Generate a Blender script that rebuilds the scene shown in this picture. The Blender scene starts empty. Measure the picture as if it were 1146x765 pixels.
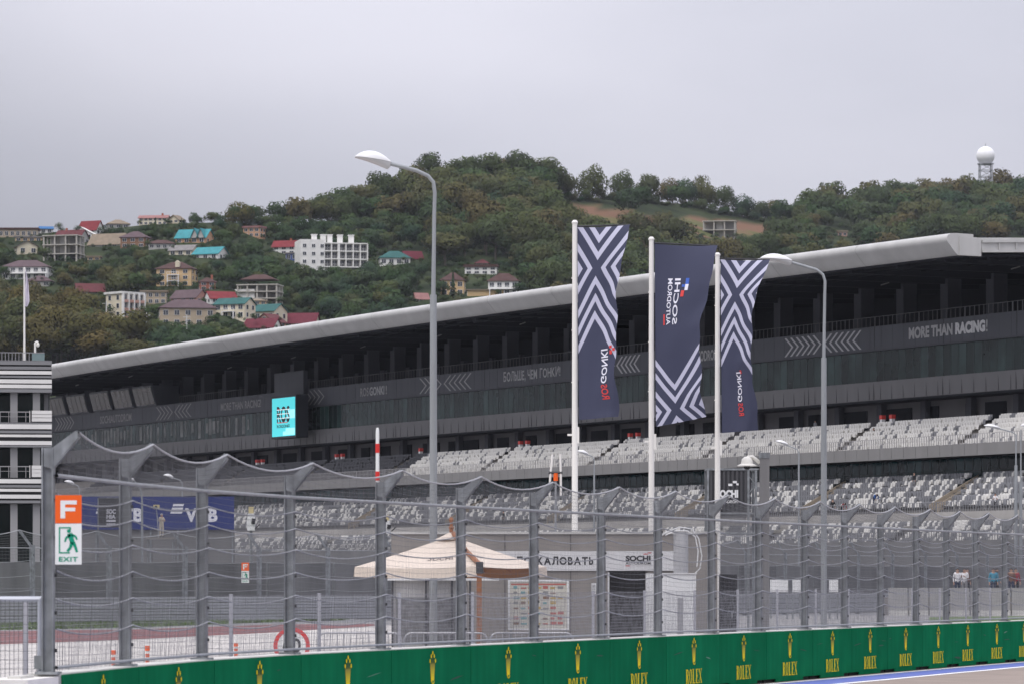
import bpy, bmesh, math, random
import numpy as np
from mathutils import Vector, Matrix
R = math.radians
random.seed(7)
rng = np.random.default_rng(11)
SC = bpy.context.scene
COL = SC.collection
# ---------------------------------------------------------------- camera maths
F, CX, HY, HC = 4297.0, 573.0, 648.0, 2.1      # focal length in photo pixels, centre column, horizon row, eye height
def P(x, y, D): return Vector(((x - CX) * D / F, D, HC - (y - HY) * D / F))
def GP(x, y):                                    # ground point seen at pixel
    D = HC * F / (y - HY); return Vector(((x - CX) * D / F, D, 0))
# ---------------------------------------------------------------- materials
MATS = {}
def mat(name, col, rough=0.7, spec=0.3, metal=0.0, noise=None, bump=None, objvar=0.0, emit=None, trans=0.0, streak=None):
    if name in MATS: return MATS[name]
    m = bpy.data.materials.new(name); m.use_nodes = True
    nt = m.node_tree; b = nt.nodes['Principled BSDF']
    b.inputs['Base Color'].default_value = (*col, 1); b.inputs['Roughness'].default_value = rough
    b.inputs['Specular IOR Level'].default_value = spec; b.inputs['Metallic'].default_value = metal
    src = None
    if noise or objvar or streak:
        rgb = nt.nodes.new('ShaderNodeRGB'); rgb.outputs[0].default_value = (*col, 1); src = rgb.outputs[0]
        tc = nt.nodes.new('ShaderNodeTexCoord')
    def mulval(src, fac_socket, lo, hi, fmin=0.0, fmax=1.0):
        mr = nt.nodes.new('ShaderNodeMapRange'); nt.links.new(fac_socket, mr.inputs[0])
        mr.inputs[1].default_value = fmin; mr.inputs[2].default_value = fmax
        mr.inputs[3].default_value = lo; mr.inputs[4].default_value = hi
        hsv = nt.nodes.new('ShaderNodeHueSaturation'); nt.links.new(src, hsv.inputs['Color']); nt.links.new(mr.outputs[0], hsv.inputs['Value'])
        return hsv.outputs[0]
    if noise:
        sc, amt = noise[0], noise[1]
        n = nt.nodes.new('ShaderNodeTexNoise'); n.inputs['Scale'].default_value = sc; n.inputs['Detail'].default_value = 5
        nt.links.new(tc.outputs['Object'], n.inputs['Vector'])
        src = mulval(src, n.outputs[0], 1 - amt, 1 + amt, 0.3, 0.7)
    if streak:
        sc, amt = streak
        mp = nt.nodes.new('ShaderNodeMapping'); mp.inputs['Scale'].default_value = (sc, sc, sc * 0.06)
        nt.links.new(tc.outputs['Object'], mp.inputs['Vector'])
        n = nt.nodes.new('ShaderNodeTexNoise'); n.inputs['Scale'].default_value = 1; n.inputs['Detail'].default_value = 4
        nt.links.new(mp.outputs[0], n.inputs['Vector'])
        src = mulval(src, n.outputs[0], 1 - amt, 1 + amt, 0.3, 0.7)
    if objvar:
        oi = nt.nodes.new('ShaderNodeObjectInfo'); src = mulval(src, oi.outputs['Random'], 1 - objvar, 1 + objvar)
    if src is not None: nt.links.new(src, b.inputs['Base Color'])
    if bump:
        n = nt.nodes.new('ShaderNodeTexNoise'); n.inputs['Scale'].default_value = bump[0]; n.inputs['Detail'].default_value = 4
        tc2 = nt.nodes.new('ShaderNodeTexCoord'); nt.links.new(tc2.outputs['Object'], n.inputs['Vector'])
        bp = nt.nodes.new('ShaderNodeBump'); bp.inputs['Strength'].default_value = bump[1]; bp.inputs['Distance'].default_value = 0.1
        nt.links.new(n.outputs[0], bp.inputs['Height']); nt.links.new(bp.outputs[0], b.inputs['Normal'])
    if emit:
        b.inputs['Emission Color'].default_value = (*emit[0], 1); b.inputs['Emission Strength'].default_value = emit[1]
    MATS[name] = m
    return m
# ---------------------------------------------------------------- mesh building
class MB:
    def __init__(s): s.v = []; s.f = []; s.mi = []; s.uv = None
    def add(s, vs, fs, mi=0):
        o = len(s.v); s.v += [tuple(v) for v in vs]
        for f in fs: s.f.append(tuple(i + o for i in f)); s.mi.append(mi)
    def box(s, c, size, rz=0.0, mi=0, M=None):
        x, y, z = (d / 2 for d in size)
        vs = [Vector((a * x, b * y, d * z)) for d in (-1, 1) for b in (-1, 1) for a in (-1, 1)]
        if rz: Rm = Matrix.Rotation(rz, 3, 'Z'); vs = [Rm @ v for v in vs]
        if M is not None: vs = [M @ v for v in vs]
        c = Vector(c); vs = [v + c for v in vs]
        s.add(vs, [(0, 2, 3, 1), (4, 5, 7, 6), (0, 1, 5, 4), (2, 6, 7, 3), (0, 4, 6, 2), (1, 3, 7, 5)], mi)
    def b2(s, lo, hi, mi=0):
        s.box([(a + b) / 2 for a, b in zip(lo, hi)], [abs(b - a) for a, b in zip(lo, hi)], 0, mi)
    def prism(s, poly, fn, t0, t1, mi=0):          # poly: 2-D outline, fn(a,b,t) -> 3-D
        n = len(poly)
        vs = [fn(a, b, t0) for a, b in poly] + [fn(a, b, t1) for a, b in poly]
        fs = [tuple(range(n))[::-1], tuple(range(n, 2 * n))] + [(i, (i + 1) % n, (i + 1) % n + n, i + n) for i in range(n)]
        s.add(vs, fs, mi)
    def tube(s, pts, r, n=6, mi=0, cap=True):
        pts = [Vector(p) for p in pts]; k = len(pts)
        rs = r if isinstance(r, (list, tuple)) else [r] * k
        rings = []; prevx = None
        for i, p in enumerate(pts):
            t = (pts[min(i + 1, k - 1)] - pts[max(i - 1, 0)]).normalized()
            if prevx is None:
                a = Vector((0, 0, 1)) if abs(t.z) < 0.9 else Vector((1, 0, 0))
                x = t.cross(a).normalized()
            else: x = (prevx - t * prevx.dot(t)).normalized()
            prevx = x; y = t.cross(x)
            rings.append([p + (x * math.cos(2 * math.pi * j / n) + y * math.sin(2 * math.pi * j / n)) * rs[i] for j in range(n)])
        vs = [v for rr in rings for v in rr]; fs = []
        for i in range(k - 1):
            for j in range(n):
                a = i * n + j; b = i * n + (j + 1) % n; fs.append((a, b, b + n, a + n))
        if cap: fs.append(tuple(range(n))[::-1]); fs.append(tuple(range((k - 1) * n, k * n)))
        s.add(vs, fs, mi)
    def lathe(s, prof, c=(0, 0, 0), n=20, mi=0, sx=1.0, sy=1.0):   # prof: (r, z)
        c = Vector(c); k = len(prof); vs = []; fs = []
        for r, z in prof:
            for j in range(n):
                a = 2 * math.pi * j / n; vs.append(c + Vector((r * math.cos(a) * sx, r * math.sin(a) * sy, z)))
        for i in range(k - 1):
            for j in range(n):
                a = i * n + j; b = i * n + (j + 1) % n; fs.append((a, b, b + n, a + n))
        fs.append(tuple(range(n))[::-1]); fs.append(tuple(range((k - 1) * n, k * n)))
        s.add(vs, fs, mi)
    def build(s, name, mats, parent=None, smooth=False, loc=None, rz=None):
        me = bpy.data.meshes.new(name); me.from_pydata(s.v, [], s.f)
        if not isinstance(mats, (list, tuple)): mats = [mats]
        for m in mats: me.materials.append(m)
        if len(mats) > 1: me.polygons.foreach_set('material_index', s.mi)
        if smooth is True: me.polygons.foreach_set('use_smooth', [True] * len(s.f))
        if s.uv: 
            uvl = me.uv_layers.new(name='UVMap'); lv = np.zeros(len(me.loops), dtype=np.int32); me.loops.foreach_get('vertex_index', lv)
            uvl.data.foreach_set('uv', np.array(s.uv, dtype=np.float32)[lv].ravel())
        me.update()
        o = bpy.data.objects.new(name, me); COL.objects.link(o)
        if parent is not None: o.parent = parent
        if loc is not None: o.location = loc
        if rz is not None: o.rotation_euler.z = rz
        if smooth == 'auto':
            bm = bmesh.new(); bm.from_mesh(me)
            for f in bm.faces: f.smooth = True
            for e in bm.edges: e.smooth = (len(e.link_faces) == 2 and e.calc_face_angle(0) < R(38))
            bm.to_mesh(me); bm.free()
        return o
def tag(o, label=None, cat=None, group=None, kind=None):
    if label: o['label'] = label
    if cat: o['category'] = cat
    if group: o['group'] = group
    if kind: o['kind'] = kind
    return o
def thing(name, label, cat, loc=(0, 0, 0), rz=0.0, group=None):
    o = bpy.data.objects.new(name, None); COL.objects.link(o); o.empty_display_size = 0.3
    o.location = loc; o.rotation_euler = (0, 0, rz)
    return tag(o, label, cat, group)
def struct(o): o['kind'] = 'structure'; return o
def copy_tree(o, parent=None):
    c = o.copy(); COL.objects.link(c); c.parent = parent
    for ch in [x for x in o.children]: copy_tree(ch, c)
    return c
# text -> flat 2-D triangles, normalised: height of capitals = 1
_txt = {}
def _raw(s, bold, extra):
    c = bpy.data.curves.new('t', 'FONT'); c.body = s; c.size = 1; c.offset = bold; c.resolution_u = 3; c.space_character = extra
    o = bpy.data.objects.new('t', c); COL.objects.link(o)
    dg = bpy.context.evaluated_depsgraph_get(); me = bpy.data.meshes.new_from_object(o.evaluated_get(dg))
    v = np.array([tuple(p.co)[:2] for p in me.vertices]); f = [tuple(p.vertices) for p in me.polygons]
    bpy.data.objects.remove(o); bpy.data.curves.remove(c); bpy.data.meshes.remove(me)
    return v, f
HOMO = dict(zip('АВЕКМНОРСТХЬ', 'ABEKMHOPCTXb'))       # same shapes, cleaner outlines
def text2d(s, bold=0.0, extra=1.0):
    key = (s, bold, extra)
    if key in _txt: return _txt[key]
    if any(ord(ch) > 1000 for ch in s):
        V, Fc, x = [], [], 0.0
        for ch in s:
            if ch == ' ': x += .3; continue
            if ch == 'Ж':
                v, f = _raw('K', bold, 1); st = .035 + bold; v = v - [v[:, 0].min(), 0]; v = v * [.82, 1]; w = v[:, 0].max()
                vm = v * [-1, 1] + [w, 0]; v2 = v + [w - .004, 0]; f = f + [tuple(i + len(v) for i in q)[::-1] for q in f]; v = np.concatenate([vm, v2])
            else: v, f = _raw(HOMO.get(ch, ch), bold, 1); v = v - [v[:, 0].min(), 0]
            o = sum(len(q) for q in V); Fc += [tuple(i + o for i in q) for q in f]; V.append(v + [x, 0]); x += v[:, 0].max() + .10 * extra
        v, f = np.concatenate(V), Fc
    else: v, f = _raw(s, bold, extra)
    v = v - v.min(axis=0); h = v[:, 1].max(); v = v / h
    _txt[key] = (v, f, v[:, 0].max()); return _txt[key]
def put_text(mb, s, fn, x0, x1, y0, y1, mi=0, bold=0.0, extra=1.0):     # fn(x,y)->3-D ; text stretched into the rectangle
    v, f, w = text2d(s, bold, extra)
    mb.add([fn(x0 + a / w * (x1 - x0), y0 + b * (y1 - y0)) for a, b in v], f, mi)
def interp(x, xs, ys): return float(np.interp(x, xs, ys))
# ================================================================ world, light, camera
def setup():
    w = bpy.data.worlds.new('World'); SC.world = w; w.use_nodes = True; nt = w.node_tree
    bg = nt.nodes['Background']; bg.inputs[1].default_value = SKY_STRENGTH
    sky = nt.nodes.new('ShaderNodeTexSky'); sky.sky_type = 'NISHITA'; sky.sun_disc = False
    sky.sun_elevation = R(SUN_EL); sky.sun_rotation = R(SUN_AZ); sky.dust_density = 4; sky.air_density = 1.0
    tc = nt.nodes.new('ShaderNodeTexCoord')
    mp = nt.nodes.new('ShaderNodeMapping'); mp.inputs['Scale'].default_value = (3.0, 3.0, 9.0); mp.inputs['Location'].default_value = CLOUD_LOC
    n = nt.nodes.new('ShaderNodeTexNoise'); n.inputs['Scale'].default_value = 1.1; n.inputs['Detail'].default_value = 5; n.inputs['Roughness'].default_value = 0.45
    nt.links.new(tc.outputs['Generated'], mp.inputs[0]); nt.links.new(mp.outputs[0], n.inputs['Vector'])
    cr = nt.nodes.new('ShaderNodeValToRGB'); cr.color_ramp.elements[0].position = 0.3; cr.color_ramp.elements[1].position = 0.7
    cr.color_ramp.elements[0].color = (*CLOUD_DARK, 1); cr.color_ramp.elements[1].color = (*CLOUD_LIGHT, 1)
    nt.links.new(n.outputs[0], cr.inputs[0])
    # overcast dome: brighter towards the zenith
    sp = nt.nodes.new('ShaderNodeSeparateXYZ'); nt.links.new(tc.outputs['Generated'], sp.inputs[0])
    mr = nt.nodes.new('ShaderNodeMapRange'); mr.inputs[1].default_value = 0.0; mr.inputs[2].default_value = 1.0; mr.inputs[3].default_value = ZEN[0]; mr.inputs[4].default_value = ZEN[1]; nt.links.new(sp.outputs[2], mr.inputs[0])
    mu = nt.nodes.new('ShaderNodeMix'); mu.data_type = 'RGBA'; mu.blend_type = 'MULTIPLY'; mu.inputs[0].default_value = 1
    cb = nt.nodes.new('ShaderNodeCombineXYZ')
    # a darker rain bank low in the west (left)
    def mth(op, a, c):
        q = nt.nodes.new('ShaderNodeMath'); q.operation = op
        for i, s_ in enumerate((a, c)):
            if isinstance(s_, (int, float)): q.inputs[i].default_value = s_
            else: nt.links.new(s_, q.inputs[i])
        return q.outputs[0]
    bank = mth('SUBTRACT', mth('MULTIPLY', sp.outputs[0], -1.0), mth('MULTIPLY', mth('SUBTRACT', sp.outputs[2], .095), 2.2))
    bank = mth('ADD', bank, mth('MULTIPLY', mth('SUBTRACT', n.outputs[0], .5), .10))
    m2 = nt.nodes.new('ShaderNodeMapRange'); m2.interpolation_type = 'SMOOTHSTEP'; m2.inputs[1].default_value = -.05; m2.inputs[2].default_value = .17; m2.inputs[3].default_value = 1.0; m2.inputs[4].default_value = .72; nt.links.new(bank, m2.inputs[0])
    zf = mth('MULTIPLY', mr.outputs[0], m2.outputs[0])
    for k in range(3): nt.links.new(zf, cb.inputs[k])
    nt.links.new(cr.outputs[0], mu.inputs[6]); nt.links.new(cb.outputs[0], mu.inputs[7])
    mx = nt.nodes.new('ShaderNodeMix'); mx.data_type = 'RGBA'; mx.inputs[0].default_value = 0.93
    nt.links.new(sky.outputs[0], mx.inputs[6]); nt.links.new(mu.outputs[2], mx.inputs[7]); nt.links.new(mx.outputs[2], bg.inputs[0])
    l = bpy.data.lights.new('sun', 'SUN'); l.energy = SUN_E; l.angle = R(25); l.color = (1, 0.96, 0.9)
    o = bpy.data.objects.new('sun', l); COL.objects.link(o)
    az = R(SUN_AZ); el = R(SUN_EL)
    d = Vector((math.sin(az) * math.cos(el), math.cos(az) * math.cos(el), math.sin(el)))   # towards the sun
    o.rotation_euler = d.to_track_quat('Z', 'Y').to_euler(); o.location = (0, 0, 60)
    c = bpy.data.cameras.new('camera'); co = bpy.data.objects.new('camera', c); COL.objects.link(co)
    co.location = (0, 0, HC); co.rotation_euler = (R(90), 0, 0)
    c.sensor_width = 36; c.lens = 36 * F / 1146; c.shift_y = (HY - 382.5) / 1146; c.clip_end = 20000; c.clip_start = 1
    c.dof.use_dof = True; c.dof.focus_distance = 125; c.dof.aperture_fstop = 5.6
    SC.camera = co
    vs = SC.view_settings; vs.view_transform = 'Standard'; vs.look = 'None'; vs.exposure = EXPOSURE; vs.gamma = 1; vs.use_curve_mapping = False
    SC.cycles.volume_step_rate = 1; SC.cycles.max_bounces = 6; SC.cycles.volume_bounces = 0; SC.cycles.transparent_max_bounces = 8
    SC.cycles.use_denoising = True
SUN_EL, SUN_AZ, SUN_E, SKY_STRENGTH = 58, 215, 1.3, 0.1
ZEN = (0.80, 3.1)
CLOUD_DARK, CLOUD_LIGHT, CLOUD_LOC, EXPOSURE = (4.25, 4.32, 5.0), (6.05, 6.0, 6.7), (0.2, 0, 0), 0.3
setup()
# ================================================================ wall line of the circuit
WPX = [70.8, 155.6, 240, 337, 438, 527, 608, 682.8, 746, 805.5, 857.7, 909, 953.3, 993.4, 1032.9, 1066.4, 1099, 1131.5, 1160, 1187, 1212]
WD = [42.8 + 3.916 * i - 0.0411 * i * i for i in range(len(WPX))]
W = [Vector(((x - CX) * d / F, d, 0)) for x, d in zip(WPX, WD)]
def wdir(i):
    return (W[min(i + 1, len(W) - 1)] - W[max(i - 1, 0)]).normalized()
def wnorm(i):                                    # towards the race track (right)
    d = wdir(i); return Vector((d.y, -d.x, 0))
def woff(off, ext=True):
    pts = [W[i] + wnorm(i) * off for i in range(len(W))]
    if ext:
        pts = [pts[0] - (pts[1] - pts[0]).normalized() * 60] + pts + [pts[-1] + (pts[-1] - pts[-2]).normalized() * 400]
    return pts
# ================================================================ ground sheets
m_ground = mat('concrete_ground', (0.235, 0.228, 0.222), 0.85, noise=(0.25, 0.12))
m_apron = mat('pale_apron', (0.52, 0.49, 0.455), 0.85, noise=(0.3, 0.08))
m_far = mat('far_asphalt', (0.22, 0.22, 0.225), 0.75, noise=(0.06, 0.12))
m_track = mat('track_asphalt', (0.25, 0.205, 0.175), 0.85, noise=(0.9, 0.10), bump=(60, 0.2))
m_white_line = mat('white_line_paint', (0.78, 0.78, 0.80), 0.6, noise=(3, 0.06))
m_blue_line = mat('blue_line_paint', (0.10, 0.14, 0.42), 0.6, noise=(2, 0.12))
m_kerb = mat('red_kerb_paint', (0.17, 0.05, 0.045), 0.7, noise=(0.5, 0.25))
m_grass = mat('grass_green', (0.085, 0.13, 0.035), 0.9, noise=(0.3, 0.3))
def sheet(name, pts, z, m):
    b = MB(); b.add([(p[0], p[1], z) for p in pts], [tuple(range(len(pts)))]); o = b.build(name, m)
    return struct(o)
sheet('ground', [(-6000, -500), (6000, -500), (6000, 7000), (-6000, 7000)], 0, m_ground)
def strip(name, a, b_, z, m):
    A, B = woff(a), woff(b_); mb = MB(); n = len(A)
    mb.add([(p.x, p.y, z) for p in A] + [(p.x, p.y, z) for p in B], [(i, i + n, i + n + 1, i + 1)[::-1] for i in range(n - 1)])
    return struct(mb.build(name, m))
strip('race_track', -0.02, 16, 0.004, m_track)
strip('white_line', 0.2, 0.36, 0.008, m_white_line)
strip('blue_line', 0.42, 1.40, 0.008, m_blue_line)
strip('white_line', 1.46, 1.66, 0.008, m_white_line)
far = [GP(-300, 704), GP(150, 701), GP(300, 697), GP(420, 695), GP(700, 690), GP(1500, 684), GP(1500, 652.5), GP(-300, 652.5)]
sheet('far_track', far, 0.004, m_far)
sheet('apron', [GP(-90, 723), GP(150, 714), GP(300, 706.5), GP(420, 699.5), GP(470, 699.5), GP(470, 790), GP(-90, 790)][::-1], 0.004, m_apron)
sheet('kerb', [GP(-90, 706.5), GP(150, 704), GP(300, 698.5), GP(418, 697.5), GP(420, 700), GP(300, 707.5), GP(150, 715), GP(-90, 724)][::-1], 0.009, m_kerb)
# raised grass islands made of real blades
def blades(name, poly, n, label):
    xs = [p.x for p in poly]; ys = [p.y for p in poly]; pts = []
    def inside(x, y):
        c = False; j = len(poly) - 1
        for i in range(len(poly)):
            if (poly[i].y > y) != (poly[j].y > y) and x < (poly[j].x - poly[i].x) * (y - poly[i].y) / (poly[j].y - poly[i].y) + poly[i].x: c = not c
            j = i
        return c
    mb = MB()
    while len(pts) < n:
        x = random.uniform(min(xs), max(xs)); y = random.uniform(min(ys), max(ys))
        if inside(x, y): pts.append((x, y))
    for x, y in pts:
        h = random.uniform(.08, .2); w = random.uniform(.05, .12); a = random.uniform(0, 3.14)
        dx, dy = math.cos(a) * w, math.sin(a) * w; lx, ly = random.uniform(-.08, .08), random.uniform(-.08, .08)
        mb.add([(x - dx, y - dy, 0), (x + dx, y + dy, 0), (x + lx, y + ly, h)], [(0, 1, 2)])
    return tag(mb.build(name, m_grass), label, 'grass', kind='stuff')
gpoly = [GP(-90, 697), GP(150, 692.5), GP(290, 688.5), GP(375, 688), GP(402, 690.5), GP(385, 693.5), GP(270, 697), GP(150, 702), GP(-90, 706)]
sheet('grass_base', [p for p in gpoly][::-1], 0.012, m_grass)
blades('grass', gpoly, 9000, 'low green grass of the run-off island beside the red kerb')
sheet('grass_base', [GP(1040, 690), GP(1250, 688), GP(1250, 694), GP(1040, 696)][::-1], 0.012, m_grass)
b = MB()
wl = [GP(-90, 704.8), GP(270, 696), GP(385, 692.6), GP(404, 690.2), GP(385, 687.4), GP(300, 687.6)]
for i in range(len(wl) - 1):
    d = (wl[i + 1] - wl[i]).normalized(); n_ = Vector((-d.y, d.x, 0)) * .6
    b.add([(q.x, q.y, .018) for q in (wl[i] - n_, wl[i + 1] - n_, wl[i + 1] + n_, wl[i] + n_)], [(0, 1, 2, 3)])
struct(b.build('track_edge_line', m_white_line))
# ================================================================ hills
RX = [-300, 0, 60, 110, 160, 200, 250, 290, 330, 370, 400, 440, 480, 520, 560, 600, 625, 645, 690, 740, 780, 810, 850, 870, 900, 950, 1000, 1050, 1080, 1103, 1146, 1450]
RY = [262, 262, 260, 258, 252, 250, 249, 252, 252, 247, 238, 225, 215, 211, 207, 206, 215, 222, 222, 226, 230, 238, 245, 244, 238, 236, 232, 225, 222, 221, 222, 226]
def ridge_y(x): return interp(x, RX, RY)
def ridge_d(x): return interp(x, [0, 250, 330, 440, 560, 640, 850, 1000, 1146], [1480, 1480, 1560, 1650, 1700, 1720, 1900, 2050, 2100])
FOOT = 880.0
def smooth_noise(X, Y):
    return (math.sin(X * .013 + Y * .007 + 1.3) * math.cos(Y * .011 - X * .004) + .5 * math.sin(X * .031 - 2) * math.sin(Y * .027 + X * .01))
def terr_px(px, D):
    dr = ridge_d(px); zr = HC + (HY - ridge_y(px)) * dr / F
    t = (D - FOOT) / (dr - FOOT)
    if t <= 0: return -0.5
    if t > 1: return zr * max(0, 1 - (t - 1) * .6)
    X = (px - CX) * D / F
    return zr * t + 3.2 * smooth_noise(X, D) * math.sin(math.pi * t)
def hill_hit(px, py):
    lo, hi = FOOT + 30, ridge_d(px)
    if py <= ridge_y(px): return hi
    D = lo; prev = lo
    while D < hi:
        if HY - F * (terr_px(px, D) - HC) / D <= py: return D
        D += 4
    return hi
MEADOW = [(612, 222), (650, 230), (700, 238), (760, 243), (830, 249), (890, 257), (886, 272), (830, 270), (780, 268), (720, 266), (660, 264), (625, 250)]
def in_poly(x, y, poly):
    c = False; j = len(poly) - 1
    for i in range(len(poly)):
        if (poly[i][1] > y) != (poly[j][1] > y) and x < (poly[j][0] - poly[i][0]) * (y - poly[i][1]) / (poly[j][1] - poly[i][1]) + poly[i][0]: c = not c
        j = i
    return c
def build_hill():
    pxs = list(range(-320, 1461, 12)); ts = [i * .025 for i in range(0, 62)]
    vs = []; bare = []
    for x in pxs:
        for t in ts:
            D = FOOT + t * (ridge_d(x) - FOOT); z = terr_px(x, D); vs.append(((x - CX) * D / F, D, z))
            py = HY - F * (z - HC) / D
            bare.append(1.0 if (t <= 1.02 and in_poly(x, py, MEADOW)) else 0.0)
    n = len(ts); fs = []
    for i in range(len(pxs) - 1):
        for j in range(n - 1): a = i * n + j; fs.append((a, a + n, a + n + 1, a + 1))
    me = bpy.data.meshes.new('hillside'); me.from_pydata(vs, [], fs)
    at = me.attributes.new('bare', 'FLOAT', 'POINT'); at.data.foreach_set('value', bare)
    me.polygons.foreach_set('use_smooth', [True] * len(fs))
    m = bpy.data.materials.new('hill_soil'); m.use_nodes = True; nt = m.node_tree; bs = nt.nodes['Principled BSDF']; bs.inputs['Roughness'].default_value = .95; bs.inputs['Specular IOR Level'].default_value = .1
    a = nt.nodes.new('ShaderNodeAttribute'); a.attribute_name = 'bare'
    tc = nt.nodes.new('ShaderNodeTexCoord')
    n1 = nt.nodes.new('ShaderNodeTexNoise'); n1.inputs['Scale'].default_value = .05; n1.inputs['Detail'].default_value = 6; nt.links.new(tc.outputs['Object'], n1.inputs['Vector'])
    n2 = nt.nodes.new('ShaderNodeTexNoise'); n2.inputs['Scale'].default_value = .03; n2.inputs['Detail'].default_value = 8; nt.links.new(tc.outputs['Object'], n2.inputs['Vector'])
    r1 = nt.nodes.new('ShaderNodeValToRGB'); r1.color_ramp.elements[0].color = (.014, .022, .009, 1); r1.color_ramp.elements[1].color = (.042, .055, .022, 1); r1.color_ramp.elements[0].position = .35; r1.color_ramp.elements[1].position = .65
    r2 = nt.nodes.new('ShaderNodeValToRGB'); e = r2.color_ramp.elements; e[0].color = (.075, .085, .03, 1); e[0].position = .38; e[1].color = (.15, .082, .05, 1); e[1].position = .53
    x = e.new(.46); x.color = (.115, .10, .042, 1)
    nt.links.new(n1.outputs[0], r1.inputs[0]); nt.links.new(n2.outputs[0], r2.inputs[0])
    mx = nt.nodes.new('ShaderNodeMix'); mx.data_type = 'RGBA'; nt.links.new(a.outputs['Fac'], mx.inputs[0]); nt.links.new(r1.outputs[0], mx.inputs[6]); nt.links.new(r2.outputs[0], mx.inputs[7])
    nt.links.new(mx.outputs[2], bs.inputs['Base Color'])
    me.materials.append(m); o = bpy.data.objects.new('hillside', me); COL.objects.link(o); struct(o)
build_hill()
# ================================================================ houses on the hillside
wallc = dict(white=(.70, .69, .66), cream=(.60, .54, .41), beige=(.50, .44, .35), orange=(.48, .28, .17), wood=(.22, .12, .07), brick=(.32, .11, .07), pink=(.46, .27, .22), grey=(.42, .41, .39), yellow=(.52, .37, .20), concrete=(.40, .38, .34), blue=(.06, .10, .26), tan=(.38, .31, .225))
roofc = dict(mauve=(.10, .07, .075), red=(.17, .03, .034), crimson=(.115, .024, .034), maroon=(.11, .035, .038), brown=(.075, .042, .038), turq=(.05, .225, .245), teal=(.035, .105, .098), tan=(.21, .17, .125), grey=(.19, .18, .175), white=(.62, .61, .58), pinkred=(.27, .14, .13), blue=(.05, .14, .30))
def wm(k): return mat('wall_' + k, wallc[k], .85, noise=(.5, .08))
def rm(k): return mat('roof_' + k, roofc[k], .75, .1, noise=(.6, .15))
m_pane = mat('dark_window_glass', (.035, .04, .05), .15, .5)
m_frame = mat('white_window_frame', (.7, .7, .7), .5)
HOUSES = []          # screen rectangles, used only to keep trees out of the houses' footprints
def window(parent, x, y, z, w, h, face=0):
    b = MB()
    if face == 0:
        b.b2((x - w / 2 - .08, y - .10, z - .08), (x + w / 2 + .08, y, z + h + .08), 0); b.b2((x - w / 2, y - .13, z), (x + w / 2, y - .08, z + h), 1)
        b.b2((x - .04, y - .15, z), (x + .04, y - .12, z + h), 0)
    else:
        b.b2((x, y - w / 2 - .08, z - .08), (x + .1 * face, y + w / 2 + .08, z + h + .08), 0); b.b2((x + .08 * face, y - w / 2, z), (x + .13 * face, y + w / 2, z + h), 1)
    return b.build('window', [m_frame, m_pane], parent)
def roof_mesh(kind, w, d, h, z, ov=.5, t=.18):
    b = MB(); W2, D2 = w / 2 + ov, d / 2 + ov
    if kind == 'gx':      # ridge along x
        pr = [(-D2, -t - ov * h / (d / 2) + 0), (0, h), (D2, -t - ov * h / (d / 2))]
        poly = [(-D2, z - ov * h / (d / 2)), (0, z + h), (D2, z - ov * h / (d / 2)), (D2, z - ov * h / (d / 2) - t), (0, z + h - t), (-D2, z - ov * h / (d / 2) - t)]
        # two slabs
        for s in (-1, 1):
            e = [(0, z + h), (s * D2, z - ov * h / (d / 2)), (s * D2, z - ov * h / (d / 2) + t), (0, z + h + t)]
            b.prism(e, lambda a, c, q: (q, a, c), -W2, W2)
    elif kind == 'gy':
        for s in (-1, 1):
            e = [(0, z + h), (s * W2, z - ov * h / (w / 2)), (s * W2, z - ov * h / (w / 2) + t), (0, z + h + t)]
            b.prism(e, lambda a, c, q: (a, q, c), -D2, D2)
    elif kind == 'h':
        r = max(0, (w - d) / 2); k = max(0, (d - w) / 2)
        vs = [(-W2, -D2, z), (W2, -D2, z), (W2, D2, z), (-W2, D2, z), (-r - .05, -k, z + h), (r + .05, k, z + h), (-W2, -D2, z + t), (W2, -D2, z + t), (W2, D2, z + t), (-W2, D2, z + t)]
        b.add(vs, [(3, 2, 1, 0), (0, 1, 7, 6), (1, 2, 8, 7), (2, 3, 9, 8), (3, 0, 6, 9), (6, 7, 5, 4), (7, 8, 5), (8, 9, 4, 5), (9, 6, 4)])
    else:
        b.b2((-W2, -D2, z), (W2, D2, z + h))
    return b
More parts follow.
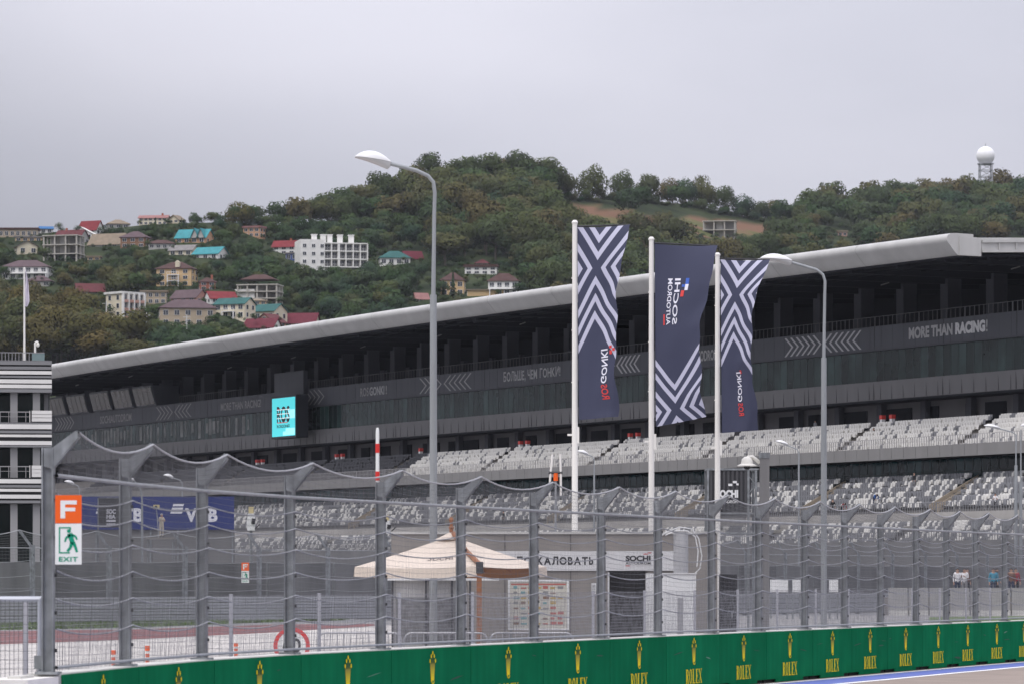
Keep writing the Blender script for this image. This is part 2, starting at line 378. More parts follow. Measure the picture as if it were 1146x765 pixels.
def house(px, yb, wp, hp, rp, kind, wall, roof, yaw, label, floors=2, cols=3, dep=.75, chim=None, balc=0, cat='house', winc=None, plinth=None, group='houses on the hillside', ov=.5):
    D = hill_hit(px, yb) ; s = F / D
    w, h, rh = wp / s, hp / s, max(.35, rp / s)
    d = w * dep
    o = P(px, yb, D); HOUSES.append((px - wp / 2, px + wp / 2, yb - hp - rp, yb, D))
    r = thing('hillside_house', label, cat, o + Vector((0, d / 2, 0)), R(yaw), group)
    b = MB(); b.b2((-w / 2, -d / 2, -6), (w / 2, d / 2, h))
    if kind == 'gx':
        for sx in (-1, 1): b.prism([(-d / 2, h), (d / 2, h), (0, h + rh)], lambda a, c, q: (q, a, c), sx * w / 2 - .1, sx * w / 2 + .1 * 0 + (.0 if sx > 0 else .1))
    if kind == 'gy':
        for sy in (-1, 1): b.prism([(-w / 2, h), (w / 2, h), (0, h + rh)], lambda a, c, q: (a, q, c), sy * d / 2 - (.1 if sy > 0 else 0), sy * d / 2 + (.1 if sy < 0 else 0))
    b.build('wall', wm(wall), r)
    rf = roof_mesh(kind, w, d, rh, h, ov).build('roof', rm(roof), r)
    if chim:
        c = MB(); c.b2((w * chim - .35, -.35, h + rh * .3), (w * chim + .35, .35, h + rh + .9)); c.build('chimney', wm('brick'), rf)
    fh = h / floors
    for f in range(floors):
        for c_ in range(cols):
            x = -w / 2 + w * (c_ + .5) / cols; wh = min(1.5, fh * .55); ww = min(1.5, w / cols * .55)
            window(r, x, -d / 2, f * fh + fh * .28, ww, wh)
        for c_ in range(2):
            y = -d / 2 + d * (c_ + .5) / 2
            for sd in (1, -1): window(r, sd * w / 2, y, f * fh + fh * .28, 1.2, min(1.5, fh * .55), sd)
        if balc and f > 0:
            bb = MB(); z = f * fh
            bb.b2((-w * balc / 2, -d / 2 - 1.4, z - .18), (w * balc / 2, -d / 2, z)); 
            bb.b2((-w * balc / 2, -d / 2 - 1.4, z + .9), (w * balc / 2, -d / 2 - 1.32, z + 1.0))
            k = int(w * balc / .8)
            for q in range(k + 1):
                xx = -w * balc / 2 + q * w * balc / k; bb.b2((xx - .04, -d / 2 - 1.4, z), (xx + .04, -d / 2 - 1.32, z + .9))
            for xx in (-w * balc / 2 + .15, w * balc / 2 - .15): bb.b2((xx - .15, -d / 2 - 1.4, z - fh), (xx + .15, -d / 2 - 1.1, z - .18))
            bb.build('balcony', m_frame, r)
    if kind == 'gy' and rh > 2: window(r, 0, -d / 2, h + rh * .2, 1.0, 1.1)
    return r, w, d, h, rh
def frame_building(px, yb, wp, hp, floors, bays, yaw, label, dep=.6, filled=False):
    D = hill_hit(px, yb); s = F / D; w, h = wp / s, hp / s; d = w * dep; fh = h / floors
    HOUSES.append((px - wp / 2, px + wp / 2, yb - hp, yb, D))
    r = thing('unfinished_building', label, 'building', P(px, yb, D) + Vector((0, d / 2, 0)), R(yaw), 'houses on the hillside')
    m = wm('concrete')
    for f in range(floors + 1):
        b = MB(); z = f * fh; b.b2((-w / 2 - .3, -d / 2 - .3, z - .35), (w / 2 + .3, d / 2 + .3, z)); b.build('floor_slab', m, r)
    for i in range(bays + 1):
        for j in range(3):
            b = MB(); x = -w / 2 + .2 + (w - .4) * i / bays; y = -d / 2 + .2 + (d - .4) * j / 2
            b.b2((x - .25, y - .25, -6 if j else -6), (x + .25, y + .25, h - .35)); b.build('column', m, r)
    b = MB(); b.b2((-w / 2 + .6, d / 2 - .9, -5), (w / 2 - .6, d / 2 - .6, h - .36)); b.build('rear_wall', wm('grey'), r)
    b = MB(); b.b2((-w * .1, -d * .1, 0), (w * .1, d * .3, h - .36)); b.build('stair_core', wm('grey'), r)
    return r
H = house
H(29, 313, 52, 14, 9, 'h', 'white', 'mauve', -6, 'white two storey house with mauve hip roof and long white balcony, far left', 2, 6, .6, balc=.98)
H(44, 321, 26, 6, 7, 'h', 'grey', 'mauve', -6, 'low grey annex with mauve roof just below the white balcony house at far left', 1, 3, .7)
frame_building(70, 294, 40, 31, 3, 3, -14, 'unfinished concrete frame with three open floors on the left slope')
H(28, 285, 24, 9, 6, 'gy', 'cream', 'mauve', 18, 'small cream house with front gable left of the unfinished concrete frame', 1, 2, .9)
H(79, 274, 32, 8, 9, 'gx', 'grey', 'maroon', -22, 'grey gabled house with maroon roof behind the unfinished concrete frame', 1, 3, .7, chim=-.2)
H(101, 263, 23, 6, 10, 'gx', 'white', 'red', -25, 'white house with steep bright red roof near the left crest', 1, 2, .75)
H(91, 268, 30, 6, 8, 'gy', 'white', 'white', -10, 'wide white gable front below the bright red roof near the left crest', 1, 3, .6)
H(121, 277, 40, 4, 12, 'gx', 'white', 'tan', -22, 'white gabled house with large plain tan roof', 1, 3, .6)
H(151, 278, 29, 12, 8, 'h', 'wood', 'mauve', -12, 'brown timber house with mauve hip roof', 2, 3, .8)
H(20, 266, 44, 9, 2, 'f', 'tan', 'brown', 0, 'long low tan building with flat brown roof on the far left crest', 1, 7, .4)
H(32, 271, 30, 5, 1.5, 'f', 'yellow', 'grey', 0, 'low yellow building in front of the long tan one at far left', 1, 4, .4)
H(51, 262, 14, 6, 2.5, 'gx', 'white', 'blue', 10, 'tiny white hut with blue roof on the left crest', 1, 2, .8)
H(131, 256, 24, 5, 6, 'h', 'grey', 'tan', 10, 'grey house with tan hip roof half sunk in bushes on the crest', 1, 3, .8)
H(172, 252, 32, 8, 3, 'gx', 'cream', 'pinkred', -8, 'long cream house with pale red roof at the top of the left crest', 2, 6, .4, chim=.3)
H(197, 250, 14, 4, 5, 'gy', 'cream', 'tan', -30, 'little cream gabled house at the top of the crest beside a cypress', 1, 2, .8)
r, w, d, h, rh = H(217, 273, 36, 7, 10, 'gx', 'orange', 'turq', -16, 'orange house with big turquoise roof and twin front gables', 1, 4, .8)
for sx in (.16, .36):
    g = MB()
    for s_ in (-1, 1):
        g.prism([(0, h + rh * .95), (s_ * w * .13, h - .2), (s_ * w * .13, h + .1), (0, h + rh * .95 + .25)], lambda a, c, q, sx=sx: (w * sx + a, q, c), -d / 2 - 1.2, 0)
    g.build('front_gable', rm('turq'), r)
    g = MB(); g.prism([(-w * .12, h - .2), (w * .12, h - .2), (0, h + rh * .9)], lambda a, c, q, sx=sx: (w * sx + a, q, c), -d / 2 - .7, -d / 2 - .5); g.build('gable_wall', wm('grey'), r)
H(235, 291, 32, 7, 8, 'gx', 'white', 'turq', -24, 'white house with turquoise roof below the orange twin gabled one', 1, 3, .8)
H(180, 279, 29, 6, 5, 'h', 'grey', 'brown', 5, 'open car shelter with wide dark brown roof', 1, 4, .6)
H(205, 287, 28, 7, 6, 'gx', 'cream', 'grey', -18, 'cream bungalow with grey roof beside the white turquoise roofed house', 1, 3, .7)
r, w, d, h, rh = H(197, 321, 40, 20, 9, 'h', 'yellow', 'brown', -10, 'three storey yellow villa with dark brown hip roof and stacked white balconies', 3, 3, .75, balc=.34)
for sx in (.1,):
    g = MB(); g.b2((w * sx - .7, -d / 2 - .1, h + .6), (w * sx + .7, -d / 2 + 1.5, h + 2.2)); g.prism([(-.9, h + 2.2), (.9, h + 2.2), (0, h + 3)], lambda a, c, q, sx=sx: (w * sx + a, q, c), -d / 2 - .2, -d / 2 + 1.6); g.build('dormer', wm('cream'), r)
H(231, 325, 18, 9, 6, 'h', 'brick', 'brown', 10, 'small red brick house with dark roof right of the yellow villa', 2, 2, .9, chim=.3)
H(211, 341, 33, 8, 9, 'gx', 'pink', 'mauve', -28, 'pink house with mauve roof and white gable end', 1, 3, .75)
H(246, 340, 31, 6, 8, 'gx', 'white', 'red', 24, 'white house with red roof and steep left gable, above the beige barracks', 1, 3, .7)
r, w, d, h, rh = H(138, 357, 31, 28, 2.5, 'f', 'cream', 'white', 46, 'cream three storey block with flat white roof and deep balcony bays', 3, 0, .9, cat='apartment block')
for k in range(3):
    for c_ in range(4):
        window(r, -w / 2 + w * (c_ + .5) / 4, -d / 2, k * h / 3 + .5, w / 4 * .62, h / 3 * .72)
    g = MB(); g.b2((-w / 2, -d / 2 - .9, k * h / 3 - .1), (w / 2, -d / 2, k * h / 3 + .15)); g.b2((-w / 2, -d / 2 - .9, k * h / 3 + .15), (w / 2, -d / 2 - .8, k * h / 3 + .8)); g.build('balcony', wm('pink'), r)
g = MB()
for c_ in range(5): x = -w / 2 + w * c_ / 4; g.b2((x - .2, -d / 2 - 1, 0), (x + .2, -d / 2 - .02, h))
g.build('pier', wm('white'), r)
H(172, 341, 28, 14, 2, 'f', 'tan', 'tan', 0, 'low tan building with flat roof between the cream block and beige barracks', 2, 4, .5)
H(208, 366, 62, 21, 11, 'h', 'tan', 'mauve', 8, 'broad two storey beige barracks with large mauve hip roof and empty windows', 2, 5, .55)
r = frame_building(290, 341, 46, 23, 3, 4, -10, 'half finished grey villa with open terraces and a low brown roof')
roof_mesh('h', 11, 7, 2.0, 8.6).build('roof', rm('brown'), r)
g = MB(); g.b2((-8, -3.5, 0), (-1, 2, 5.4)); g.build('wall', wm('white'), r)
H(262, 357, 38, 17, 7, 'gx', 'cream', 'teal', -24, 'cream house with teal roof, tall windows and upper balcony', 2, 4, .7, balc=.4)
H(299, 359, 34, 11, 8, 'gx', 'cream', 'teal', -30, 'smaller cream house with teal roof and broad gable, right of the other teal roof', 1, 4, .8)
H(288, 346, 20, 9, 3, 'h', 'yellow', 'tan', 0, 'yellow house with low tan roof tucked below the half finished villa', 2, 3, .7)
H(337, 367, 36, 6, 11, 'gx', 'cream', 'crimson', -10, 'cream house with broad crimson roof behind the stadium roof edge', 1, 3, .7, chim=-.0)
H(293, 373, 36, 7, 10, 'gx', 'white', 'crimson', -20, 'low crimson roofed house half hidden by the stadium roof edge', 1, 3, .7)
H(302, 368, 26, 8, 9, 'gy', 'pink', 'maroon', -32, 'pink gabled house with dull maroon roof behind the low crimson roof', 1, 2, .9)
H(99, 331, 30, 5, 9, 'gx', 'grey', 'maroon', 14, 'small maroon roof with a white dormer among brown trees at left', 1, 2, .8)
H(105, 292, 14, 4, 1.5, 'f', 'yellow', 'tan', 0, 'tiny pale yellow shed among the bushes on the left slope', 1, 2, .8)
H(320, 285, 27, 9, 7, 'gx', 'white', 'red', -14, 'white house with red roof left of the white balcony block', 2, 3, .7, chim=.2)
H(327, 292, 13, 8, 1.2, 'f', 'blue', 'grey', -10, 'small blue walled shed wedged left of the white balcony block', 1, 2, .8)
H(284, 266, 20, 11, 2, 'f', 'orange', 'pinkred', -20, 'orange block house below the big lone tree on the crest', 2, 3, .8)
H(441, 297, 34, 8, 9, 'h', 'white', 'teal', 6, 'white house with wide teal hip roof right of the white balcony block', 1, 4, .7)
H(461, 293, 20, 4, 8, 'gx', 'white', 'crimson', 18, 'small white house with crimson roof behind the teal hip roof', 1, 2, .8)
H(539, 307, 36, 8, 3, 'f', 'white', 'brown', -6, 'white villa with dark loggias below the middle of the wooded hill', 2, 4, .5)
H(540, 299, 14, 4, 5, 'h', 'white', 'maroon', -6, 'little maroon pavilion roof rising from the white villa', 1, 2, .9)
H(507, 332, 26, 18, 10, 'h', 'yellow', 'brown', -4, 'tall yellow house with steep brown hip roof behind the tall lamp post', 2, 3, .9)
H(564, 332, 34, 17, 10, 'h', 'white', 'brown', -4, 'white and red house with brown hip roof and glazed balconies above the stadium roof', 2, 4, .7, balc=.9)
H(547, 333, 48, 8, 1, 'f', 'yellow', 'tan', 0, 'long low yellow garden wall building between the two brown hip roofs', 1, 0, .2)
H(471, 338, 14, 4, 6, 'gx', 'pink', 'pinkred', 20, 'tiny house with faded pink roof among trees left of the tall yellow house', 1, 2, .8)
H(943, 265, 10, 5, 2, 'f', 'pink', 'tan', 0, 'tiny pink hut in the trees of the right hill', 1, 2, .8)
r = frame_building(806, 267, 36, 20, 2, 3, -8, 'unfinished grey concrete shell on the bare slope, two floors of square openings', .5)
# white apartment building
D = hill_hit(372, 306); s = F / D; HOUSES.append((333, 411, 266, 308, D))
r = thing('apartment_building', 'long white apartment building of three balcony floors with white roof chimneys', 'building', P(363, 304, D) , R(12), 'houses on the hillside')
fw, fd, fhh = 49 / s, 13.0, 26.5 / s
wl_ = MB(); wl_.b2((0, 0, -6), (fw, fd, 0 + .02)); wl_.b2((0, 1.6, .02), (fw, fd, fhh + 2)); wl_.build('wall', wm('white'), r)
sw = 27 / s / math.cos(R(12))
wl_ = MB(); wl_.b2((-sw, -.4, -3), (-.01, fd - .2, fhh + 3)); wl_.build('side_wing', wm('white'), r)
for f in range(4):
    g = MB(); g.b2((0, -.3, f * fhh / 3 + 1.6), (fw, 1.59, f * fhh / 3 + 2)); g.build('floor_slab', wm('white'), r)
for c_ in range(7):
    g = MB(); x = fw * c_ / 6; t_ = .45 if c_ in (2,) else .2; g.b2((x - t_, -.25, 2.01), (x + t_, 1.58, fhh + 1.6)); g.build('fin', wm('white'), r)
for f in range(3):
    for c_ in range(6):
        x = fw * (c_ + .5) / 6; z = 2 + f * fhh / 3
        window(r, x, 1.55, z + .1, fw / 6 * .7, 2.1)
        g = MB(); g.b2((x - fw / 12 + .25, -.2, z + .9), (x + fw / 12 - .25, -.14, z + .98))
        for q in range(7): xx = x - fw / 12 + .3 + q * (fw / 6 - .6) / 6; g.b2((xx - .03, -.19, z + .02), (xx + .03, -.15, z + .9))
        g.build('balcony_railing', wm('grey'), r)
    for x in (-sw * .82, -sw * .45, -sw * .1): window(r, x, -.4, 3 + f * fhh / 3, 1.2, 1.2)
for x in (-sw * .35, sw * .02, .16 * fw, .4 * fw, .66 * fw):
    g = MB(); g.b2((x - .9, 3, fhh + 2), (x + .9, 5, fhh + 5)); g.b2((x - 1.1, 2.8, fhh + 5), (x + 1.1, 5.2, fhh + 5.25)); g.build('chimney', wm('white'), r)
for x in (fw * .2, fw * .5, fw * .8):
    g = MB(); g.b2((x - 1.6, -.08, -2.4), (x + 1.6, 0 - .002, -.2)); g.build('garage_opening', m_pane, r)
# ================================================================ radar dome on the right hill
D = 2050.0; base = P(1103, 206, D); s = F / D
r = thing('radar_tower', 'white radar dome on a lattice tower standing above the right hilltop', 'radar tower', base - Vector((0, 0, 6)))
m_rad = mat('white_radome', (.80, .80, .80), .5); m_steel = mat('grey_tower_steel', (.30, .31, .32), .5)
H0 = 6 + (206 - 184) / s
legs = [(a * 3.4, c * 3.4) for a in (-1, 1) for c in (-1, 1)]
for lx, ly in legs:
    g = MB(); g.tube([(lx, ly, 0), (lx * .9, ly * .9, H0)], .35, 6); g.build('leg', m_steel, r)
for k in range(4):
    z0 = 3 + k * (H0 - 3) / 4; z1 = 3 + (k + 1) * (H0 - 3) / 4
    g = MB()
    for (p, q) in ((0, 1), (1, 3), (3, 2), (2, 0)):
        g.tube([(*legs[p], z0), (*legs[q], z0)], .2, 5); g.tube([(*legs[p], z0), (*legs[q], z1)], .16, 5)
    g.build('brace', m_steel, r)
g = MB(); g.lathe([(3.9, H0 - .3), (4.4, H0), (4.4, H0 + .5), (3.6, H0 + .6)]); g.build('platform', m_steel, r)
rr = 10.4 / s; g = MB()
g.lathe([(rr * math.sin(a), H0 + .5 + rr * .82 - rr * math.cos(a)) for a in [R(35 + 144 * i / 16) for i in range(17)]], n=28); g.build('radome', m_rad, r, smooth=True)
g = MB(); g.tube([(0, 0, H0 + .4 + rr * 1.8), (0, 0, H0 + rr * 1.82 + 2)], .2, 5); g.build('lightning_rod', m_steel, r)
# ================================================================ trees
def leaf_mat(name, cols, varattr=False):
    m = bpy.data.materials.new(name); m.use_nodes = True; nt = m.node_tree; b = nt.nodes['Principled BSDF']
    b.inputs['Roughness'].default_value = .8; b.inputs['Specular IOR Level'].default_value = .12
    if varattr:
        a = nt.nodes.new('ShaderNodeAttribute'); a.attribute_name = 'kindrand'; f = a.outputs['Fac']
    else:
        oi = nt.nodes.new('ShaderNodeObjectInfo'); f = oi.outputs['Random']
    cr = nt.nodes.new('ShaderNodeValToRGB'); cr.color_ramp.interpolation = 'LINEAR'; e = cr.color_ramp.elements
    e[0].position = 0; e[0].color = (*cols[0], 1); e[1].position = 1; e[1].color = (*cols[-1], 1)
    for i, c in enumerate(cols[1:-1]): q = e.new((i + 1) / (len(cols) - 1)); q.color = (*c, 1)
    nt.links.new(f, cr.inputs[0])
    la = nt.nodes.new('ShaderNodeAttribute'); la.attribute_name = 'leafrand'
    mr = nt.nodes.new('ShaderNodeMapRange'); mr.inputs[3].default_value = .70; mr.inputs[4].default_value = 1.05; nt.links.new(la.outputs['Fac'], mr.inputs[0])
    hs = nt.nodes.new('ShaderNodeHueSaturation'); nt.links.new(mr.outputs[0], hs.inputs['Value']); nt.links.new(cr.outputs[0], hs.inputs['Color'])
    nt.links.new(hs.outputs[0], b.inputs['Base Color'])
    # leaves shade with the roundness of the crown they belong to
    da = nt.nodes.new('ShaderNodeAttribute'); da.attribute_name = 'dome'; vt = nt.nodes.new('ShaderNodeVectorTransform'); vt.vector_type = 'NORMAL'; vt.convert_from = 'OBJECT'; vt.convert_to = 'WORLD'; nt.links.new(da.outputs['Vector'], vt.inputs[0])
    ge = nt.nodes.new('ShaderNodeNewGeometry'); vm = nt.nodes.new('ShaderNodeMix'); vm.data_type = 'VECTOR'; vm.inputs[0].default_value = .72
    nt.links.new(ge.outputs['Normal'], vm.inputs[4]); nt.links.new(vt.outputs[0], vm.inputs[5])
    nn = nt.nodes.new('ShaderNodeVectorMath'); nn.operation = 'NORMALIZE'; nt.links.new(vm.outputs[1], nn.inputs[0]); nt.links.new(nn.outputs[0], b.inputs['Normal'])
    return m
GREENS = [(.034, .068, .024), (.055, .088, .028), (.028, .058, .032), (.075, .095, .030)]
OLIVES = [(.085, .082, .024), (.105, .078, .024), (.062, .072, .026), (.115, .085, .028)]
FOREST = [(.058, .082, .028), (.084, .088, .030), (.042, .072, .030), (.102, .084, .032), (.066, .088, .030), (.048, .068, .028)]
m_bark = mat('bark', (.09, .075, .06), .9)
LM = {'green': leaf_mat('leaf_green', GREENS), 'olive': leaf_mat('leaf_olive', OLIVES), 'forest': leaf_mat('leaf_forest', FOREST), 'wood': leaf_mat('leaf_wood', FOREST + GREENS, True)}
def crown_arrays(seed, n, open_=0.0, leaf=(.45, .95), shape='round'):
    """unit crown (radius ~1, centre at 0): leaf quads scattered over several lobes"""
    g = np.random.default_rng(seed)
    if shape == 'cone':
        z = g.random(n) ** .8; a = g.random(n) * 2 * np.pi; r = (1 - z) * (.75 + .25 * np.sin(z * 40)) * np.sqrt(g.random(n) * .6 + .4)
        c = np.stack([r * np.cos(a) * .45, r * np.sin(a) * .45, z * 2.4 - 1.0], 1); nrm = np.stack([np.cos(a), np.sin(a), np.full(n, .5)], 1)
    else:
        L = g.integers(11, 16); lob = []
        for i in range(L):
            a = 2 * np.pi * i / L + g.random() * .8; el = g.uniform(-.6, 1.15); rr = g.uniform(.46, .62)
            lob.append((rr * np.cos(a) * np.cos(el), rr * np.sin(a) * np.cos(el), rr * np.sin(el) * .85, g.uniform(.30, .43)))
        lob.append((0, 0, .12, .6)); lob = np.array(lob)
        w = lob[:, 3] ** 2; idx = g.choice(len(lob), n, p=w / w.sum())
        d = g.normal(size=(n, 3)); d /= np.linalg.norm(d, axis=1)[:, None]
        rad = lob[idx, 3] * (1.0 - np.abs(g.normal(size=n)) * .16 + g.random(n) * .10)
        c = lob[idx, :3] + d * rad[:, None]; nrm = d * .7 + c * .5
        keep = (c[:, 2] > -.75); 
        c[~keep, 2] = -.75 + g.random((~keep).sum()) * .2
    nrm = nrm + g.normal(size=(n, 3)) * .30; nrm /= np.linalg.norm(nrm, axis=1)[:, None]
    t = np.cross(nrm, g.normal(size=(n, 3))); t /= np.linalg.norm(t, axis=1)[:, None]; bt = np.cross(nrm, t)
    sz = g.uniform(*leaf, size=n)[:, None]
    q = np.stack([c - t * sz * .6 - bt * sz * .25, c + bt * sz * .55 * -1, c + t * sz * .6 + bt * sz * .1, c + bt * sz * .6], 1)   # n,4,3
    dome = c * np.array([1, 1, 1.1]); dome /= np.linalg.norm(dome, axis=1)[:, None] + 1e-6
    if shape != 'cone':
        lobn = d; dome = dome * .55 + lobn * .6
    dome /= np.linalg.norm(dome, axis=1)[:, None] + 1e-6
    return q, g.random(n), dome
def mesh_from_quads(name, q, attrs, mats, trunk=None):
    n = len(q); me = bpy.data.meshes.new(name)
    V = q.reshape(-1, 3); nv = len(V); faces = n; tv = 0
    if trunk is not None:
        tvs, tfs = trunk; tv = len(tvs); V = np.concatenate([V, np.array(tvs)])
    nt_ = 0 if trunk is None else len(tfs)
    me.vertices.add(len(V)); me.vertices.foreach_set('co', V.astype(np.float32).ravel())
    me.loops.add((n + nt_) * 4); li = np.arange(n * 4, dtype=np.int32)
    if nt_: li = np.concatenate([li, np.array(tfs, dtype=np.int32).ravel() + nv])
    me.loops.foreach_set('vertex_index', li)
    me.polygons.add(n + nt_); me.polygons.foreach_set('loop_start', np.arange(n + nt_, dtype=np.int32) * 4)
    for m in mats: me.materials.append(m)
    mi = np.zeros(n + nt_, dtype=np.int32); mi[n:] = 1 if len(mats) > 1 else 0
    me.polygons.foreach_set('material_index', mi)
    for k, a in attrs.items():
        if a.ndim == 2:
            at = me.attributes.new(k, 'FLOAT_VECTOR', 'FACE'); at.data.foreach_set('vector', np.concatenate([a, np.tile([0, 0, 1.0], (nt_, 1))]).astype(np.float32).ravel()); continue
        at = me.attributes.new(k, 'FLOAT', 'FACE'); at.data.foreach_set('value', np.concatenate([a, np.zeros(nt_)]).astype(np.float32))
    me.update(calc_edges=True); me.validate(); return me
def trunk_quads(h, r, lean=0.1, limbs=4, seed=0, top=None):
    g = random.Random(seed); b = MB()
    b.tube([(0, 0, -1.5), (lean * .4, 0, h * .5), (lean, 0, h)], [r, r * .75, r * .4], 5, cap=False)
    for i in range(limbs):
        a = i * 6.28 / limbs + g.random(); z = h * g.uniform(.55, .9); L = h * g.uniform(.3, .55)
        b.tube([(lean * z / h, 0, z), (lean + math.cos(a) * L * .5, math.sin(a) * L * .5, z + L * .45), (lean + math.cos(a) * L, math.sin(a) * L, z + L)], [r * .45, r * .3, r * .12], 4, cap=False)
    return b.v, b.f
TREE_ME = {}
def tree_mesh(kind, var):
    key = (kind, var)
    if key in TREE_ME: return TREE_ME[key]
    if kind == 'conifer':
        q, lr, dm = crown_arrays(500 + var, 700, leaf=(.06, .12), shape='cone'); q = q * 4.4 + np.array([0, 0, 5.2]); tr = trunk_quads(4, .25, 0, 0, var)
        me = mesh_from_quads('conifer', q, {'leafrand': lr, 'dome': dm}, [LM['green'], m_bark], tr)
    else:
        q, lr, dm = crown_arrays(var * 17 + len(kind), 1900, leaf=(.05, .105)); 
        sx = random.uniform(.95, 1.25); q = q * np.array([4.6 * sx, 4.6, 4.3]) + np.array([0, 0, 5.4]); tr = trunk_quads(4.4, .28, .3, 4, var)
        me = mesh_from_quads('tree', q, {'leafrand': lr, 'dome': dm}, [LM[kind], m_bark], tr)
    TREE_ME[key] = me; return me
TREE_ONE = {'green': 'green_tree', 'olive': 'autumn_tree', 'forest': 'forest_tree', 'conifer': 'conifer_tree'}
def put_tree(px, py, size, kind, var, label, group, D=None, drop=.3):
    if D is None: D = hill_hit(px, py)
    o = bpy.data.objects.new(TREE_ONE[kind], tree_mesh(kind, var)); COL.objects.link(o)
    p = P(px, py, D); p.z -= drop; o.location = p; o.rotation_euler.z = random.uniform(0, 6.28)
    k = size; o.scale = (k * random.uniform(.82, 1.25), k * random.uniform(.82, 1.25), k * random.uniform(.78, 1.3))
    return tag(o, label, 'tree', group)
# crest trees whose trunks can be told apart: trunk and crown are parts
def crest_tree(px, ybase, hpx, wpx, kind, var, label, leaves=2400, open_=0):
    D = ridge_d(px) - 8; s = F / D; h = hpx * 1.1 / s; w = wpx * 1.05 / s
    r = thing('crest_tree', label, 'tree', P(px, ybase, D), 0, 'lone trees along the crest')
    q, lr, dm = crown_arrays(900 + var, leaves, leaf=(.045, .10)); th = h * -.04
    q = q * np.array([w / 2 / .95, w / 2 / .95, (h - th) / 2 / .88]) + np.array([0, 0, th + (h - th) * .44])
    me = mesh_from_quads('crown', q, {'leafrand': lr, 'dome': dm}, [LM[kind]]); o = bpy.data.objects.new('crown', me); COL.objects.link(o); o.parent = r
    v, f = trunk_quads(h * .45, .32, .3, 6, var); b = MB(); b.add(v, f); b.build('trunk', m_bark, r)
    return r
CT = [(662, 228, 44, 40, 'forest', 'large round crest tree, first of the row at its left end'), (697, 229, 40, 33, 'forest', 'airy crest tree standing apart, second of the crest row'),
      (726, 230, 38, 36, 'forest', 'dark dense crest tree, third of the row on the crest'), (747, 231, 34, 27, 'olive', 'smaller brownish crest tree squeezed between two bigger ones'),
      (767, 232, 36, 29, 'green', 'fresh green crest tree right of the brownish one on the crest'), (786, 234, 38, 34, 'forest', 'tall crest tree leaning over its fresh green neighbour'),
      (809, 238, 32, 34, 'forest', 'broad crest tree just above the unfinished concrete shell'), (831, 243, 28, 30, 'green', 'low broad crest tree right of the concrete shell'), (850, 248, 24, 28, 'forest', 'small crest tree where the crest row dips lowest'), (868, 248, 26, 30, 'olive', 'brownish crest tree at the right end of the crest row'),
      (267, 258, 34, 44, 'olive', 'wide spreading lone tree on the left crest above the orange block house'), (633, 224, 30, 24, 'olive', 'slim crest tree left of the crest row where the forest ends'), (615, 215, 34, 34, 'forest', 'dark crest tree joining the forest to the crest row'),
      (597, 210, 32, 46, 'forest', 'huge dark tree at the very top of the wooded hill')]
for i, (x, y, h, w, k, lab) in enumerate(CT): crest_tree(x, y, h, w, k, i, lab)
for x, y, h in ((174, 272, 30), (203, 262, 24)):
    put_tree(x, y, h / 14 / 4.4 * 2.2 * .62, 'conifer', 0, 'slender dark cypress left of the orange twin gabled house' if x < 190 else 'slender dark cypress behind the orange twin gabled house, on the crest', 'cypresses on the left crest')
for x, y in ((496, 334), (507, 336)): put_tree(x, y, .75, 'conifer', 1, 'dark fir in front of the tall yellow house' + (', nearer the tall lamp post' if x < 500 else ', right of its twin fir'), 'firs at the yellow house')
for k in range(46):
    x = 634 + 268 * (k + random.uniform(.1, .9)) / 46
    put_tree(x, ridge_y(x) + random.uniform(1, 5), random.uniform(.40, .72) * (1.25 if x > 810 else 1), random.choice(('forest', 'green', 'green')), random.randrange(6), 'low bushy tree in the understorey along the bare crest', 'low bushy trees along the bare crest', ridge_d(x) - random.uniform(4, 25), 2.2)
# the mass of the hillside: 300 nearest, largest trees one by one, the rest as one wood
def blocked(px, py, D, hpx, wpx):
    for x0, x1, y0, y1, hd in HOUSES:
        if px + wpx / 2 < x0 + 1 or px - wpx / 2 > x1 - 1: continue
        if D < hd + 4 and py - hpx < y1 - .42 * (y1 - y0) and py > y1 - 3: return True           # would hide the house
        if abs(D - hd) < 14 and x0 - 3 < px < x1 + 3: return True
    return False
cand = []
yy = 196.0
while yy < 412:
    st = 7.5 if yy < 300 else 8.5
    xx = -60.0
    while xx < 1215:
        px = xx + random.uniform(-5, 5); py = yy + random.uniform(-3.5, 3.5); xx += 11.0
        ry = ridge_y(px)
        if py < ry + .5: continue
        roof = 408 - (px - 60) * .145
        if py > roof + 26: continue
        if in_poly(px, py, MEADOW) or in_poly(px, py + 3, MEADOW): 
            if random.random() < .97: continue
        crestzone = 640 < px < 850 and py < ry + 9
        if 640 < px < 850 and not crestzone and py < 250 and random.random() < .5: continue
        D = hill_hit(px, py); s = F / D
        village = px < 480 and not (px > 330 and py < 262) 
        size = random.uniform(.7, 1.2) if village else random.uniform(1.15, 2.0)
        if px < 150 and py > 330: size = random.uniform(1.15, 1.7)
        if crestzone: size = random.uniform(.4, .7)
        if in_poly(px, py - 10, MEADOW) or in_poly(px, py - 18, MEADOW):
            size *= .42
            if random.random() < .45: continue
        if px < 260 and py < 275: size *= .62
        hpx = 9.7 * size * s; wpx = 10 * size * s
        if blocked(px, py, D, hpx, wpx):
            if random.random() < .85:
                size = random.uniform(.3, .5)
                
                if blocked(px, py, D, 9.7 * size * s, 10 * size * s): continue
            else: continue
        k = 'green' if village and random.random() < .75 else 'forest'
        if px < 170 and py > 315: k = 'olive' if random.random() < .75 else 'forest'
        if px > 860 and k == 'forest' and random.random() < .2: k = 'olive'
        cand.append((D, px, py, size, k, s * size))
    yy += st
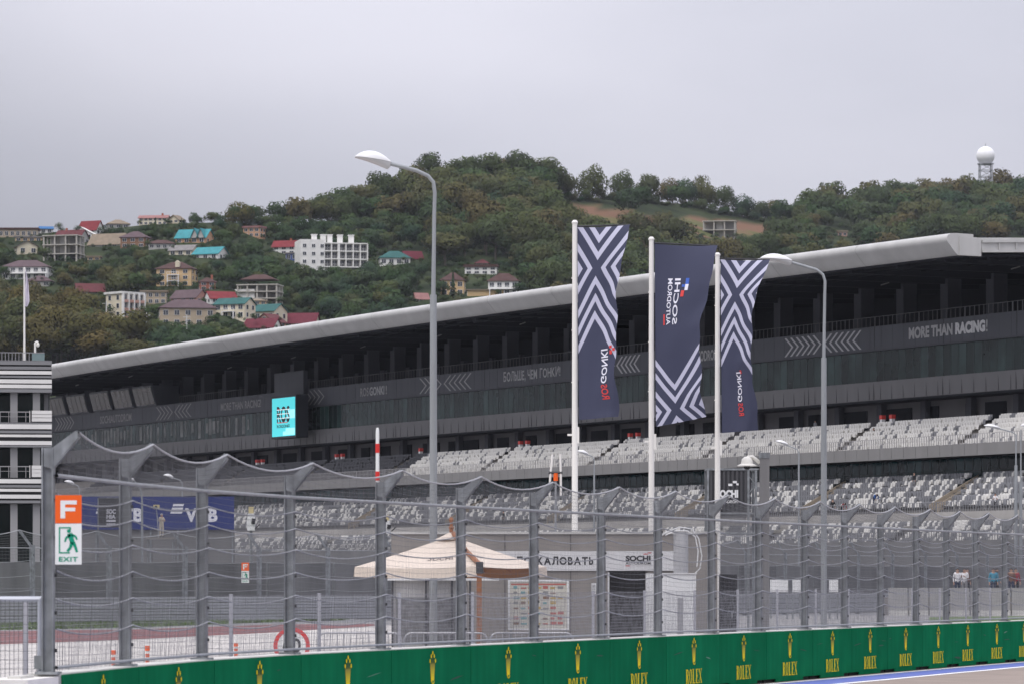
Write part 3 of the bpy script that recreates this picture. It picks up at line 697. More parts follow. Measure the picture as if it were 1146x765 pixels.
# bushes and small trees crowding the feet of the houses
for (x0, x1, y0, y1, hd) in list(HOUSES):
    n = max(2, int((x1 - x0) / 9))
    for k in range(n + 2):
        px = x0 - 4 + (x1 - x0 + 8) * (k + .5) / (n + 2) + random.uniform(-3, 3); py = y1 + random.uniform(.5, 4); D = hd - random.uniform(10, 22); s_ = F / D
        edge = px < x0 + 2 or px > x1 - 2
        hp_ = (y1 - y0) * (random.uniform(.3, .75) if edge else random.uniform(.12, .36)) + 2
        if random.random() < .8: cand.append((D, px, py, min(1.0, hp_ / 9.7 / s_), 'green', hp_ / 9.7))
yy = 258.0
while yy < 405:        # undergrowth between the houses
    xx = -40.0
    while xx < 975:
        px = xx + random.uniform(-4, 4); py = yy + random.uniform(-2.5, 2.5); xx += 10
        if py < ridge_y(px) + 1 or py > 408 - (px - 60) * .145 + 12: continue
        if 620 < px < 915 or in_poly(px, py, MEADOW): continue
        D = hill_hit(px, py); s_ = F / D; z_ = random.uniform(.28, .5)
        if blocked(px, py, D, 9.7 * z_ * s_, 8 * z_ * s_): continue
        cand.append((D, px, py, z_, 'green' if random.random() < .7 else 'forest', s_ * z_ * .5))
    yy += 6.5
cand.sort(key=lambda c: -c[5])
LAB = {('green', 'v'): 'leafy green tree among the houses of the left slope', ('forest', 'v'): 'dull olive green tree among the houses of the left slope', ('olive', 'v'): 'big brownish autumn tree low on the far left slope',
       ('forest', 'm'): 'round olive brown tree on the steep wooded middle hill', ('green', 'm'): 'fresh green tree on the wooded middle hill', ('olive', 'm'): 'rusty brown tree on the wooded hill',
       ('forest', 'r'): 'round olive brown tree on the long right hill', ('green', 'r'): 'fresh green tree on the long right hill', ('olive', 'r'): 'rusty brown tree on the long right hill'}
for D, px, py, size, k, ss in cand[:240]:
    z = 'v' if px < 480 else ('m' if px < 840 else 'r')
    lab = LAB[(k, z)]; put_tree(px, py, size, k, random.randrange(6), lab, lab.replace('tree', 'trees'), D)
Q = []; DM = []; LR = []; KR = []
base_q = [crown_arrays(3000 + i, 850, leaf=(.075, .14)) for i in range(7)]
for D, px, py, size, k, ss in cand[240:]:
    q, lr, dm = base_q[random.randrange(7)]
    if size < .55: q, lr, dm = q[:380], lr[:380], dm[:380]
    a = random.uniform(0, 6.28); ca, sa = math.cos(a), math.sin(a)
    Rm = np.array([[ca, sa, 0], [-sa, ca, 0], [0, 0, 1]]); p = P(px, py, D)
    qq = (q @ Rm) * np.array([4.7, 4.7, 4.4]) * size * np.array([random.uniform(.9, 1.2), 1, random.uniform(.85, 1.2)]) + np.array([p.x, p.y, p.z + 5.0 * size])
    Q.append(qq); DM.append(dm @ Rm); LR.append(lr); kk = random.random(); KR.append(np.full(len(lr), kk if k == 'forest' else (.6 + .4 * kk if k == 'green' else .35 + .1 * kk)))
me = mesh_from_quads('woodland', np.concatenate(Q), {'leafrand': np.concatenate(LR), 'dome': np.concatenate(DM), 'kindrand': np.concatenate(KR)}, [LM['wood']])
o = bpy.data.objects.new('woodland', me); COL.objects.link(o); tag(o, 'mixed olive and brown woodland covering the upper hill slopes', 'woodland', kind='stuff')
print('trees', len(cand))
# poles on the left slope
m_pole = mat('pale_pole', (.55, .54, .52), .7)
for x, yb, h, lab in ((119, 371, 34, 'pale utility pole below the cream block with flat white roof'), (209, 373, 21, 'pale utility pole before the beige barracks'), (164, 372, 22, 'pale utility pole between the cream block and the beige barracks')):
    D = hill_hit(x, yb) - 6; b = MB(); L = h * D / F
    r = thing('utility_pole', lab, 'pole', P(x, yb, D), 0, 'utility poles on the slope')
    b.tube([(0, 0, -2), (0, 0, L)], [.22, .16], 6); b.build('mast', m_pole, r)
    c = MB(); c.b2((-1.2, -.08, L - .9), (1.2, .08, L - .7)); c.build('crossarm', m_pole, r)
# ================================================================ main grandstand (local x = along the track towards the camera, y = back, z = up)
GA = Vector((44.3, 391.0, 0)); EU = Vector((-.4513, .8924, 0)); EV = Vector((.8924, .4513, 0))
GRZ = math.atan2(-.8924, .4513)
def G(u, v, z): return GA + EU * u + EV * v + Vector((0, 0, z))
def gu(px, v):
    k = (px - CX) / F
    return (GA.x + v * EV.x - k * (GA.y + v * EV.y)) / (k * EU.y - EU.x)
def guz(px, py, v):
    u = gu(px, v); Y = GA.y + u * EU.y + v * EV.y; return u, HC + (HY - py) * Y / F
UL, UR = 345.0, -34.0            # far end, near end (lower stands)
def arch(u): t = min(1, max(0, u / 268)); return .62 * 4 * t * (1 - t)
gs = thing('grandstand', 'long three tier grandstand with a pale rounded roof edge and dark open upper deck', 'grandstand', GA, GRZ)
m_roof = mat('pale_roof_metal', (.44, .435, .42), .45, .3, noise=(.15, .05), streak=(.5, .09))
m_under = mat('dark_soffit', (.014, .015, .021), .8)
m_fascia = mat('charcoal_cladding', (.070, .074, .086), .55, .4, streak=(.6, .08))
m_band = mat('mid_grey_cladding', (.145, .142, .143), .5, .4, streak=(.6, .07))
m_para = mat('light_grey_parapet', (.20, .195, .19), .6, streak=(.6, .07))
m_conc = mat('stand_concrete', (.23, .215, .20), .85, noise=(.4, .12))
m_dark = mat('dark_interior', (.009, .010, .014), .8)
m_colm = mat('grey_column', (.075, .077, .088), .7)
m_mull = mat('dark_mullion', (.085, .10, .098), .5, .1)
m_joint = mat('dark_joint', (.05, .05, .052), .7)
def glassmat(name, base, spec, rough=.08, pane=1.5):
    m = bpy.data.materials.new(name); m.use_nodes = True; nt = m.node_tree; b = nt.nodes['Principled BSDF']
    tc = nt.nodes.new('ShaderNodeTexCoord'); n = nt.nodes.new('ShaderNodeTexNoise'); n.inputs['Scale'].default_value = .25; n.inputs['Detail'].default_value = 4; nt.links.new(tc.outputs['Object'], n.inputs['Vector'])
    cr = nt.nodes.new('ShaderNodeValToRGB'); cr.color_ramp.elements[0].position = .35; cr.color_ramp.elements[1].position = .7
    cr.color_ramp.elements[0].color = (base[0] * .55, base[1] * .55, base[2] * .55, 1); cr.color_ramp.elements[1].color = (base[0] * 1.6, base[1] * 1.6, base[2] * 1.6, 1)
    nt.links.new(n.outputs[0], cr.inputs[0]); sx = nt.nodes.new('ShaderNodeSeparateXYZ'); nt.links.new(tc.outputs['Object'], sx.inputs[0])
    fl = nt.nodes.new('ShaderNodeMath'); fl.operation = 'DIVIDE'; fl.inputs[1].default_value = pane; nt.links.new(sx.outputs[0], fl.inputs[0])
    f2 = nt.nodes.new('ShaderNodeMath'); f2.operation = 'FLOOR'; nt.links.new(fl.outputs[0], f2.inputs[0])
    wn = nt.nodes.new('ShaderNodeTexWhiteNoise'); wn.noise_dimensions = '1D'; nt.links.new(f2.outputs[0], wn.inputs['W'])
    mr = nt.nodes.new('ShaderNodeMapRange'); mr.inputs[3].default_value = .55; mr.inputs[4].default_value = 1.7; nt.links.new(wn.outputs['Value'], mr.inputs[0])  # streaky pane reflections painted as random brightness in the base colour
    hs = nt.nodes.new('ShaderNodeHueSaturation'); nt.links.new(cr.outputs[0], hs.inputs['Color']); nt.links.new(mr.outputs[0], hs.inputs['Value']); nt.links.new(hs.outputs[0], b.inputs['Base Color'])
    b.inputs['Roughness'].default_value = rough; b.inputs['Specular IOR Level'].default_value = spec
    bp = nt.nodes.new('ShaderNodeBump'); bp.inputs['Strength'].default_value = .12; bp.inputs['Distance'].default_value = .3; n2 = nt.nodes.new('ShaderNodeTexNoise'); n2.inputs['Scale'].default_value = .5
    nt.links.new(tc.outputs['Object'], n2.inputs['Vector']); nt.links.new(n2.outputs[0], bp.inputs['Height']); nt.links.new(bp.outputs[0], b.inputs['Normal'])
    return m
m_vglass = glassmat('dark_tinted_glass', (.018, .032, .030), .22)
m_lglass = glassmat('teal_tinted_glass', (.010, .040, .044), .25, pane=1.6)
def run(name, prof, u0, u1, m, step=None, arched=False, closed=True, parent=None, smooth=False):
    """extrude a (v, z) outline along the stand"""
    us = [u0, u1] if not step else [u0 + (u1 - u0) * i / max(1, round(abs(u1 - u0) / step)) for i in range(max(1, round(abs(u1 - u0) / step)) + 1)]
    b = MB(); n = len(prof); vs = []
    for u in us:
        a = arch(u) if arched else 0
        vs += [(-u, v, z + a) for v, z in prof]
    fs = []
    for i in range(len(us) - 1):
        for j in range(n if closed else n - 1):
            p, q = i * n + j, i * n + (j + 1) % n; fs.append((p, q, q + n, p + n))
    if closed: fs += [tuple(range(n)), tuple(range((len(us) - 1) * n, len(us) * n))[::-1]]
    b.add(vs, fs); return b.build(name, m, parent or gs, smooth)
nose = [(3.2, 37.32), (1.1, 37.36), (.5, 37.32), (.14, 37.14), (-.02, 36.86), (-.02, 36.62), (.08, 36.42), (.28, 36.22), (.7, 35.72), (1.12, 35.28), (1.3, 35.14), (1.46, 35.1), (1.5, 35.5), (3.2, 36.9)]
run('roof_edge', nose, 0.0, UL, m_roof, 8, True, smooth='auto')
for k in range(1, 20): run('roof_joint', [(v - .012 if v < 1 else v, z + (.012 if z > 37 else -.01)) for v, z in nose[:12]], k * 17.5, k * 17.5 + .14, mat('roof_joint_grey', (.34, .335, .325), .6), None, True)
run('roof_end_cap', [(1.45, 37.05), (4.1, 36.98), (4.1, 35.1), (1.45, 35.12)], -.12, .35, m_roof)
run('roof_deck', [(3.2, 37.0), (34, 38.2), (34, 37.7), (3.2, 36.5)], .4, UL, m_roof, 8, True)
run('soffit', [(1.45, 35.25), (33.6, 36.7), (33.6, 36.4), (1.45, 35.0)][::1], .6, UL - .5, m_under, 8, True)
# end truss in pale steel
b = MB()
b.prism([(4.2, 36.75), (33, 38.0), (33, 37.75), (4.2, 36.5)], lambda a, c, t: (t, a, c), -.35, .25)
b.prism([(4.2, 35.75), (33, 36.9), (33, 36.65), (4.2, 35.5)], lambda a, c, t: (t, a, c), -.3, .25)
b.prism([(4.2, 36.5), (33, 37.75), (33, 36.9), (4.2, 35.75)], lambda a, c, t: (t, a, c), -.1, .05)
for k in range(14):
    v = 6.3 + k * 2.1; z = 35.75 + (v - 4.2) * .04; b.b2((-.22, v - .08, z), (.2, v + .08, z + .85))
b.build('end_truss', m_roof, gs)
# purlins and beams below the soffit
for k in range(11):
    v = 3.2 + k * 2.4; z = 35.05 + (v - 1.45) * .0435
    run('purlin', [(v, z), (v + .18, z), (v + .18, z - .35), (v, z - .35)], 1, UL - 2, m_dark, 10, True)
BAY = 9.05
for k in range(35):
    u = 3 + k * BAY; a = arch(u); b = MB()
    b.prism([(1.6, 34.9 + a), (30, 36.2 + a), (30, 34.9 + a), (20, 34.6 + a), (1.6, 34.6 + a)], lambda p, q, t, u=u: (-u + t, p, q), -.2, .2); b.build('roof_beam', m_dark, gs)
    b = MB(); b.b2((-u - .75, 19.4, 29.4), (-u + .75, 21.2, 35.2 + a)); b.build('column', m_colm, gs)
    b = MB(); b.b2((-u - .45, 26.0, 29.4), (-u + .9, 26.6, 33.4)); b.build('inner_column', m_colm, gs)
    if k % 3 == 1:
        b = MB(); b.tube([(-u + 3, 9 + (k * 5) % 7, 34.7 + a), (-u + 4.6, 9 + (k * 5) % 7, 34.85 + a)], .07, 5); b.build('soffit_fitting', m_para, gs)
run('upper_deck_floor', [(14.3, 29.4), (31, 29.4), (31, 29.0), (14.3, 29.0)], -.6, UL, m_conc)
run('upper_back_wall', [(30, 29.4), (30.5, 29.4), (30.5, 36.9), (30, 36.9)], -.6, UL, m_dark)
run('fascia', [(14.0, 30.35), (14.28, 30.35), (14.28, 27.6), (14.0, 27.6)], -.6, UL, m_fascia)
run('fascia_ledge', [(13.9, 27.75), (13.99, 27.75), (13.99, 27.6), (13.9, 27.6)], -.6, UL, m_colm)
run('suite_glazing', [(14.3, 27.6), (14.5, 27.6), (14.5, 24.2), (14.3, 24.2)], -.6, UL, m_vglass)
b = MB()
u = 0.0
while u < UL: b.b2((-u - .03, 14.275, 24.21), (-u + .03, 14.299, 27.59)); u += 1.5
b.build('mullions', m_mull, gs)['kind'] = 'stuff'
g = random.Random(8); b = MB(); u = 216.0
while u < 300:      # bright reflections painted as pale strips on the far end's glass
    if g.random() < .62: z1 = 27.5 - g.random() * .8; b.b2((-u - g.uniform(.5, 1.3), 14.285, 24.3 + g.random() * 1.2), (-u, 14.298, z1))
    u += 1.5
b.build('glass_reflections', mat('reflection_pale', (.17, .175, .17), .5, noise=(.8, .5)), gs)['kind'] = 'stuff'
run('suite_band', [(13.85, 24.2), (14.6, 24.2), (14.6, 22.15), (13.95, 22.15)], -.6, UL, m_band)
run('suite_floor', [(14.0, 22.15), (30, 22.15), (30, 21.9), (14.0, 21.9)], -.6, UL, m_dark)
run('suite_end_wall', [(14.6, 21.9), (30, 21.9), (30, 29.0), (14.6, 29.0)], -.9, -.6, m_fascia)
b = MB(); uu = 8.0
while uu < UL:            # panel joints
    for (v, z0, z1) in ((13.985, 27.77, 30.34), (13.87, 22.2, 24.18)):
        b = MB(); b.b2((-uu - .03, v - .012, z0), (-uu + .03, v + .05, z1)); b.build('cladding_joint', m_joint, gs)
    uu += 14.0
b = MB(); uu = 2.0
while uu < UL:
    for (v, z0, z1) in ((13.992, 27.77, 30.34), (13.875, 22.2, 24.18), (4.992, 14.95, 16.1)): b.b2((-uu - .012, v - .006, z0), (-uu + .012, v + .05, z1))
    uu += 2.33
b.build('panel_seams', mat('panel_seam', (.075, .075, .078), .7), gs)['kind'] = 'stuff'
# railing on the fascia : one section per bay
m_rail = mat('thin_grey_rail', (.22, .22, .23), .5)
def railing(name, u0, u1, v, z, h, pitch, m, parent=None, top=True, t=.03, mid=True):
    b = MB(); n = max(1, round((u1 - u0) / pitch))
    for i in range(n + 1):
        u = u0 + (u1 - u0) * i / n; b.b2((-u - t, v - t, z), (-u + t, v + t, z + h))
    if top: b.b2((-u1, v - t, z + h - .001), (-u0, v + t, z + h + .05))
    if top and mid: b.b2((-u1, v - t * .6, z + h * .5), (-u0, v + t * .6, z + h * .5 + .03))
    return b.build(name, m, parent or gs)
for k in range(31):
    if 196 < k * BAY < 212 or k * BAY > 243: continue
    railing('deck_railing', k * BAY, k * BAY + BAY - .1, 14.15, 30.35, 1.05, .9, mat('dark_rail', (.13, .13, .135), .5), t=.03, mid=False)
# commentary boxes on the left, glass leaning outwards
for x0, x1 in ((45, 52), (54, 73.5), (76, 97.5), (102, 124), (126, 148), (150, 173)):
    ua, ub = gu(x0, 13.2), gu(x1, 13.2); lo, hi = min(ua, ub), max(ua, ub)
    b = MB(); b.prism([(13.6, 30.38), (17.5, 30.38), (17.5, 33.6), (12.7, 33.6)], lambda a, c, t: (-t, a, c), lo + .2, hi - .2); bx = b.build('commentary_box', m_fascia, gs)
    b = MB(); n = max(1, round((hi - lo) / 2.4))
    for i in range(n):
        p, q = lo + .4 + (hi - lo - .8) * i / n + .08, lo + .4 + (hi - lo - .8) * (i + 1) / n - .08
        b.prism([(13.48, 30.6), (13.42, 30.6), (12.66, 33.3), (12.72, 33.3)], lambda a, c, t: (-t, a, c), p, q)
    b.build('slanted_window', mat('pale_reflecting_glass', (.05, .045, .042), .2, .4, noise=(.5, .5)), bx)
# concourse behind the middle tier
m_wallc = mat('concourse_wall', (.16, .155, .16), .8, noise=(.3, .12))
run('concourse_wall', [(17.5, 18.6), (17.8, 18.6), (17.8, 21.9), (17.5, 21.9)], -14, UL, m_wallc)
b = MB(); g = random.Random(3); uu = 1.0
while uu < UL - 6:
    b = MB(); L = g.uniform(1.5, 5.5); b.b2((-uu - L, 17.38, 18.62), (-uu, 17.49, 21.3)); uu += L + g.uniform(2, 6); b.build('concourse_opening', m_dark, gs)
b = MB(); uu = 3.0
while uu < UL: b = MB(); b.b2((-uu - .5, 16.6, 18.6), (-uu + .5, 17.3, 21.9)); uu += BAY; b.build('concourse_pier', m_colm, gs)

# ---------------- stepped tiers
MID = dict(v0=6.0, z0=15.35, rows=7, pitch=.86, rise=.535)
LOW = dict(v0=2.0, z0=9.3, rows=6, pitch=.92, rise=.60)
BOT = dict(v0=-3.6, z0=5.45, rows=4, pitch=.85, rise=.58)
def tier(name, T, u0, u1, vback, zbot, m=m_conc, front=None):
    pr = []
    v, z = T['v0'] - .45 if front is None else front, T['z0']
    pr.append((v, zbot)); pr.append((v, z))
    for i in range(1, T['rows']):
        vv = T['v0'] + i * T['pitch'] - .45; pr.append((vv, z)); z += T['rise']; pr.append((vv, z))
    pr.append((vback, z)); pr.append((vback, zbot))
    return run(name, pr, u0, u1, m), z
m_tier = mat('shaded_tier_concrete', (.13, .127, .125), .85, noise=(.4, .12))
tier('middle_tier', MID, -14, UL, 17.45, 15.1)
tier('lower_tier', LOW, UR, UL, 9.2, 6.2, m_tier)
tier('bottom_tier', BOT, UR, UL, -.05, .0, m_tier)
run('lower_walkway', [(.0, 9.0), (1.55, 9.0), (1.55, 6.4), (.0, 6.4)], UR, UL, mat('walkway_wall', (.36, .345, .325), .85, noise=(.4, .12)))
run('middle_parapet', [(5.0, 16.15), (5.25, 16.15), (5.25, 14.9), (5.0, 14.9)], -14, UL, m_para)
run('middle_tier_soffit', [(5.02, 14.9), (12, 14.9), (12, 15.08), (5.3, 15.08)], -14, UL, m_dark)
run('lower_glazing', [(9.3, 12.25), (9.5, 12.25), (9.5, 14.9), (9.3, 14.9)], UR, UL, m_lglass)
b = MB(); uu = UR
while uu < UL: b.b2((-uu - .04, 9.275, 12.2), (-uu + .04, 9.299, 14.9)); uu += 1.6
b.b2((-UL, 9.27, 13.5), (-UR, 9.2985, 13.58))
b.build('lower_mullions', m_mull, gs)['kind'] = 'stuff'
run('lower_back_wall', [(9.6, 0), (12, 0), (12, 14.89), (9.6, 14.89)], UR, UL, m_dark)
run('front_wall', [(-5.2, 0), (-4.4, 0), (-4.4, 6.0), (-5.2, 6.0)], UR, UL, mat('front_wall_grey', (.17, .168, .168), .8, noise=(.3, .15)))
for k in range(37):
    u0 = UR + k * BAY
    if u0 > UL - BAY: break
    railing('front_railing', u0, u0 + BAY - .1, -4.6, 6.0, .9, .45, m_rail)
    railing('walkway_railing', u0, u0 + BAY - .1, .1, 9.0, 1.0, .45, m_rail)
    if u0 > -14: railing('parapet_railing', u0, u0 + BAY - .1, 5.1, 16.15, .95, .45, mat('pale_rail', (.34, .33, .33), .5))
# ---------------- aisles, seats
AMID = [gu(x, 12.5) for x in (1126, 988, 835, 705, 582, 470, 376, 287, 205, 140)]
ALOW = [gu(x, 5.0) for x in (1078, 930, 645, 420, 250, 130)] + [gu(790, 5.0), gu(530, 5.0)]
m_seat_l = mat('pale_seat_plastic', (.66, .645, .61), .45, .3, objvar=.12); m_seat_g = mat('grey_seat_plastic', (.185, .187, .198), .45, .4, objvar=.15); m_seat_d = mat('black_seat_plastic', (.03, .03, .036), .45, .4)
def seat_geo(b, o=(0, 0, 0), tip=True, mi=0, full=True):
    """flip-up stadium seat facing -y"""
    x, y, z = o
    b.prism([(-.22, .40), (.22, .40), (.23, .84), (.16, .93), (-.16, .93), (-.23, .84)], lambda a, c, t: (x + a, y + .22 + (c - .44) * .2 + t, z + c), -.02, .02, mi)
    if tip: b.prism([(-.2, .34), (.2, .34), (.2, .76), (-.2, .76)], lambda a, c, t: (x + a, y + .06 + (c - .4) * .12 + t, z + c), -.025, .025, mi)
    else: b.prism([(-.2, -.2), (.2, -.2), (.2, .2), (-.2, .2)], lambda a, c, t: (x + a, y + .0 + c, z + .43 + t), -.025, .025, mi)
    if full: b.b2((x - .03, y + .16, z), (x + .03, y + .22, z + .5), mi)
seats = []      # (dist, u, v, z, tier, colour, tip)
def near_aisle(u, L, w): return any(abs(u - a) < w for a in L)
for name, T, u0, u1, AL in (('mid', MID, -13.5, UL - 75, AMID), ('low', LOW, UR, UL - 75, ALOW), ('bot', BOT, UR, UL - 75, ALOW)):
    for r_ in range(T['rows']):
        v = T['v0'] + r_ * T['pitch']; z = T['z0'] + r_ * T['rise']; u = u0
        while u < u1:
            u += .5
            # aisles run straight up; lower ones with side walls
            if near_aisle(u, AL, .75 if name == 'mid' else .95): continue
            p = G(u, v, z); x = CX + F * p.x / p.y
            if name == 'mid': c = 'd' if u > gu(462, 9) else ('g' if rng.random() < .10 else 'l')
            else: c = 'l' if rng.random() < (.34 if name == 'low' else .45) else 'g'
            if x > 1146 + 40: continue
            y = HY - F * (p.z + .4 - HC) / p.y
            seats.append((p.y, u, v, z, name, c, rng.random() < .8, x, y))
vis = [s for s in seats if 0 < s[7] < 1146 and not (s[4] == 'bot' and s[8] > 606)]
vis.sort(key=lambda s: s[0])
chosen = set(id(s) for s in vis[:300])
SEATM = {'l': m_seat_l, 'g': m_seat_g, 'd': m_seat_d}; proto = {}
SLAB = {('low', 'l'): ('pale flipped up seat in the steep lower tier near the right edge', 'pale seats of the lower tier'), ('low', 'g'): ('mid grey flipped up seat in the steep lower tier near the right edge', 'grey seats of the lower tier'),
        ('bot', 'l'): ('pale seat in the bottom rows behind the fence top, near the right edge', 'pale seats of the bottom rows'), ('bot', 'g'): ('mid grey seat in the bottom rows behind the fence top, near the right edge', 'grey seats of the bottom rows'),
        ('mid', 'g'): ('mid grey seat of the middle tier near the right edge', 'grey seats of the middle tier'),
        ('mid', 'l'): ('pale seat of the middle tier near the right edge', 'pale seats of the middle tier')}
rest = {'mid': MB(), 'low': MB(), 'bot': MB(), 'midd': MB()}
for s in seats:
    d, u, v, z, nm, c, tip, x, y = s
    if id(s) in chosen:
        k = (c, tip)
        lab, grp = SLAB[(nm, c)]
        if k not in proto:
            b = MB(); seat_geo(b, tip=tip); o = b.build('stadium_seat', SEATM[c])
            proto[k] = o
        else: o = proto[k].copy(); COL.objects.link(o)
        o.location = G(u, v, z); o.rotation_euler.z = GRZ; tag(o, lab, 'seat', grp)
    else:
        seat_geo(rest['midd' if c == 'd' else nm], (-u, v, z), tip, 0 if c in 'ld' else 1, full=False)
for k, lab in (('mid', 'rows of pale seats filling the middle tier'), ('low', 'rows of mixed pale and grey seats filling the lower tier'), ('bot', 'rows of mixed seats at the bottom of the stand'), ('midd', 'rows of black seats in the far left part of the middle tier')):
    o = rest[k].build('seat_rows', [m_seat_d] if k == 'midd' else [m_seat_l, m_seat_g]); o.location = GA; o.rotation_euler.z = GRZ; tag(o, lab, 'seats', kind='stuff')
# aisle steps: dark concrete stairs + side walls
m_step = mat('aisle_step', (.20, .185, .165), .85)
for a in AMID:
    b = MB()
    for i in range(MID['rows'] * 2):
        v = MID['v0'] - .45 + i * MID['pitch'] / 2; z = MID['z0'] + i * MID['rise'] / 2; b.b2((-a - .6, v, z - .3), (-a + .6, v + MID['pitch'] / 2, z + .02))
    b.build('aisle_stair', m_step, gs)
for a in ALOW:
    b = MB()
    for i in range(LOW['rows'] * 2):
        v = LOW['v0'] - .45 + i * LOW['pitch'] / 2; z = LOW['z0'] + i * LOW['rise'] / 2; b.b2((-a - .8, v, z - .4), (-a + .8, v + LOW['pitch'] / 2, z + .02))
    b.build('aisle_stair', m_step, gs)
    for s_ in (-1, 1):
        b = MB(); b.prism([(1.3, 9.0), (7.4, 12.2), (7.4, 13.0), (1.3, 9.8)], lambda p, q, t: (-a + s_ * .85 + t, p, q), -.06, .06); b.build('aisle_wall', mat('aisle_wall_tan', (.33, .28, .22), .8), gs)
# ---------------- lettering and chevrons on the fascia
m_let = mat('pale_fascia_lettering', (.40, .40, .40), .5); m_letw = mat('white_fascia_lettering', (.62, .62, .62), .5); m_letd = mat('dull_fascia_lettering', (.29, .285, .28), .5); m_chev = mat('silver_chevron', (.46, .46, .47), .35)
def fpos(u, z, out=.03): return (-u, 13.99 - out, z)
def fascia_text(s, x0, x1, z0, z1, m, bold=.0):
    ua, ub = gu(x0, 13.95), gu(x1, 13.95); b = MB()
    put_text(b, s, lambda a, c: (-ua + a, 13.955, c), 0, ua - ub, z0, z1, 0, bold); return b.build('lettering', m, gs)
ZL0, ZL1 = 28.45, 29.75
fascia_text('SOCHIAUTODROM', 112, 147, 28.3, 29.6, m_letd, .02)
fascia_text('MORE THAN', 247, 272, 28.4, 29.6, m_letd, .02); fascia_text('RACING!', 274, 292, 28.4, 29.6, m_letd, .02)
fascia_text('ROS', 403, 412.5, 28.4, 29.65, m_letd, .02); fascia_text('GONKI', 413.5, 430, 28.4, 29.65, m_let, .03); fascia_text('!', 431.5, 433, 28.4, 29.65, m_letd, .02)
fascia_text('БОЛЬШЕ, ЧЕМ', 563.5, 601, ZL0 - .25, ZL1, m_let, .02); fascia_text('ГОНКИ!', 604, 627, ZL0, ZL1, m_let, .02)
fascia_text('SOCHIAUTODROM', 758, 803, ZL0, ZL1, m_let, .03)
fascia_text('MORE THAN', 1017, 1066, ZL0 + .05, ZL1 + .05, m_let, .045); fascia_text('RACING', 1069, 1102.5, ZL0 + .05, ZL1 + .05, m_letw, .06); fascia_text('!', 1103.5, 1105.2, ZL0 + .05, ZL1 + .05, m_let, .02)
def chevrons(x0, x1, n_r, n_l, m=m_chev, z0=27.95, z1=30.1):
    ua, ub = gu(x0, 13.95), gu(x1, 13.95); L = ua - ub; n = n_r + n_l; b = MB(); zm = (z0 + z1) / 2; w = .42
    dx = L / (n + 1.0); tip = dx * 1.25
    for i in range(n):
        x = -ua + i * dx + (0 if i < n_r else dx * .9); d = 1 if i < n_r else -1
        xa = x if d > 0 else x + tip
        for (p, q) in ((z0, zm), (zm, z1)):
            e = [(xa if p == z0 else xa + d * tip, p), (xa if q == z1 else xa + d * tip, q)]
            b.add([(e[0][0] - w / 2, 13.955, p), (e[0][0] + w / 2, 13.955, p), (e[1][0] + w / 2, 13.955, q), (e[1][0] - w / 2, 13.955, q)], [(0, 1, 2, 3)])
    return b.build('chevrons', m, gs)
m_chd = mat('dull_chevron', (.28, .27, .26), .4)
chevrons(62, 85, 6, 0, m_chd); chevrons(175, 213, 4, 4, m_chd); chevrons(337, 366, 5, 0, m_chd); chevrons(470, 526, 4, 5, mat('mid_chevron', (.34, .34, .34), .4)); chevrons(672, 715, 3, 5); chevrons(879, 962, 6, 6)
# ---------------- red and white section signs beside the aisles
m_signr = mat('section_red', (.55, .06, .05), .5); m_signw = mat('section_white', (.75, .75, .75), .5)
first = None
AS = [(988, 1), (705, 1), (582, 1), (376, 1), (287, 1), (470, 0)]
def section_sign(u, lab):
    global first
    if first is None:
        first = thing('section_sign', lab, 'sign', (0, 0, 0), GRZ, 'red and white section signs')
        b = MB(); b.b2((-.22, -.22, -.4), (.22, .22, .72)); b.build('lower_panel', m_signw, first)
        b = MB(); b.b2((-.26, -.26, .72), (.26, .26, 1.16)); b.build('upper_panel', m_signr, first); o = first
    else: o = copy_tree(first)
    o.location = G(u, 12.2, 19.1); o['label'] = lab
WH = {988: 'behind the right hand lamp post', 705: 'between the left and middle banner flags', 582: 'left of the left banner flag', 376: 'above the black seats, right of the cyan screen', 287: 'above the black seats, left of the cyan screen', 470: 'beside the tall left lamp post'}
for x, two in AS:
    u = gu(x, 11.6)
    section_sign(u + 1.0, ('left one of two red topped signs ' if two else 'single red topped sign ') + WH[x])
    if two: section_sign(u - 1.0, 'right one of two red topped signs ' + WH[x])
# ---------------- big LED screen hung on the front
ua, z1 = guz(304.5, 444, 10.5); ub, z0 = guz(330, 488, 10.5); z1 = guz(317, 444.5, 10.5)[1]; z0 = guz(317, 487.5, 10.5)[1]
scr = thing('led_screen', 'bright cyan advertising screen hung on the grandstand front', 'screen', G((ua + ub) / 2, 10.5, z0), GRZ)
w = ua - ub; h = z1 - z0
b = MB(); b.b2((-w / 2 - .3, .06, -.3), (w / 2 + .3, 2.0, h + .3)); b.build('housing', mat('screen_housing', (.035, .037, .045), .5), scr)
b = MB(); b.b2((-.4, 2.0, h * .3), (.4, 3.5, h * .3 + .4)); b.b2((-.4, 2.0, h * .7), (.4, 3.5, h * .7 + .4)); b.build('bracket', m_dark, scr)
def em(name, c, s): return mat(name, c, .4, .2, emit=(c, s))
b = MB(); b.b2((-w / 2, -.0, 0), (w / 2, .05, h)); dsp = b.build('display', em('screen_cyan', (.08, .62, .66), .62), scr)
b = MB()
for q in ((.18, .45, .5, .68), (.1, .02, .5, .2), (-.02, .02, .16, .12)): b.add([(w * q[0], -.01, h * q[1]), (w * q[2], -.01, h * q[1]), (w * q[2], -.01, h * q[3]), (w * q[0], -.01, h * q[3])], [(0, 1, 2, 3)])
b.build('pale_patch', em('screen_pale', (.32, .78, .84), .7), dsp)
b = MB(); put_text(b, 'ROS', lambda a, c: (a, -.03, c), -w * .28, w * .28, h * .36, h * .78, 0, .03); b.build('logo', em('screen_black', (.015, .015, .02), .0), dsp)
b = MB()
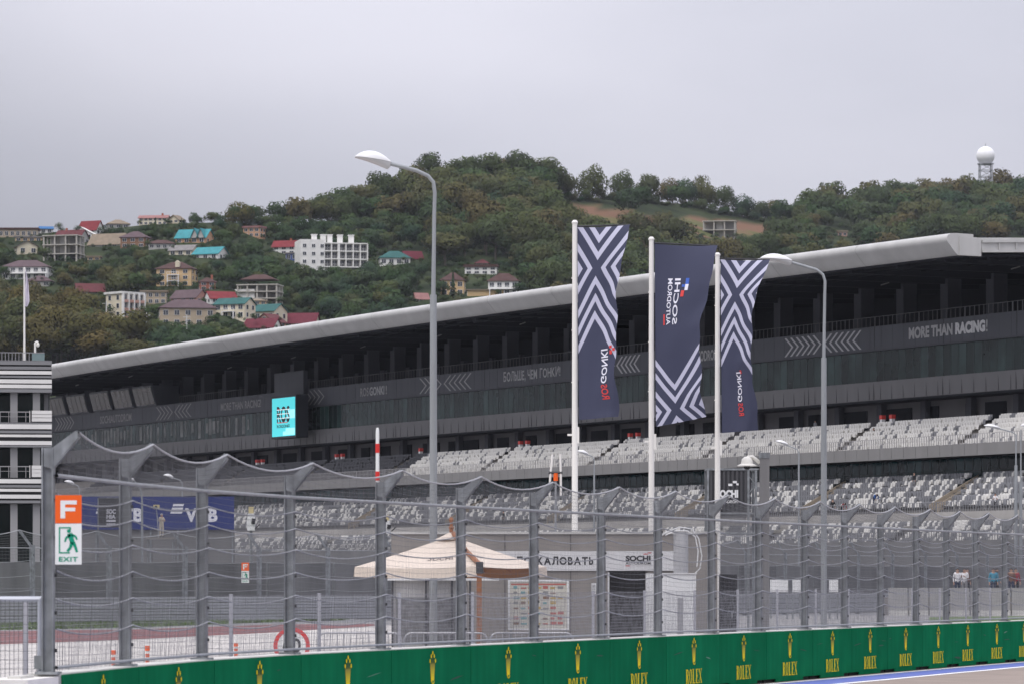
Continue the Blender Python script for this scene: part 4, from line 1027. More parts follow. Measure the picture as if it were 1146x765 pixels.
for k in range(3): z = h * (.46 + k * .11); b.b2((-w * .28, -.045, z), (w * .28, -.035, z + h * .022))
b.build('logo_stripe', em('screen_white', (.7, .75, .75), .6), dsp)
b = MB(); b.b2((-w * .26, -.05, h * .345), (w * .2, -.046, h * .365)); b.b2((-w * .27, -.05, h * .70), (-w * .1, -.047, h * .712)); b.build('logo_accent', em('screen_red', (.55, .05, .05), .5), dsp)
b = MB(); put_text(b, 'ROSGONKI', lambda a, c: (a, -.03, c), -w * .28, w * .28, h * .22, h * .30, 0, .02); b.build('caption', MATS['screen_black'], dsp)
ua, z1 = guz(307, 425, 13.2); ub, _ = guz(339.5, 420, 13.2)
b = MB(); b.b2((-ua, 13.2, 29.6), (-ub, 13.9, 33.1)); b.build('screen_backing', m_fascia, gs)
# ================================================================ green barrier blocks
HW = 1.05
m_blockc = mat('block_concrete', (.55, .54, .51), .85, noise=(2, .12)); m_green = mat('green_panel', (.008, .138, .058), .7, .0, noise=(1.6, .10), streak=(3.5, .12), objvar=.07); m_gap_shade = mat('gap_shade', (.02, .02, .02), .9)
m_gold = mat('gold_ink', (.74, .58, .015), .6, .05); m_goldd = mat('old_gold_ink', (.30, .27, .06), .4)
def goldgrad():
    m = bpy.data.materials.new('gold_gradient_ink'); m.use_nodes = True; nt = m.node_tree; b = nt.nodes['Principled BSDF']; b.inputs['Roughness'].default_value = .6; b.inputs['Specular IOR Level'].default_value = .05
    tc = nt.nodes.new('ShaderNodeTexCoord'); sp = nt.nodes.new('ShaderNodeSeparateXYZ'); nt.links.new(tc.outputs['Object'], sp.inputs[0])
    cr = nt.nodes.new('ShaderNodeValToRGB'); cr.color_ramp.elements[0].position = .56; cr.color_ramp.elements[1].position = .84
    cr.color_ramp.elements[0].color = (.80, .62, .02, 1); cr.color_ramp.elements[1].color = (.12, .14, .05, 1)
    nt.links.new(sp.outputs[2], cr.inputs[0]); nt.links.new(cr.outputs[0], b.inputs['Base Color']); return m
m_gg = goldgrad()
def serif_word(b, fn, x0, x1, z0, z1, mi=0):
    """tall narrow serif capitals R O L E X from strokes"""
    n = 5; cw = (x1 - x0) / n; H = z1 - z0
    def rect(cx0, a0, a1, c0, c1):
        if a1 - a0 > .15 and a1 - a0 < .25 and c1 - c0 > .9: a0 -= .03; a1 += .05
        b.add([fn(cx0 + a0 * cw, z0 + c0 * H), fn(cx0 + a1 * cw, z0 + c0 * H), fn(cx0 + a1 * cw, z0 + c1 * H), fn(cx0 + a0 * cw, z0 + c1 * H)], [(0, 1, 2, 3)], mi)
    def para(cx0, p, q, w):
        b.add([fn(cx0 + (p[0] - w) * cw, z0 + p[1] * H), fn(cx0 + (p[0] + w) * cw, z0 + p[1] * H), fn(cx0 + (q[0] + w) * cw, z0 + q[1] * H), fn(cx0 + (q[0] - w) * cw, z0 + q[1] * H)], [(0, 1, 2, 3)], mi)
    def arc(cx0, c, rx, rz, w, a0, a1, k=14):
        for i in range(k):
            t0, t1 = R(a0 + (a1 - a0) * i / k), R(a0 + (a1 - a0) * (i + 1) / k); pts = []
            for t, s in ((t0, 1), (t1, 1), (t1, 0), (t0, 0)):
                ra, rb = (rx, rz) if s else (rx - w, rz - w * .45); pts.append(fn(cx0 + (c[0] + ra * math.cos(t)) * cw, z0 + (c[1] + rb * math.sin(t)) * H))
            b.add(pts, [(0, 1, 2, 3)], mi)
    x = x0            # R
    rect(x, .18, .38, 0, 1); rect(x, .05, .5, 0, .06); rect(x, .05, .5, .94, 1); arc(x, (.48, .74), .36, .26, .18, -90, 90); para(x, (.82, 0), (.52, .5), .1); rect(x, .7, .96, 0, .06)
    x += cw; arc(x, (.5, .5), .42, .51, .2, 0, 360, 24)
    x += cw; rect(x, .2, .4, 0, 1); rect(x, .06, .55, .94, 1); rect(x, .06, .9, 0, .07); rect(x, .82, .9, 0, .28)
    x += cw; rect(x, .2, .4, 0, 1); rect(x, .06, .88, .94, 1); rect(x, .06, .88, 0, .06); rect(x, .4, .68, .48, .54); rect(x, .62, .68, .38, .64); rect(x, .81, .88, 0, .24); rect(x, .81, .88, .76, 1)
    x += cw; para(x, (.85, 0), (.15, 1), .11); para(x, (.15, 0), (.82, 1), .05); 
    for q in (.0, .66): rect(x, q, q + .34, 0, .05); rect(x, q, q + .34, .95, 1)
ordw = ['first', 'second', 'third', 'fourth', 'fifth', 'sixth', 'seventh', 'eighth', 'ninth', 'tenth', 'eleventh', 'twelfth', 'thirteenth', 'fourteenth', 'fifteenth', 'sixteenth', 'seventeenth', 'eighteenth', 'nineteenth']
NB = 19
for i in range(NB):
    a, c = W[i], W[i + 1]; L = (c - a).length; mid = (a + c) / 2; d = (c - a).normalized(); rz = math.atan2(d.y, d.x)
    # local: x along, -y... the track lies to the right of the direction = -y
    words = 'only the gold crown in view' if i < 5 else 'gold crown and tall serif lettering'
    r = thing('barrier_block', f'green trackside barrier block with {words}, {ordw[i]} from the left' if i < 10 else f'green trackside barrier block with {words}, {ordw[17 - i] if i < 17 else "beyond"} from the right edge' if i < 17 else 'green trackside barrier block cut by the right picture edge' if i == 17 else 'green trackside barrier block beyond the right picture edge', 'barrier', mid, rz, 'green barrier blocks along the track')
    h = L / 2 - .012
    b = MB(); b.b2((-h, .03, .10), (h, .42, HW + .0)); b.build('concrete_body', m_blockc, r); b = MB(); b.b2((-h * .98, .07, .0), (h * .98, .40, .10)); b.build('foot', m_gap_shade, r)  # black foot colour stands for the shadow in the gap under the block
    b = MB(); b.b2((-h, .0, .075), (h, .028, HW - .012)); b.b2((-h * .6, 0.002, .012), (h * .6, .03, .0745)); pn = b.build('panel', m_green, r)
    b = MB(); zt, zb = HW - .085, HW - .535
    fn = lambda x, z, y=-.004: (x, y, z)
    b.add([fn(-.068, zb), fn(.068, zb), fn(.115, zt - .165), fn(-.115, zt - .165)], [(0, 1, 2, 3)])
    for x, dz in ((-.125, -.125), (-.068, -.05), (0, 0), (.068, -.05), (.125, -.125)):
        zz = zt + dz; b.add([fn(x * .8 - .016, zt - .163, -.006), fn(x * .8 + .016, zt - .163, -.006), fn(x + .006, zz - .02, -.006), fn(x - .006, zz - .02, -.006)], [(0, 1, 2, 3)], 0)
        k = 10; b.add([fn(x + .027 * math.cos(2 * math.pi * q / k), zz + .033 * math.sin(2 * math.pi * q / k), -.008) for q in range(k)], [tuple(range(k))], 1)
    b.build('crown_emblem', [m_gg, m_gold], pn)
    b = MB(); k = 14; b.add([fn(.066 * math.cos(2 * math.pi * q / k), zb - .0 + .035 * math.sin(2 * math.pi * q / k), -.010) for q in range(k)], [tuple(range(k))], 0)
    b.add([fn(.032 * math.cos(2 * math.pi * q / k), zb + .004 + .018 * math.sin(2 * math.pi * q / k), -.013) for q in range(k)], [tuple(range(k))], 1)
    b.build('emblem_ring', [m_gold, m_green], pn)
    for k in range(random.choice((0, 1, 1, 2, 3))):      # rubber scuffs and scratches
        L_ = random.uniform(.15, .75); x = random.choice((random.uniform(-h * .95, -.6 - L_ if h > 1.5 else -h * .95), random.uniform(.6, max(.62, h * .95 - L_)))); z, hh_ = random.uniform(.12, .85), random.uniform(.006, .022); sl = random.uniform(-.12, .12)
        b = MB(); b.add([fn(x, z, -.0125), fn(x + L_ * .5, z + sl * L_ * .5 - hh_ * .4, -.0125), fn(x + L_, z + sl * L_, -.0125), fn(x + L_ * .6, z + sl * L_ * .6 + hh_, -.0125), fn(x + L_ * .2, z + sl * L_ * .2 + hh_ * .8, -.0125)], [(0, 1, 2, 3, 4)])
        b.build('scuff_mark', mat('rubber_scuff', (.012, .05, .028), .7) if random.random() < .7 else mat('pale_scratch', (.10, .20, .14), .7), pn)
    b = MB(); serif_word(b, fn, -.52, .52, .125, .40); b.build('lettering', m_gold, pn)
# concrete end block on the left
d = wdir(0); rz = math.atan2(d.y, d.x); r = thing('concrete_block', 'bare pale concrete block at the left end of the green barrier', 'barrier', W[0] - d * .75 + Vector((-.02, 0, 0)), rz)
b = MB(); b.prism([(-.7, 0), (.7, 0), (.7, HW - .03), (-.7, HW - .03)], lambda a, c, t: (a, t, c), .02, .55); b.build('block_body', mat('white_block', (.68, .66, .62), .85, noise=(2, .1)), r)
b = MB(); b.b2((-.3, .2, HW - .03), (.3, .35, HW + .0)); b.build('lifting_lug', m_blockc, r)
# ================================================================ debris fences
m_galv = mat('galvanised_post', (.20, .212, .222), .55, .4, .15, noise=(5, .28), streak=(9, .25)); m_galvl = mat('light_galvanised', (.28, .29, .305), .45, .5, .2, noise=(4, .12)); m_wire = mat('mesh_wire', (.13, .132, .14), .5, .4, .1); m_cable = mat('steel_cable', (.34, .345, .36), .45, .5, .2)
m_bolt = mat('dark_bolt', (.05, .05, .05), .5)
def wire(b, p, q, r=.0025):
    """thin square wire"""
    p, q = Vector(p), Vector(q); t = (q - p).normalized(); a = Vector((0, 0, 1)) if abs(t.z) < .9 else Vector((1, 0, 0)); x = t.cross(a).normalized() * r; y = t.cross(x).normalized() * r
    b.add([p + x, p + y, p - x, p - y, q + x, q + y, q - x, q - y], [(0, 1, 5, 4), (1, 2, 6, 5), (2, 3, 7, 6), (3, 0, 4, 7)])
def polywire(b, pts, r, n=4):
    b.tube(pts, r, n, 0, False)
def debris_fence(name, label, pts, nrm, zrail, zpost, ztip, reach, zlow, cables, pw, vpitch, wr, sag=.16, hpitch=.10, zb=0.0):
    root = thing(name, label, 'fence', pts[0])
    o = pts[0]; n = len(pts); L = lambda p: Vector(p) - o
    for i, p in enumerate(pts):
        dd = (pts[min(i + 1, n - 1)] - pts[max(i - 1, 0)]).normalized(); nn = nrm(i)
        loc = L(p); M = Matrix((( dd.x, nn.x, 0), (dd.y, nn.y, 0), (0, 0, 1)))
        b = MB(); hw = pw / 2
        zm, zh = (zb + zpost) / 2, zpost - zb; b.box((0, 0, zm), (pw * .14, pw, zh)); b.box((0, -hw, zm), (pw, pw * .16, zh)); b.box((0, hw, zm), (pw, pw * .16, zh)); b.box((0, 0, .03 if zlow < 1 else zlow), (pw * 2, pw * 2.2, .03))
        b.v = [tuple(loc + M @ Vector(v)) for v in b.v]; po = b.build('post', m_galv, root)
        b = MB(); poly = [(-.04, zrail + .10), (hw + .005, zrail + .07), (reach, ztip - .07), (reach - .02, ztip + .02), (hw, zpost), (-.04, zpost - .005)]
        b.prism(poly, lambda a, c, t: loc + M @ Vector((t, a, c)), -pw * .42, -pw * .30); b.prism(poly, lambda a, c, t: loc + M @ Vector((t, a, c)), pw * .30, pw * .42)
        b.prism([(hw, zrail + .075), (reach, ztip - .07), (reach + .01, ztip - .05), (hw, zrail + .10)], lambda a, c, t: loc + M @ Vector((t, a, c)), -pw * .42, pw * .42)
        b.build('arm', m_galv, po)
        b = MB(); z = zlow + .25
        while z < zrail: b.box(loc + M @ Vector((pw * .25, hw + .02, z)), (.03, .03, .04)); z += .42
        b.box(loc + M @ Vector((-pw * .1, -hw - .01, zrail - .32)), (.04, .02, .10)); b.build('bolts', m_bolt, po)['kind'] = 'stuff'
    hw = pw / 2
    rail = [L(p) + nrm(i) * (hw + .035) + Vector((0, 0, zrail)) for i, p in enumerate(pts)]
    b = MB(); polywire(b, rail, .024, 8); b.build('top_rail', m_galvl, root)
    low = [q - Vector((0, 0, zrail - zlow - .06)) for q in rail]
    b = MB(); polywire(b, low, .02, 6); b.build('bottom_rail', m_galvl, root)
    tips = [L(p) + nrm(i) * reach + Vector((0, 0, ztip)) for i, p in enumerate(pts)]
    def sagged(A, B, s, k=9): return [A.lerp(B, q / k) - Vector((0, 0, 4 * s * (q / k) * (1 - q / k))) for q in range(k + 1)]
    line = []
    for i in range(n - 1): line += sagged(tips[i], tips[i + 1], sag)[:-1]
    line.append(tips[-1]); b = MB(); polywire(b, line, .013 if pw < .14 else .02, 6); b.build('top_cable', m_cable, root)
    for z in cables:
        line = []
        for i in range(n - 1): line += sagged(rail[i] + Vector((0, 0, z - zrail)), rail[i + 1] + Vector((0, 0, z - zrail)), .085 + .03 * random.random())[:-1]
        line.append(rail[-1] + Vector((0, 0, z - zrail))); b = MB(); polywire(b, line, .0095, 4); b.build('cable', m_cable, root)
    # wire mesh: one mesh, upright wires and level wires, bulging a little between posts
    b = MB()
    for i in range(n - 1):
        A, B = rail[i], rail[i + 1]; TA, TB = tips[i], tips[i + 1]; nn = (nrm(i) + nrm(i + 1)) / 2; k = max(2, round((B - A).length / vpitch)); ph = random.random() * 6
        for q in range(k):
            f = (q + .5) / k; base = A.lerp(B, f); s = 4 * f * (1 - f); jit = Vector((random.gauss(0, .004), random.gauss(0, .004), 0))
            bulge = nn * (.05 * s)
            top = TA.lerp(TB, f) - Vector((0, 0, sag * s)); botm = base - Vector((0, 0, zrail - zlow - .02)) + jit
            mid = base.lerp(botm, .5) + bulge * (1 + .4 * math.sin(ph + f * 3))
            wire(b, botm, mid, wr); wire(b, mid, base, wr); wire(b, base, top, wr)
        z = zlow + .06
        while z < zrail:
            zz = Vector((0, 0, z - zrail)); f0 = math.sin(math.pi * (z - zlow) / (zrail - zlow))
            pts_ = [A.lerp(B, q / 6) + zz + nn * (.05 * 4 * (q / 6) * (1 - q / 6) * f0) - Vector((0, 0, .05 * 4 * (q / 6) * (1 - q / 6))) for q in range(7)]
            for q in range(6): wire(b, pts_[q], pts_[q + 1], wr)
            z += hpitch
        for q in (1 / 6, 2 / 6, 3 / 6, 4 / 6, 5 / 6):
            pts_ = [A.lerp(B, f).lerp(TA.lerp(TB, f) - Vector((0, 0, sag * 4 * f * (1 - f))), q) for f in (0, .2, .4, .6, .8, 1)]
            for u in range(5): wire(b, pts_[u], pts_[u + 1], wr)
    b.build('wire_mesh', m_wire, root)
    return root
FP = [W[i] - wnorm(i) * .17 for i in range(len(W))]
debris_fence('debris_fence', 'tall near wire debris fence on angled posts behind the green barrier', FP, wnorm, 3.26, 3.57, 3.74, .345, 1.06, (1.55, 1.88, 2.2, 2.52, 2.82, 3.06), .115, .05, .0019, zb=1.051, hpitch=.08)
# low mesh fence just behind
m_lpost = mat('pale_fence_post', (.42, .42, .46), .5, .4)
LP = [W[i] - wnorm(i) * 2.6 for i in range(len(W))]; LP = [LP[0] - (LP[1] - LP[0]) * .6] + LP
root = thing('mesh_fence', 'low pale wire mesh fence on slim posts just behind the tall debris fence', 'fence', LP[0])
b = MB(); wb = .0018
for i in range(len(LP) - 1):
    A, B = LP[i] - LP[0], LP[i + 1] - LP[0]; k = round((B - A).length / .05)
    for q in range(k): p = A.lerp(B, (q + .5) / k); wire(b, p + Vector((0, 0, .05)), p + Vector((0, 0, 1.86)), wb)
    z = .1
    while z < 1.87:
        wire(b, A + Vector((0, 0, z)), B + Vector((0, 0, z)), wb * 1.2); z += .06
b.build('wire_mesh', mat('pale_wire', (.29, .29, .32), .5, .4), root)
for i in range(len(LP)):
    for t in (0,):
        p = (LP[i].lerp(LP[i + 1], t) if t else LP[i]) - LP[0]; c = MB(); c.box(p + Vector((.0, 0, .94)), (.07, .05, 1.88), rz); c.build('post', m_lpost, root)
# far debris fence with guard rail
D0, D1 = 176.0, 262.0; FF = []
xs = [-50, 36, 122, 207, 290, 367, 440, 508, 572, 632, 688, 740, 789, 835, 879, 921, 961, 999, 1036, 1071, 1105, 1138, 1170]
for i, x in enumerate(xs): d_ = 176 + 84 * (i / (len(xs) - 1)) ** 1.0; FF.append(Vector(((x - CX) * d_ / F, d_, 0)))
def fnorm(i): dd = (FF[min(i + 1, len(FF) - 1)] - FF[max(i - 1, 0)]).normalized(); return Vector((-.75, -.66, 0))
debris_fence('debris_fence', 'far wire debris fence behind a steel guard rail, its arms leaning left', FF, fnorm, 3.58, 3.72, 4.42, .72, 1.0, (1.6, 2.3, 3.0), .16, .09, .005, .28, .16)
root = thing('guard_rail', 'low steel guard rail of four grey beams at the foot of the far fence', 'guard rail', FF[0]); 
GR = [p + Vector((-.2, -.9, 0)) - FF[0] for p in FF]
for k in range(4):
    b = MB()
    for i in range(len(GR) - 1):
        A, B = GR[i], GR[i + 1]; dd = (B - A).normalized(); nn = Vector((dd.y, -dd.x, 0)); z = .12 + k * .29
        prof = [(0, 0), (.05, .02), (.05, .09), (.015, .125), (.05, .16), (.05, .23), (0, .25), (-.03, .125)]
        vs = [A + nn * a + Vector((0, 0, z + c)) for a, c in prof] + [B + nn * a + Vector((0, 0, z + c)) for a, c in prof]; m_ = len(prof)
        b.add(vs, [(j, (j + 1) % m_, (j + 1) % m_ + m_, j + m_) for j in range(m_)])
    b.build('rail_beam', m_galvl, root)
for p in GR: c = MB(); c.box(p + Vector((0, .12, .62)), (.16, .14, 1.24)); c.build('post', m_galv, root)
# screens of grey tarpaulin behind the far fence (the grey mass seen through the mesh)
root = thing('equipment_screen', 'long dull grey tarpaulin screen standing behind the far debris fence', 'screen', FF[0] + Vector((0, 7, 0)))
m_tarp = mat('grey_tarpaulin', (.15, .15, .153), .85, noise=(.4, .2), streak=(.8, .25), objvar=.3); q = [p + Vector((0, 7, 0)) - root.location for p in FF]
for i in range(len(q) - 1):
    if 9 <= i <= 9: continue
    A, B = q[i], q[i + 1]; b = MB(); b.prism([(0, .0), (1, .0), (1, 2.95), (0, 2.95)], lambda a, c, t: A.lerp(B, a * .97) + Vector((0, t, c)), -.04, .04); b.build('sheet', m_tarp, root)
for p in q: b = MB(); b.box(p + Vector((0, .1, 1.5)), (.14, .14, 3.0)); b.build('post', m_galv, root)
# ================================================================ gate at the far left
D = 43.0; s = F / D; r = thing('mesh_gate', 'grey tube gate with coarse mesh at the left picture edge', 'gate', Vector(((45 - CX) / s, D, 0)))
m_gate = mat('gate_tube', (.40, .42, .47), .45, .5, .1)
b = MB(); zt = HC - 22 / s; b.tube([(0, 0, .25), (0, 0, zt), (-1.9, .1, zt), (-1.9, .1, .25), (0, 0, .25)], .045, 8); b.build('gate_frame', m_gate, r)
b = MB()
for k in range(38): x = -.04 - k * .05; wire(b, (x, -.02, .26), (x, -.02, zt), .0032)
for k in range(18): z = .3 + k * .1; wire(b, (0, -.02, z), (-1.9, .08, z), .0025)
b.build('wire_mesh', m_wire, r)
b = MB(); b.b2((-.06, -.08, 1.1), (.03, -.05, 1.25)); b.build('latch', m_galv, r)
# ================================================================ F / EXIT signs
m_or = mat('sign_orange', (.80, .115, .012), .45, noise=(6, .04)); m_sw = mat('sign_white', (.74, .75, .73), .45, noise=(6, .04)); m_sg = mat('sign_green', (.0, .27, .155), .45)
def exit_sign(loc, w, rz, lab, kind='sign'):
    r = thing('exit_sign', lab, 'sign', loc, rz, 'orange and white marshal exit signs'); h1 = w * 1.08; h2 = w * 1.55
    b = MB(); b.b2((-w / 2, 0, h2 + .004), (w / 2, .012, h2 + h1)); up = b.build('letter_panel', m_or, r)
    b = MB(); b.b2((-w / 2, 0, 0), (w / 2, .012, h2)); lo = b.build('exit_panel', m_sw, r)
    fn = lambda x, z, y=-.003: (x * w, y, z * w)
    b = MB(); z0 = 1.55 + .2; hh = .68
    for (x0, x1, a0, a1) in ((-.3, -.12, 0, 1), (-.12, .32, .78, 1), (-.12, .26, .40, .60)): b.add([fn(x0, z0 + a0 * hh), fn(x1, z0 + a0 * hh), fn(x1, z0 + a1 * hh), fn(x0, z0 + a1 * hh)], [(0, 1, 2, 3)])
    b.build('letter', m_sw, up)
    b = MB()
    for (x0, x1, a0, a1) in ((-.36, -.31, .42, 1.42), (-.31, .1, 1.37, 1.42), (.05, .1, 1.30, 1.37), (-.31, .06, .42, .47)): b.add([fn(x0, a0), fn(x1, a0), fn(x1, a1), fn(x0, a1)], [(0, 1, 2, 3)])
    b.build('door_outline', m_sg, lo)
    b = MB(); k = 12; b.add([fn(.02 + .075 * math.cos(2 * math.pi * q / k), 1.27 + .075 * math.sin(2 * math.pi * q / k)) for q in range(k)], [tuple(range(k))])
    def limb(p, q, a, c):
        p, q = Vector(p), Vector(q); t = (q - p).normalized(); nn = Vector((-t.y, t.x)); b.add([fn(*(p + nn * a)), fn(*(p - nn * a)), fn(*(q - nn * c)), fn(*(q + nn * c))], [(3, 2, 1, 0)])
    limb((.05, 1.18), (.16, .82), .10, .085); limb((.08, 1.12), (-.08, 1.02), .045, .04); limb((-.08, 1.02), (-.13, .86), .04, .03); limb((.13, 1.13), (.28, 1.06), .045, .04); limb((.28, 1.06), (.33, .94), .04, .03)
    limb((.13, .84), (.08, .64), .07, .055); limb((.08, .64), (-.04, .50), .055, .045); limb((.19, .84), (.27, .66), .07, .055); limb((.27, .66), (.33, .47), .055, .045)
    b.build('running_figure', m_sg, lo)
    b = MB(); put_text(b, 'EXIT', lambda a, c: fn(a, c), -.36, .36, .11, .29, 0, .03, 1.1); b.build('lettering', m_sg, lo)
    return r
p = P(76.5, 631, 41.6); exit_sign(p, 29.5 * 41.6 / F, 0, 'large orange letter sign over a white running figure exit sign on the near fence')
d_ = 196; p = P(274.5, 651.5, 190); exit_sign(p, 8.6 * 190 / F, 0, 'small distant orange letter and exit sign on the far fence')
# ================================================================ speed limit sign, delineators, crowd barriers
D = 75.0; r = thing('speed_sign', 'round white sixty speed sign with red ring, half hidden by the green barrier', 'sign', P(326.5, 722, D) * 1 - Vector((0, 0, P(326.5, 722, D).z)))
zc = P(326.5, 722, D).z; R0 = 20.5 * D / F
def disc(b, r0, r1, y, n=40, mi=0):
    for i in range(n):
        a0, a1 = 2 * math.pi * i / n, 2 * math.pi * (i + 1) / n
        b.add([(r0 * math.cos(a0), y, zc + r0 * math.sin(a0)), (r1 * math.cos(a0), y, zc + r1 * math.sin(a0)), (r1 * math.cos(a1), y, zc + r1 * math.sin(a1)), (r0 * math.cos(a1), y, zc + r0 * math.sin(a1))], [(0, 1, 2, 3)], mi)
b = MB(); b.prism([(R0 * .97 * math.cos(2 * math.pi * k / 40), zc + R0 * .97 * math.sin(2 * math.pi * k / 40)) for k in range(40)], lambda a, c, t: (a, t, c), 0, .02); b.build('plate', m_sw, r)
b = MB(); disc(b, R0 * .78, R0, -.004); b.build('ring', mat('sign_red', (.62, .035, .03), .45), r)
b = MB(); put_text(b, '60', lambda a, c: (a, -.005, zc + c), -R0 * .5, R0 * .5, -R0 * .38, R0 * .42, 0, .02); b.build('numerals', mat('sign_black', (.02, .02, .02), .5), r)
b = MB(); b.tube([(0, .05, 0), (0, .05, zc + R0 * .6)], .03, 8); b.build('post', m_galv, r)
for x, yb, yt, lab in ((165, 744, 722, 'orange and white delineator post on the pale apron, left one'), (264, 734, 719, 'orange and white delineator post on the pale apron, nearer the speed sign'), (127, 746, 727, 'faint orange delineator post behind the second fence post from the left')):
    g_ = GP(x, yb); h = (yb - yt) * g_.y / F; r = thing('delineator_post', lab, 'post', g_, 0, 'orange delineator posts'); 
    for k, (z0, z1, m_) in enumerate(((0, .25, m_or), (.25, .42, m_sw), (.42, .6, m_or), (.6, .75, m_sw), (.75, 1, m_or))):
        b = MB(); b.lathe([(.05 if k < 4 else .06, z0 * h), (.048 if k < 4 else .06, z1 * h)], n=10); b.build('band', m_ if k != 0 else m_or, r)
D = 72.0; m_cb = mat('crowd_barrier_steel', (.36, .36, .38), .4, .5, .2)
cb = None
for k, (x0, x1, lab) in enumerate(((356, 449, 'crowd barrier left of the parasol, behind the speed sign'), (453, 545, 'crowd barrier right below the parasol canopy'), (549, 641, 'crowd barrier in front of the colourful information board'))):
    w = (x1 - x0) * D / F; lab = 'white tubular ' + lab
    if cb is None:
        cb = thing('crowd_barrier', lab, 'barrier', (0, 0, 0), 0, 'white tubular crowd barriers')
        b = MB(); rr_ = .14; arc_ = lambda cx, cz, a0: [(cx + rr_ * math.cos(R(a0 - 22.5 * q)), 0, cz + rr_ * math.sin(R(a0 - 22.5 * q))) for q in range(5)]
        b.tube([(-w / 2, 0, .15)] + arc_(-w / 2 + rr_, 1.1 - rr_, 180) + arc_(w / 2 - rr_, 1.1 - rr_, 90) + [(w / 2, 0, .15), (-w / 2, 0, .15)], .022, 6); b.build('outer_tube', m_cb, cb)
        b = MB(); n_ = 13
        for q in range(1, n_): x = -w / 2 + w * q / n_; b.tube([(x, 0, .15), (x, 0, 1.08)], .009, 5)
        b.build('bars', m_cb, cb)['kind'] = 'stuff'
        for sx in (-1, 1): b = MB(); b.tube([(sx * w * .36, -.35, .02), (sx * w * .36, 0, .15), (sx * w * .36, .35, .02)], .02, 6); b.build('foot', m_cb, cb)
        o = cb
    else: o = copy_tree(cb)
    o.location = Vector(((x0 + x1) / 2 - CX, F, 0)) * (D / F); o['label'] = lab
# ================================================================ street lamps
m_lp = mat('lamp_pole_grey', (.27, .285, .295), .5, .4, .15, streak=(3, .12)); m_lhw = mat('lamp_cover_white', (.68, .68, .68), .4); m_lens = mat('lamp_lens', (.52, .52, .52), .3)
def lamp(name, lab, D, pole_x, pts, r0, r1, head, group, tilt=0.0, second=None):
    s = F / D; base = Vector(((pole_x - CX) / s, D, 0)); r = thing(name, lab, 'street lamp', base, 0, group)
    L = lambda p: Vector(((p[0] - pole_x) / s, 0, HC + (HY - p[1]) / s))
    path = [Vector((0, 0, 0))] + [L(p) for p in pts]; n = len(path)
    b = MB(); b.tube([Vector((0, 0, 0)), path[1] * .5 + Vector((0, 0, 0)), path[1]], [r0, r0 * .95, r0 * .85], 14); b.build('pole', m_lp, r, 'auto')
    b = MB(); b.tube(path[1:], [r1 * 1.15] + [r1] * (n - 2), 10); b.build('arm', m_lp, r, 'auto')
    (x0, y0), (x1, y1), hh = head       # far tip and root of the lamp head
    A, B = L((x0, y0)), L((x1, y1)); Lh = (B - A).length; ang = math.atan2((B - A).z, (B - A).x); c = (A + B) / 2; H = hh / s
    Mx = Matrix.Rotation(-ang, 3, 'Y')
    hd = MB()      # dome cover
    k = 14; m_ = 9; vs = []; fs = []
    for i in range(k + 1):
        t = i / k; x = -Lh / 2 + Lh * t; wv = .30 * Lh * (math.sin(math.pi * min(.97, max(.02, t ** .85))) ** .6); top = H * .62 * (math.sin(math.pi * min(.985, max(.015, t ** .9))) ** .75)
        for j in range(m_ + 1): a = math.pi * j / m_; vs.append(c + Mx @ Vector((x, wv * math.cos(a), top * math.sin(a))))
    for i in range(k):
        for j in range(m_): p_ = i * (m_ + 1) + j; fs.append((p_, p_ + 1, p_ + m_ + 2, p_ + m_ + 1))
    hd.add(vs, fs); hd.build('lamp_cover', m_lhw, r, True)
    hd = MB(); vs = []
    for i in range(k + 1):
        t = i / k; x = -Lh / 2 + Lh * t; wv = .285 * Lh * (math.sin(math.pi * min(.97, max(.02, t ** .85))) ** .6); dn = H * (.10 + .55 * t ** 1.5) * (1 if t < .93 else .6)
        for j in range(m_ + 1): a = math.pi * j / m_; vs.append(c + Mx @ Vector((x, wv * math.cos(a), -dn * math.sin(a) - .004)))
    hd.add(vs, fs); hd.build('lamp_lens', m_lens, r, True)
    return r
lamp('street_lamp', 'tallest grey street lamp, standing behind the parasol with its head against the sky', 119, 485, [(485, 330), (486, 240), (486.6, 216), (485, 204), (479, 197), (466, 191), (437, 183.5)], .125, .062, ((397.5, 175.5), (437.5, 181.5), 15), 'big street lamps')
lamp('street_lamp', 'grey street lamp right of the flags, its head touching the right flag', 160, 922, [(922, 400), (923, 330), (923.4, 315), (921, 307.5), (914, 302), (885, 293.5)], .13, .062, ((851, 289), (886, 291.5), 10), 'big street lamps')
for D, px, pts, head, lab in ((300, 1137, [(1137, 520), (1137, 486), (1133, 483), (1118, 479)], ((1101, 475.5), (1119, 478), 4), 'small far street lamp at the right edge in front of the middle tier'),
    (330, 894, [(894, 520), (894, 506), (892, 502), (881, 498)], ((868, 493), (882, 496.5), 4), 'small far street lamp left of the big right hand lamp post'),
    (330, 665, [(665, 530), (665, 515), (663, 510), (657, 508)], ((646, 504), (658, 507), 4), 'small far street lamp right of the left flagpole'),
    (340, 204, [(204, 560), (204, 541), (202, 537), (193, 534)], ((183, 531), (194, 533), 4), 'small far street lamp above the blue banner, between the second and third fence posts'),
    (345, 89, [(89, 560), (89, 547), (87, 543), (82, 541)], ((72, 538), (83, 540), 4), 'small far street lamp just right of the orange letter sign'),
    (270, 159, [(159, 560), (158, 549), (155, 543), (149, 536)], ((134, 532), (150, 536), 5), 'curved far street lamp mostly behind the second fence post'),
    (300, 1142.5, [(1142.5, 540), (1142.5, 480)], ((1142, 476), (1152, 475), 4), 'second thin lamp pole at the very right edge')):
    lamp('far_street_lamp', lab, D, px, pts, .14 if px > 1000 else .09, .05, head, 'small far street lamps')
